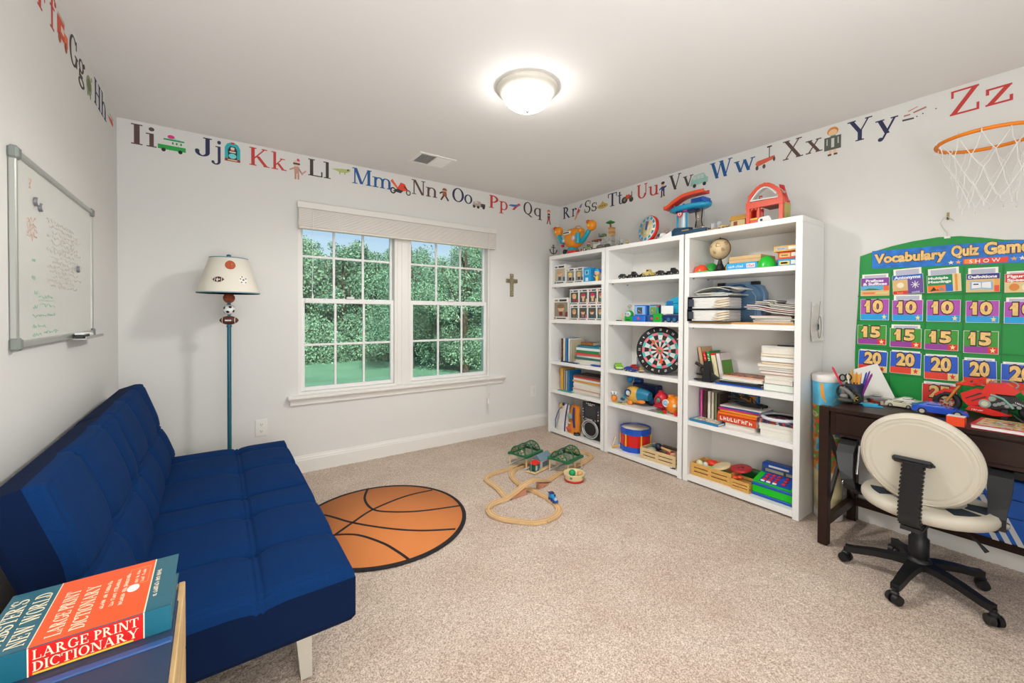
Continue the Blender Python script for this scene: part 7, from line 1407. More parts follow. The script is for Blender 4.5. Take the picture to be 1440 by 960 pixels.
for i, (w_, t, c, lb, ti) in enumerate([(.265, .050, '#cf4420', 'thick dark orange storybook with white lettering', ('#f0e6d8', 'xxxxxxxxx')), (.26, .020, '#f0731e', 'orange book above the storybook', None), (.25, .014, '#ef9a2a', 'light orange book in the pile', None), (.27, .010, '#d8308a', 'magenta magazine in the pile', None), (.26, .008, '#2a5fae', 'blue magazine near the top of the pile', None), (.27, .008, '#e9e2d6', 'white magazine on top of the pile', None)]):
    book(lb+' on the fourth shelf', (2.895+.004*i, 1.420-.003*i, zc), .185, w_, t, c, (0, 0, R([-1, 2, -2, 4, -3, 2][i])), 'orange book pile on the fourth shelf', lie=True, title=ti); zc += t+.0005
cb = M(); r_ = random.Random(5)
for i in range(11): 
    y0 = 1.50-.012*i; cb.tube(smooth([(2.97+r_.uniform(-.03, .03), 1.50+r_.uniform(-.02, .01), zc+.02+r_.uniform(0, .045)), (2.98, 1.44, zc+.012+r_.uniform(0, .04)), (2.97, 1.36, zc+.01+r_.uniform(0, .025)), (2.97+r_.uniform(-.02, .02), 1.30, zc+.010+r_.uniform(0, .015))], 4), .006, BLACK, 6)
cb.tube(smooth([(3.02, 1.48, zc+.03), (3.02, 1.43, zc+.075), (3.02, 1.38, zc+.06), (3.0, 1.33, zc+.03)], 5), .0025, DARK, 6)
cb.move(Matrix.Translation((-2.96, -1.4, -zc))); solo('cable_bundle', cb, 'bundle of black cables on the orange book pile', 'cables', (2.96, 1.4, zc+.001))
zd = z
for i, (w_, t, c, lb) in enumerate([(.20, .040, '#e3e8e4', 'thick pale book at the bottom right of the fourth shelf'), (.205, .024, '#f0eeea', 'white book second from the bottom right'), (.21, .016, '#dfe3e0', 'pale grey book in the right pile'), (.22, .010, '#8a4a5a', 'magazine with a busy printed cover in the right pile'), (.22, .010, '#2f4f8a', 'blue and black printed magazine on top of the right pile')]):
    book(lb, (2.895, 1.168+.003*i, zd), .21, w_, t, c if i < 3 else multi(('#d8d0c8', '#b8442a', '#2a3c6a', '#e8e4da'), 25), (0, 0, R([0, 1, -1, 3, -4][i])), 'right pile on the fourth shelf', lie=True, spine='+x' if i < 3 else '-x'); zd += t+.0005
rl = thing('ring_light', 'white ring light lying on the right pile of the fourth shelf', 'ring light', (2.985, 1.178, zd+.012)); part('ring', M().torus((0, 0, 0), .104, .011, mat('#dcdce6', .3), 'z', 48, 10), rl); part('back_rim', M().torus((0, 0, -.004), .089, .006, BLACK, 'z', 44, 8), rl); part('cable', M().tube(smooth([(.0, .11, 0), (.02, .12, .03), (.03, .13, .045)], 5), .003, BLACK, 6), rl)
solo('power_adapter', M().box((-.02, -.035, 0), (.02, .035, .018), BLACK, .005), 'black power adapter behind the white ring light', 'adapter', (3.06, 1.325, zc+.002), -.5)
# bottom shelf
z = LV[0]+.0005
OW = mat('#dba85a', .5, var=(40, .15, (1, 1, 5)))
crate('orange-toned slatted crate of play food on the bottom shelf', (2.875, 1.587, z), .19, .292, .085, R(2), OW)
crate('small empty slatted crate beside the play food crate', (2.865, 1.375, z), .115, .118, .062, 0, OW, 1)
fz = z+.0065
mini('play_food_base', 'layer of wooden play food filling the orange-toned crate', [('b', (-.075, -.128, 0), (.075, .128, .045), '#b98a4a')], (2.975, 1.587, fz), R(2), 'play food')
mini('play_mushroom', 'cream and white wooden slices at the left end of the food crate', [('e', (0, 0, 0), (.018, .026, .028), '#e3ddb0'), ('e', (.0, -.045, .0), (.016, .022, .028), '#cfd0c0')], (2.915, 1.69, fz+.074), 0, 'play food')
mini('play_tomato', 'red wooden play tomato at the back of the food crate', [('e', (0, 0, 0), (.035, .045, .026), '#ea3a1e')], (3.0, 1.64, fz+.072), 0, 'play food')
mini('play_lettuce', 'light green play lettuce slice at the front of the food crate', [('e', (0, 0, 0), (.028, .040, .018), '#8fd07c')], (2.912, 1.595, fz+.064), 0, 'play food')
mini('play_cucumber', 'dark green play leaf in the food crate', [('e', (0, 0, 0), (.028, .055, .014), '#1f7a2e')], (2.935, 1.535, fz+.060), 0, 'play food')
o = mini('play_bread', 'pale wooden round bread slice leaning in the food crate', [('l', .062, .012, '#dcc79a')], (2.955, 1.545, fz+.085), 0, 'play food'); o.rotation_euler = (R(-16), R(-12), 0)
o = mini('play_pizza', 'red round wooden play plate lying over the food crate', [('l', .068, .012, '#b8242c'), ('l', .02, .0155, '#7a1a20')], (2.985, 1.425, fz+.098), 0, 'play food'); o.rotation_euler = (R(-6), R(-8), 0)
mini('play_shrimp', 'orange-red play pieces between the two crates', [('e', (0, 0, 0), (.02, .03, .014), '#e8481e'), ('e', (.01, -.035, .006), (.016, .02, .012), '#e8481e'), ('e', (0, .045, 0), (.014, .02, .01), '#e8582a')], (2.915, 1.44, fz+.056), 0, 'play food')
mini('green_tray', 'dark green play tray standing behind the small crate', [('b', (-.03, -.07, 0), (.03, .06, .10), '#12602a')], (3.06, 1.385, z), 0, 'tray')
cr = thing('cash_register', 'blue and green toy cash register with red keys on the bottom shelf', 'toy register', (2.885, 1.188, z), R(-.8))
RB_, RG = mat('#1b52b0', .35), mat('#10c020', .35)
def wedge_box(m, x0, x1, y0, y1, z0, za, zb, mt): m.add([(x0, y0, z0), (x1, y0, z0), (x1, y1, z0), (x0, y1, z0), (x0, y0, za), (x1, y0, zb), (x1, y1, zb), (x0, y1, za)], [(3, 2, 1, 0), (4, 5, 6, 7), (0, 1, 5, 4), (1, 2, 6, 5), (2, 3, 7, 6), (3, 0, 4, 7)], mt)
m = M(); m.box((0, -.125, 0), (.22, .125, .018), RB_, .004); m.box((.004, -.122, .018), (.20, .122, .068), RG, .004); m.box((.0, -.125, .066), (.21, .125, .084), RB_, .004); part('drawer_base', m, cr)
m = M(); wedge_box(m, .012, .14, -.12, .12, .084, .094, .130, RG); wedge_box(m, .016, .14, -.10, .085, .094, .0975, .135, RB_); part('keyboard', m, cr)
for j, yc in enumerate((.060, .028, -.004, -.052)):
    for i in range(3):
        x = .045+i*.030; zz_ = .0975+(x-.016)/.124*.0375; part('key', M().box((x-.011, yc-.010, zz_-.002), (x+.011, yc+.010, zz_+.007), mat('#d81c24', .4), .002), cr)
for yc in (.064, .030, -.006): part('key', M().box((.018, yc-.012, .098), (.030, yc+.012, .108), WHITE, .002), cr, 'white key')
m = M(); m.box((.12, -.12, .10), (.19, .118, .195), RB_, .012); part('display_housing', m, cr)
m = M(); m.box((.1175, -.098, .135), (.1205, .10, .162), mat('#2a3238', .3)).box((.1165, -.02, .139), (.119, .09, .158), mat('#8c9488', .3)).box((.1165, -.095, .139), (.119, -.035, .158), mat('#8c9488', .3)).box((.1178, -.05, .170), (.1205, .07, .182), WHITE); part('display', m, cr)

# ================= map canister between bookcase and desk =================
mp_ = thing('map_canister', 'tall paper tube with a printed world map standing between bookcase and desk', 'canister', (3.06, .9405, .001), (0, R(-4), 0))
MPM = multi(('#3fb0d6', '#7cc6dd', '#e8a43c', '#d9673a', '#5fae4a', '#e6c98a', '#4aa8d0'), 9, .4)
part('body', M().lathe([(.070, .045), (.070, .50)], mat('#dccfa0', .4, var=(12, .3)), n=36).lathe([(.0702, .30), (.0702, .74)], MPM, n=36).lathe([(.0704, .70), (.0704, .86)], mat('#5fbde0', .35, var=(14, .25)), n=36), mp_)
part('base_cap', M().lathe([(.068, 0), (.072, .004), (.072, .045), (.070, .048)], mat('#e2dfdc', .4), n=36), mp_); part('lid', M().lathe([(.072, .842), (.073, .846), (.073, .878), (.069, .882), (.0001, .882)], mat('#e9e4de', .4), n=36), mp_)
m = M(); 
for k, (a0, pts) in enumerate([(math.pi+.35, [(-.035, .835), (-.022, .838), (.016, .79), (.045, .745), (.03, .725), (-.01, .722), (-.032, .76)])]):
    V = [(.0712*math.cos(a0+x/.071), .0712*math.sin(a0+x/.071), z_) for x, z_ in pts]; m.add(V, [tuple(range(len(V)))], mat('#eda23a', .4))
part('map_patch', m, mp_)
# ================= blue striped bag under the desk =================
sbg = thing('striped_bag', 'bright blue sports bag with white diagonal stripes on the rail under the desk', 'bag', (3.135, .20, .1405)); BG = mat('#1460c4', .55, bump=(20, .4, .01))
m = M(); P = [(-.42, 0), (.40, 0), (.42, .10), (.40, .20), (.30, .30), (-.30, .31), (-.42, .25)]; m.prism(P, BG, (-.032, 0, 0), (0, 1, 0), (0, 0, 1), .075); part('body', m, sbg, bevel=.01)
m = M()
for y0 in (.06, .02, -.02, -.26, -.30, -.34): m.prism([(y0, .0), (y0+.022, .0), (y0+.15, .29), (y0+.128, .29)], mat('#d9dad8', .5), (-.0325, 0, 0), (0, 1, 0), (0, 0, 1), -.001)
part('stripe', m, sbg, kind='stuff'); part('flap_seam', M().tube([(-.034, -.42, .12), (-.035, -.1, .13), (-.034, .2, .12), (-.034, .41, .11)], .003, mat('#0d3f86', .5), 6).tube([(-.034, -.42, .21), (-.035, 0, .215), (-.034, .41, .205)], .003, mat('#0d3f86', .5), 6), sbg)
solo('grey_shelf_box', M().box((-.03, -.30, 0), (.03, .30, .045), DARK, .006), 'long black case lying on top of the blue striped bag', 'case', (3.13, .19, .4525))

# ================= things on the desk =================
z = .7465
def lattice_cup():
    o = thing('pen_cup', 'dark navy pen cup crammed with pens and scissors on the desk', 'pen cup', (2.93, .786, z))
    part('cup', M().lathe([(.036, 0), (.040, .01), (.042, .105), (.038, .105), (.036, .012), (.0001, .012)], mat('#1c2440', .45), n=24), o); return o
lattice_cup()
r_ = random.Random(9)
for i, (c, L_, dx, dy, lx, ly, lb) in enumerate([('#e0284c', .17, .0, .024, -.03, .078, 'pink-red pencil leaning left out of the cup'), ('#e0a020', .16, .01, .006, .0, .012, 'tall yellow pencil in the cup'), ('#f08a20', .15, .0, .0, -.01, -.012, 'orange pen in the middle of the cup'), ('#f0a23a', .145, -.012, -.008, .0, -.024, 'light orange marker in the cup'), ('#2050c0', .15, .014, -.018, .01, -.030, 'blue pen at the right of the cup'), ('#6a3aa8', .16, .0, -.022, .01, -.044, 'purple pen leaning right out of the cup'), ('#8a2a8a', .15, -.008, -.026, .0, -.055, 'violet marker at the right of the cup'), ('#d8d8d4', .14, -.014, .012, -.02, .012, 'white marker at the front of the cup'), ('#7ab0dc', .145, .008, -.012, .0, -.016, 'pale blue highlighter in the cup')]):
    m = M().cyl((0, 0, 0), (lx*.9, ly*.9, L_), .0042 if i % 3 else .0055, .0042 if i % 3 else .0055, mat(c, .4), 10).cyl((lx*.9, ly*.9, L_), (lx*.95, ly*.95, L_+.008), .0035, .0015, mat(c, .4), 8)
    solo('pen', m, lb, 'pen', (2.93+dx, .786+dy, z+.0135), 0, 'pens in the navy cup')
so = thing('scissors', 'scissors with dark handles standing in the cup', 'scissors', (2.915, .80, z+.0135)); part('handles', M().torus((-.004, .010, .125), .014, .004, BLACK, 'x', 18, 6, (1, 1.3)).torus((-.004, .036, .118), .014, .004, BLACK, 'x', 18, 6, (1, 1.3)), so); part('blade', M().box((-.003, -.004, 0), (-.001, .006, .112), CHROME), so)
solo('sticky_pad', M().box((-.004, -.03, 0), (.004, .03, .15), mat('#e8c56a', .6), .001), 'pale yellow ruler pad standing behind the pen cup', 'pad', (3.0, .812, z), .1)
wt = thing('toy_motor_part', 'black toy tyre with a yellow spoked hub leaning on the pen cup', 'toy wheel', (2.868, .768, z+.032)); m = M(); m.torus((0, 0, 0), .026, .0085, mat('#23221f', .6), 'x', 28, 8); part('tyre', m, wt); m = M()
for a in range(6): m.box((-.004, -.002, 0), (.002, .002, .022), mat('#c9b04a', .4)).move(Matrix.Rotation(a*1.047, 4, 'X'), len(m.v)-8)
part('hub', m.cyl((-.006, 0, 0), (.003, 0, 0), .008, .008, mat('#c9b04a', .4), 12), wt)
hs = thing('headset', 'black and grey padded toy helmet frame at the left end of the desk', 'toy', (2.86, .818-.01, z)); m = M(); m.torus((.0, 0, .062), .036, .006, BLACK, 'x', 26, 8).ell((0, -.002, .016), (.030, .036, .015), mat('#4a4a46', .6)); part('frame', m, hs); part('padding', M().tube([(-.01, .02, .085), (-.014, -.005, .075), (-.014, -.03, .055), (-.01, -.04, .03)], [.007, .011, .011, .008], mat('#7a7a74', .6), 8).box((-.02, -.015, .03), (.015, .02, .05), mat('#8a897f', .5), .005), hs)
wp = thing('white_paper', 'large sheet of white paper leaning against the wall behind the pen cup', 'paper', (3.115, .75, z))
pp = M(); P = [(.045, 0), (-.107, .002), (-.01, .21), (.10, .162), (.09, .12), (.055, .07)]; pp.prism(P, PAPER, (0, 0, 0), (0, 1, 0), (0, 0, 1), .0012); pp.move(Matrix.Rotation(R(9), 4, 'Y')); part('sheet', pp, wp)
car('silver grey toy sports car left of the white paper on the desk', (3.035, .700, z), .135, '#8c8e8c', R(6), None, 'sport', W_=.055)
car('white and red toy racing car in the middle of the desk', (3.06, .575, z), .145, '#e9e4da', R(4), None, 'sport', W_=.062, hub='#3a3a3a')
car('cream toy wedge car in front of the white racing car', (2.975, .600, z), .115, '#d6cfb4', R(0), None, 'wedge', W_=.06)
car('shiny blue toy sports car behind the chair back', (2.905, .445, z), .195, '#1c52cc', R(10), None, 'sport', W_=.078, hub='#d8d0c0')
for i, (c, x, y, a, lb) in enumerate([('#2fb4d8', 2.895, .715, 8, 'turquoise sticky notes on the desk'), ('#c98a44', 2.955, .752, -20, 'orange-brown card behind the turquoise notes'), ('#23a0cc', 2.868, .690, 22, 'blue note sheet under the turquoise notes')]):
    solo('note_pad', M().box((-.025, -.04, 0), (.025, .04, .004), mat(c, .6), .001), lb, 'notes', (x, y, z+(0 if i != 0 else .0045)), R(a))
bp_ = M(); r_ = random.Random(4)
for i in range(26): x, y = r_.uniform(-.02, .03), r_.uniform(-.07, .07); c = ['#8a2a22', '#3a2a26', '#b8b0a8', '#c0392b', '#5a4a44'][i % 5]; bp_.box((x-.005, y-.007, 0), (x+.005, y+.007, .008+.006*(i % 3)), mat(c, .4), .001)
o = solo('toy_brick_pile', bp_, 'scatter of tiny dark red and black toy bricks in front of the grey car', 'toy bricks', (2.975, .685, z)); o['kind'] = 'stuff'
ob = thing('orange_box', 'small orange-red cardboard box at the front edge of the desk', 'box', (2.688, .355, z)); part('body', M().box((-.025, -.026, 0), (.025, .030, .042), mat('#f04a1c', .45), .001), ob); part('white_label', M().box((-.0245, -.0262, .0422), (.0245, .0298, .0428), mat('#e8e0d8', .5)), ob)
kb = thing('picture_book', 'large red-edged picture book lying on the front right of the desk', 'book', (2.775, .16, z), R(-3)); part('cover', M().box((-.105, -.15, .017), (.105, .15, .020), mat('#c22430', .3), .001).box((-.105, -.15, 0), (.105, .15, .003), mat('#a01824', .4), .001).box((.102, -.15, .003), (.105, .15, .017), mat('#c22430', .3)), kb)
part('pages', M().box((-.100, -.146, .0031), (.101, .146, .0169), mat('#f0eeea', .7)), kb); part('cover_print', M().box((-.100, -.145, .0201), (.100, .135, .0205), multi(('#d8432a', '#e8a040', '#c8c2b8', '#e0b050', '#7a9a7a', '#d0cac0', '#c8502c'), 17, .25)), kb)
# toy motorcycle
mc = thing('toy_motorcycle', 'large red brick-built toy superbike standing on the desk', 'toy motorcycle', (3.03, .318, z))
MR, MD, MG = mat('#e0281e', .3, coat=.3), mat('#2a2c2e', .45), mat('#9a9c9c', .35, .3)
def mwheel(y, zc, r, nm):
    m = M(); m.torus((0, y, zc), r-.013, .0135, mat('#1c1c1e', .6), 'x', 32, 10); w = part('wheel', m, mc, nm)
    m = M(); m.torus((0, y, zc), r-.024, .003, mat('#c9c4b8', .3, .3), 'x', 28, 6); m.cyl((-.010, y, zc), (.010, y, zc), .012, .012, mat('#c9c4b8', .3, .3), 14)
    for a in range(8): m.tube([(0, y, zc), (0, y+(r-.024)*math.cos(a*.785), zc+(r-.024)*math.sin(a*.785))], .0022, mat('#c9c4b8', .3, .3), 5)
    part('rim', m, w)
mwheel(.118, .053, .053, 'thick black front tyre'); mwheel(-.165, .053, .053, 'thick black rear tyre')
def plate(pts, x, th, mt, nm='fairing', lab=None):
    m = M()
    for sx in (-1, 1): m.prism(pts, mt, (x*sx, 0, 0), (0, 1, 0), (0, 0, 1), th*sx)
    return part(nm, m, mc, lab)
m = M(); m.prism([(.062, .075), (.068, .105), (.02, .135), (-.045, .122), (-.05, .095), (.0, .058), (.045, .052)], MR, (-.026, 0, 0), (0, 1, 0), (0, 0, 1), .052); m.prism([(.05, .082), (.052, .086), (.005, .118), (-.005, .115)], MD, (-.0262, 0, 0), (0, 1, 0), (0, 0, 1), -.001).prism([(.03, .072), (.033, .075), (-.012, .104), (-.018, .10)], MD, (-.0262, 0, 0), (0, 1, 0), (0, 0, 1), -.001); part('fairing', m, mc)
m = M(); m.prism([(.050, .030), (.035, .056), (-.03, .046), (-.095, .024), (-.04, .014)], MR, (-.029, 0, 0), (0, 1, 0), (0, 0, 1), .058); put_marks(m, 'xxxxxx', WHITE, (-.0296, .030, .030), (0, -1, 0), (0, 0, 1), .04, .007, bold=.02); part('belly_pan', m, mc)
m = M(); m.box((-.022, -.06, .045), (.022, .03, .105), MD, .004); m.cyl((-.0275, -.012, .068), (-.022, -.012, .068), .020, .020, mat('#8fa59a', .4), 16); m.cyl((-.030, -.012, .068), (-.0275, -.012, .068), .012, .012, mat('#d6cfae', .4), 14); m.cyl((-.0275, -.035, .095), (-.022, -.035, .095), .012, .012, mat('#8fa59a', .4), 14); part('gearbox', m, mc)
m = M(); m.tube([(-.02, .118, .053), (-.02, .085, .12), (-.012, .06, .165)], .006, mat('#c98a3a', .3, .4), 8).tube([(.02, .118, .053), (.02, .085, .12), (.012, .06, .165)], .006, mat('#c98a3a', .3, .4), 8); part('front_fork', m, mc)
m = M(); m.prism([(.165, .085), (.13, .118), (.08, .112), (.085, .100), (.125, .104), (.155, .075)], MR, (-.012, 0, 0), (0, 1, 0), (0, 0, 1), .024); part('front_mudguard', m, mc)
m = M(); m.box((-.045, .020, .148), (-.012, .085, .156), MR, .002); m.box((-.012, .0, .150), (.03, .08, .158), MR, .002); m.prism([(.09, .15), (.02, .178), (-.0, .17), (.05, .145)], MR, (-.03, 0, 0), (0, 1, 0), (0, 0, 1), .006); m.prism([(.055, .162), (.0, .190), (-.02, .186), (.03, .156)], MR, (.02, 0, 0), (0, 1, 0), (0, 0, 1), .006); part('windscreen_frame', m, mc)
m = M(); m.prism([(.0, .125), (-.02, .168), (-.08, .172), (-.12, .14), (-.10, .12), (-.04, .12)], MR, (-.022, 0, 0), (0, 1, 0), (0, 0, 1), .044); part('fuel_tank', m, mc)
m = M(); m.prism([(-.12, .14), (-.16, .152), (-.24, .185), (-.25, .17), (-.18, .132), (-.13, .125)], MR, (-.018, 0, 0), (0, 1, 0), (0, 0, 1), .036); part('tail', m, mc)
m = M(); m.box((-.024, -.11, .05), (.024, -.035, .115), MD, .006); 
for i in range(7): m.cyl((-.030, -.045-.012*i, .068+.006*(i % 3)), (-.023, -.045-.012*i, .068+.006*(i % 3)), .008, .006, MG, 10)
m.tube([(-.028, -.03, .115), (-.03, -.07, .10), (-.028, -.10, .06)], .005, mat('#7fae9a', .4), 8); part('engine', m, mc)
m = M(); m.ribbon([(-.03, -.09, .105), (-.032, -.15, .075), (-.03, -.21, .052)], (1, 0, 0), .026, .008, MD); m.ribbon([(.03, -.09, .075), (.03, -.165, .053)], (1, 0, 0), .018, .008, MD); put_marks(m, 'xxxxxxxxx', WHITE, (-.0365, -.105, .088), (0, -.91, -.40), (0, -.40, .91), .05, .007, bold=.02); part('swing_arm', m, mc, 'black arm with small white lettering')
m = M(); m.torus((0, -.07, .165), .030, .003, MG, 'x', 24, 6, (1.4, .7)).cyl((-.05, .03, .17), (.05, .03, .17), .004, .004, MD, 8).cyl((-.02, -.10, .03), (-.03, -.13, .004), .004, .005, MD, 8); part('trim', m, mc, kind='stuff')
part('kick_stand', M().box((-.012, -.085, 0), (.012, -.06, .05), MD, .002), mc)
# ================= wooden train set on the carpet =================
TW = mat('#dfb885', .5, var=(14, .12)); GRV = mat('#c49a66', .6)
TG_ = 'wooden train track on the carpet'
def track(pts, label, z0=.001, w=.040, th=.012, zs=None):
    Q = smooth([(x, y, z0 if zs is None else zs[i]) for i, (x, y) in enumerate(pts)], 6); c = Q[len(Q)//2]; o = thing('train_track', label, 'toy track', (c.x, c.y, 0), 0, TG_)
    L = [q-Vector((c.x, c.y, -th/2)) for q in Q]; part('rail_bed', M().ribbon(L, (0, 0, 1), w, th, TW), o)
    def off(d): 
        r = []
        for i, q in enumerate(L): t = (L[min(i+1, len(L)-1)]-L[max(i-1, 0)]).normalized(); r.append(q+Vector((-t.y, t.x, 0)).normalized()*d+Vector((0, 0, th/2+.0001)))
        return r
    for d in (-.0105, .0105): part('groove', M().ribbon(off(d), (0, 0, 1), .0055, .0008, GRV), o)
    return o
loop = [(1.570, 2.252), (1.50, 2.252), (1.435, 2.235), (1.385, 2.19), (1.368, 2.115), (1.40, 2.03), (1.462, 1.955), (1.520, 1.90), (1.59, 1.878), (1.68, 1.890), (1.75, 1.935), (1.785, 2.01), (1.794, 2.09), (1.796, 2.157), (1.787, 2.27), (1.768, 2.373)]
track(loop[:4], 'wooden track starting the front loop at the switch'); track(loop[3:7], 'curved wooden track at the left of the front loop'); track(loop[6:9], 'wooden track at the front left of the loop'); track(loop[8:12], 'curved wooden track at the front right of the loop'); track(loop[11:14], 'wooden track at the right of the front loop under the blue train'); track(loop[13:16], 'straight wooden track passing under the bridge')
track([(1.768, 2.373), (1.781, 2.43), (1.802, 2.513), (1.842, 2.579), (1.91, 2.636)], 'curved wooden track behind the bridge towards the stations'); track([(1.91, 2.636), (1.98, 2.66), (2.04, 2.674)], 'short wooden track joining at the left station')
track([(1.568, 2.27), (1.587, 2.338), (1.605, 2.41), (1.611, 2.47)], 'wooden track leaving the switch backwards'); track([(1.611, 2.47), (1.615, 2.55), (1.635, 2.615), (1.69, 2.655)], 'curved wooden track at the far left corner'); track([(1.69, 2.655), (1.789, 2.672), (1.90, 2.672)], 'straight wooden track along the back left'); track([(1.90, 2.672), (2.0, 2.683), (2.15, 2.72), (2.30, 2.76)], 'long wooden track passing through the left station')
track([(1.568, 2.253), (1.63, 2.253), (1.69, 2.254), (1.735, 2.256)], 'rising wooden bridge ramp from the switch', zs=[.002, .022, .046, .062]); track([(1.735, 2.256), (1.785, 2.26), (1.83, 2.266)], 'top of the wooden bridge', zs=[.062, .068, .062]); track([(1.83, 2.266), (1.88, 2.28), (1.94, 2.305), (2.0, 2.325)], 'descending wooden bridge ramp towards the right station', zs=[.062, .044, .02, .002])
track([(2.0, 2.325), (2.108, 2.365), (2.20, 2.388)], 'straight wooden track before the right station'); track([(2.20, 2.388), (2.32, 2.412), (2.44, 2.438), (2.54, 2.465)], 'long wooden track through the right station'); track([(2.54, 2.465), (2.62, 2.50), (2.662, 2.567), (2.65, 2.64), (2.60, 2.70)], 'curved wooden track at the far right end'); track([(2.60, 2.70), (2.52, 2.76), (2.40, 2.785), (2.30, 2.76)], 'curved wooden track closing the far right loop')
for k, (x0, x1, y0_, lb) in enumerate(((1.60, 1.722, 2.252, 'terracotta wedge support under the rising bridge ramp'), (1.955, 1.845, 2.27, 'terracotta wedge support under the descending bridge ramp'))):
    m = M(); s = 1 if x1 > x0 else -1; h1 = .043; dy = 0 if k == 0 else .022
    m.add([(x0, y0_-.014+dy, 0), (x1, y0_-.014, 0), (x1, y0_+.014, 0), (x0, y0_+.014+dy, 0), (x0, y0_-.014+dy, .006), (x1, y0_-.014, h1), (x1, y0_+.014, h1), (x0, y0_+.014+dy, .006)], [(3, 2, 1, 0), (4, 5, 6, 7), (0, 1, 5, 4), (1, 2, 6, 5), (2, 3, 7, 6), (3, 0, 4, 7)], mat('#c98a6a', .6)); cx = (x0+x1)/2; m.move(Matrix.Translation((-cx, -y0_, .0005)))
    solo('bridge_support', m, lb, 'toy track', (cx, y0_, 0))
tr_ = thing('toy_train', 'small blue toy locomotive on the track', 'toy train', (1.790, 2.04, .0135), R(-14))
TBL = mat('#1f9ad8', .35); part('boiler', M().cyl((0, -.035, .026), (0, .022, .026), .014, .014, TBL, 16).box((-.015, -.045, .006), (.015, .045, .014), mat('#1b4f9c', .4), .002).box((-.016, .014, .014), (.016, .042, .042), TBL, .003), tr_)
part('cab_roof', M().box((-.018, .010, .042), (.018, .045, .046), mat('#2a2860', .4), .002), tr_); part('funnel', M().cyl((0, -.024, .038), (0, -.024, .052), .004, .006, BLACK, 10), tr_); part('face', M().cyl((0, -.0365, .026), (0, -.035, .026), .011, .011, mat('#c9ccd0', .5), 14), tr_)
for y in (-.03, .0, .03):
    for x in (-.015, .015): part('wheel', M().cyl((x-.003, y, .008), (x+.003, y, .008), .0078, .0078, mat('#24308a', .4), 12), tr_)
def station(label, cx, cy, L_, rz):
    o = thing('toy_station', label, 'toy station', (cx, cy, 0), rz, 'green arched train stations'); GR = mat('#1c6a42', .4); W_ = .085; hz = .098
    for x in (-L_/2, 0, L_/2):
        for y in (-W_, W_): part('post', M().cyl((x, y, .0), (x, y, hz), .0065, .0065, LWOOD, 10), o)
    for y in (-W_, W_): part('foot_rail', M().box((-L_/2-.014, y-.011, .001), (L_/2+.014, y+.011, .008), mat('#c9c2b8', .5), .002), o)
    fr = M(); 
    for y in (-W_, W_): fr.box((-L_/2-.016, y-.013, hz-.012), (L_/2+.016, y+.013, hz+.008), GR, .003)
    for x in (-L_/2-.006, L_/2+.006): fr.box((x-.008, -W_, hz-.008), (x+.008, W_, hz+.006), GR, .002)
    part('canopy_frame', fr, o)
    rr = .074
    for x in (-L_/2, 0, L_/2): part('arch', M().tube([(x, rr*math.cos(a), hz+rr*.92*math.sin(a)) for a in [i*math.pi/16 for i in range(17)]], .0052, GR, 8), o)
    for x in (-L_/2, L_/2):
        m = M()
        for a in (.5, 1.05, 1.57, 2.09, 2.64): m.tube([(x, 0, hz+.004), (x, rr*math.cos(a), hz+rr*.92*math.sin(a))], .0026, GR, 6)
        m.tube([(x, .036*math.cos(a), hz+.036*math.sin(a)) for a in [i*math.pi/10 for i in range(11)]], .0026, GR, 6); part('fan_window', m, o)
    m = M(); ga = [i*math.pi/12 for i in range(13)]; V = [(x, (rr-.001)*math.cos(a), hz+(rr-.001)*.92*math.sin(a)) for x in (-L_/2, L_/2) for a in ga]; m.add(V, [(i, i+1, 14+i, 13+i) for i in range(12)], glassy('#bcd0c6'), True); part('clear_roof', m, o)
    m = M()
    for k in (2, 4, 6): x = -L_/2+L_*k/8; m.tube([(x, (rr+.001)*math.cos(a), hz+(rr+.001)*.92*math.sin(a)) for a in ga], .0011, GR, 5)
    for a in (1.0, 2.14): m.tube([(-L_/2, (rr+.001)*math.cos(a), hz+(rr+.001)*.92*math.sin(a)), (L_/2, (rr+.001)*math.cos(a), hz+(rr+.001)*.92*math.sin(a))], .0016, GR, 5)
    o_ = part('roof_bars', m, o, kind='stuff'); return o
station('green arched toy station at the left, behind the grey-roofed station house', 2.075, 2.712, .195, R(15)); station('green arched toy station at the right, over the long track', 2.262, 2.432, .195, R(14))
sh_ = thing('toy_station_house', 'toy station house with grey-blue roof and a small red-roofed kiosk', 'toy building', (2.085, 2.545, 0), R(14))
part('platform', M().box((-.115, -.045, .001), (.12, .045, .012), LWOOD, .004), sh_); CRW = mat('#cfc8b8', .5); RF = mat('#6f8794', .5)
part('house_wall', M().box((-.02, -.028, .0125), (.108, .036, .085), CRW, .002), sh_); part('house_window', M().box((.005, -.0295, .022), (.075, -.0275, .062), mat('#5a6e7e', .3)).box((.085, -.0295, .022), (.104, -.0275, .066), DGREEN).box((-.0215, -.02, .02), (-.0195, .02, .06), mat('#5a6e7e', .3)), sh_)
part('house_roof', M().add([(-.035, -.045, .083), (.12, -.045, .083), (.12, .048, .083), (-.035, .048, .083), (-.035, .005, .124), (.12, .005, .124)], [(3, 2, 1, 0), (0, 1, 5, 4), (2, 3, 4, 5), (1, 2, 5), (3, 0, 4)], RF), sh_)
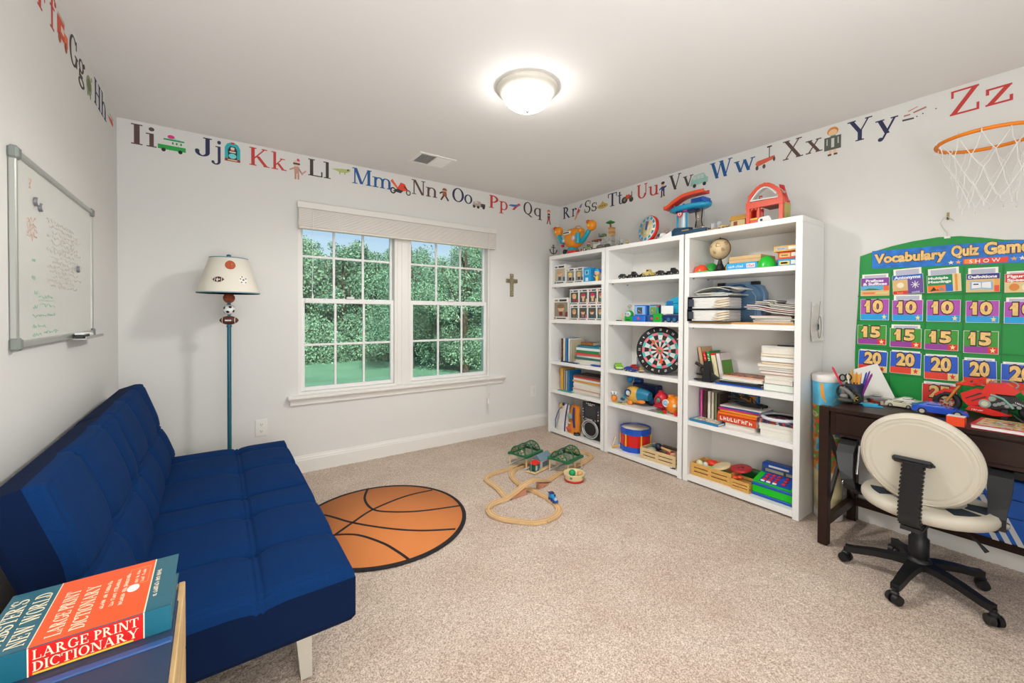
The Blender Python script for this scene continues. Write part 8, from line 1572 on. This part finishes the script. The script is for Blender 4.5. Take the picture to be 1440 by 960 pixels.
part('kiosk', M().box((-.095, -.03, .0125), (-.040, .026, .070), mat('#1b5f48', .45), .002).box((-.088, -.0315, .022), (-.066, -.029, .058), mat('#c9d0c8', .4)).box((-.058, -.0315, .022), (-.044, -.029, .06), mat('#2a8aa0', .4)), sh_); part('kiosk_roof', M().add([(-.102, -.038, .070), (-.034, -.038, .070), (-.034, .034, .070), (-.102, .034, .070), (-.085, -.002, .095), (-.05, -.002, .095)], [(3, 2, 1, 0), (0, 1, 5, 4), (2, 3, 4, 5), (1, 2, 5), (3, 0, 4)], mat('#e0281c', .4)), sh_)
part('signal', M().cyl((-.107, 0, .012), (-.107, 0, .095), .004, .004, GREY, 8), sh_)
bw = thing('toy_bowl', 'round cream and red toy bowl with a green ball inside on the carpet', 'toy bowl', (2.165, 2.235, .001)); part('bowl', M().lathe([(.070, .014), (.077, .05), (.079, .058), (.073, .058), (.070, .03), (.0001, .026)], mat('#e3cfa0', .45), n=32), bw); part('red_base', M().lathe([(.064, 0), (.071, .004), (.0715, .014), (.066, .016)], RED, n=32), bw)
part('painted_spot', M().ell((-.066, -.036, .038), (.006, .014, .008), mat('#5f8a6a', .5)), bw); part('painted_spot', M().ell((-.076, .022, .036), (.003, .006, .005), mat('#c05a5a', .5)), bw); part('painted_spot', M().ell((.02, -.078, .04), (.010, .008, .008), mat('#8a9a5a', .5)), bw)
mini('toy_ball', 'small green ball in the cream toy bowl', [('e', (0, 0, 0), (.026, .026, .024), '#0f9a5a')], (2.155, 2.245, .054), 0, 'ball'); mini('toy_ball', 'small tan ball in the cream toy bowl', [('e', (0, 0, 0), (.022, .022, .02), '#d8a468')], (2.195, 2.205, .05), 0, 'ball')
# ================= barn and its bits on top of the desk-side bookcase =================
z = BH+.0005
bn = thing('toy_barn', 'red toy barn with open arched front and white roof on the bookcase', 'toy building', (2.885, 1.255, z)); BRD = mat('#e44a26', .35); BRD2 = mat('#cf1f18', .35)
# front frame plane x=0, y from +.10 (left) to -.10
def arch(w, h, n=9): return [(-w, .0085), (-w, h*.50)]+[(-w+.012+(2*w-.024)*i/(n-1)*1.0, h*(.62+.38*math.sin(math.pi*(.12+.76*i/(n-1)))-.0)) for i in range(n)]+[(w, h*.50), (w, .0085)]
A1 = arch(.098, .245); ff = M()
def pbar(P, th, mt, x0=0, x1=.018, close=False):
    for i_, (a, b) in enumerate(zip(P, P[1:])):
        x0 -= .0004; x1 += .0004; d = Vector((b[0]-a[0], b[1]-a[1])); nn = Vector((-d.y, d.x)).normalized()*th/2; d = d.normalized()*th*.35; ff.prism([(a[0]+nn.x-d.x, a[1]+nn.y-d.y), (b[0]+nn.x+d.x, b[1]+nn.y+d.y), (b[0]-nn.x+d.x, b[1]-nn.y+d.y), (a[0]-nn.x-d.x, a[1]-nn.y-d.y)], mt, (x0, 0, 0), (0, 1, 0), (0, 0, 1), x1-x0)
pbar(A1, .022, BRD); pbar([(-.098, .125), (.098, .125)], .040, BRD, -.006, .022); part('front_frame', ff, bn)
ff = M(); ff.box((0, .035, .003), (.018, .088, .03), BRD); ff.box((0, .028, .03), (.018, .044, .11), BRD); ff.box((0, .082, .03), (.018, .092, .11), BRD); ff.prism([(.04, .085), (.062, .105), (.086, .085), (.086, .11), (.04, .11)], BRD, (0, 0, 0), (0, 1, 0), (0, 0, 1), .018); part('door_surround', ff, bn)
ff = M(); pbar([(y, z_) for y, z_ in arch(.082, .228)[2:-2]]+[(.082, .155), (-.078, .150)], .007, WHITE, -.002, .01); part('white_window_trim', ff, bn)
part('side_wall', M().box((.02, -.104, .0), (.13, -.092, .125), mat('#d9a24c', .45), .002), bn); part('side_wall', M().box((.02, .09, 0), (.13, .1, .12), BRD2, .002), bn); part('side_panes', M().box((.035, -.1065, .02), (.075, -.1045, .06), mat('#a5b060', .5)).box((.085, -.1065, .02), (.12, -.1045, .06), mat('#a5b060', .5)).box((.035, -.1065, .07), (.075, -.1045, .11), mat('#b5b868', .5)).box((.085, -.1065, .07), (.12, -.1045, .11), mat('#b5b868', .5)), bn)
part('ground_board', M().box((.02, -.09, .0), (.13, .09, .006), mat('#b8b4ae', .5)), bn); part('loft_board', M().box((.02, -.09, .105), (.13, .02, .113), mat('#8a3a22', .5)), bn)
m = M(); P = arch(.104, .252)[2:-2]; V = [(x, y, z_) for x in (.018, .085) for y, z_ in P]; k = len(P); V2 = [(x, y*.965, z_-.008) for x, y, z_ in V]; m.add(V+V2, [(i, i+1, k+i+1, k+i) for i in range(k-1)]+[(2*k+i, 3*k+i, 3*k+i+1, 2*k+i+1) for i in range(k-1)]+[(i, 2*k+i, 2*k+i+1, i+1) for i in range(k-1)]+[(k+i, k+i+1, 3*k+i+1, 3*k+i) for i in range(k-1)], mat('#e9e6de', .4)); part('roof', m, bn)
part('roof_fin', M().prism([(-.10, .12), (-.105, .135), (-.095, .15), (-.07, .245), (-.045, .255), (-.075, .12)], BRD2, (.10, 0, 0), (0, 1, 0), (0, 0, 1), .02), bn)
part('inner_wall', M().box((.06, .03, .006), (.07, .088, .104), BRD2), bn); part('ladder', M().box((.04, .03, .13), (.05, .05, .19), BRD2, .002), bn); part('hay_bin', M().box((-.006, .036, .028), (-.0005, .084, .040), YEL, .002), bn)
part('white_ramp', M().prism([(-.055, 0), (.028, 0), (.028, .022), (.018, .034), (-.035, .038), (-.045, .028)], mat('#e6e6e2', .4), (-.018, 0, 0), (0, 1, 0), (0, 0, 1), .014).box((-.0185, -.0, .010), (-.0178, .015, .024), DARK), bn)
mini('toy_cow', 'small white and grey toy cow on the loft of the toy barn', [('e', (0, 0, .014), (.010, .018, .012), '#d8d6d2'), ('e', (-.004, .018, .022), (.007, .008, .008), '#c8c4c0'), ('b', (-.006, -.012, 0), (-.002, -.006, .01), '#d8d6d2'), ('b', (-.006, .006, 0), (-.002, .012, .01), '#d8d6d2')], (2.91, 1.265, z+.1455), 0)
sd = thing('toy_shed', 'small yellow toy shed behind the left of the toy barn', 'toy building', (2.94, 1.435, z)); part('wall', M().box((-.03, -.05, 0), (.03, .045, .055), mat('#d8c08a', .5), .002).box((-.0315, .0, .018), (-.0295, .025, .045), mat('#8a3a22', .5)), sd); part('roof', M().add([(-.04, -.06, .053), (.04, -.06, .053), (.04, .055, .053), (-.04, .055, .053), (0, -.06, .092), (0, .055, .092)], [(3, 2, 1, 0), (0, 4, 5, 3), (1, 2, 5, 4), (0, 1, 4), (2, 3, 5)], mat('#e0a94a', .45)), sd)
for i, (y, h, c, lb) in enumerate([(1.60, .055, '#d8dade', 'left white and grey striped toy silo'), (1.558, .060, '#cfd2d8', 'right white and grey striped toy silo')]):
    g = thing('toy_silo', lb+' beside the toy shed', 'toy', (2.90, y, z)); part('wall', M().cyl((0, 0, 0), (0, 0, h), .015, .015, mat(c, .4), 16), g)
    for k in range(5): a = 2.2+k*.47; part('stripe', M().box((.0145*math.cos(a)-.0012, .0145*math.sin(a)-.0012, 0), (.0145*math.cos(a)+.0012, .0145*math.sin(a)+.0012, h), mat('#6a6d78', .4)), g)
for i, (x, y, c, h, lb) in enumerate([(2.865, 1.655, '#4a4f58', .05, 'dark toy farmer figure at the left of the farm toys'), (2.875, 1.52, '#d0b070', .028, 'tan hay cart left of the shed'), (2.868, 1.49, '#b89a5a', .022, 'low tan toy trough in front of the shed')]):
    if i == 0: mini('toy_farmer', lb, [('b', (-.007, -.010, 0), (.007, .010, h*.6), c), ('e', (0, 0, h*.76), (.008, .008, .009), '#e0c0a0'), ('e', (0, 0, h*.9), (.010, .010, .004), '#2a3a6a')], (x, y, z), 0, 'figurine')
    else: mini('toy_cart', lb, [('b', (-.015, -.02, .006), (.015, .02, h), c), ('c', (-.018, -.012, .006), (.018, -.012, .006), .006, '#5a4436'), ('c', (-.018, .012, .006), (.018, .012, .006), .006, '#5a4436')], (x, y, z))
mini('toy_fence', 'row of low tan toy fence pieces behind the silos', [('b', (-.003, -.10, .008), (.003, .05, .014), '#b89a5a'), ('b', (-.003, -.10, 0), (.003, -.092, .024), '#b89a5a'), ('b', (-.003, -.05, 0), (.003, -.042, .024), '#b89a5a'), ('b', (-.003, .0, 0), (.003, .008, .024), '#b89a5a'), ('b', (-.003, .044, 0), (.003, .05, .024), '#b89a5a')], (2.875, 1.625, z))
solo('charging_cable', M().tube(smooth([(0, 0, .004), (-.03, .04, .004), (-.01, .10, .004), (.03, .07, .004), (.02, .02, .005)], 5), .003, BLACK, 6), 'short black cord coiled on the carpet under the desk', 'cord', (2.97, .50, 0))
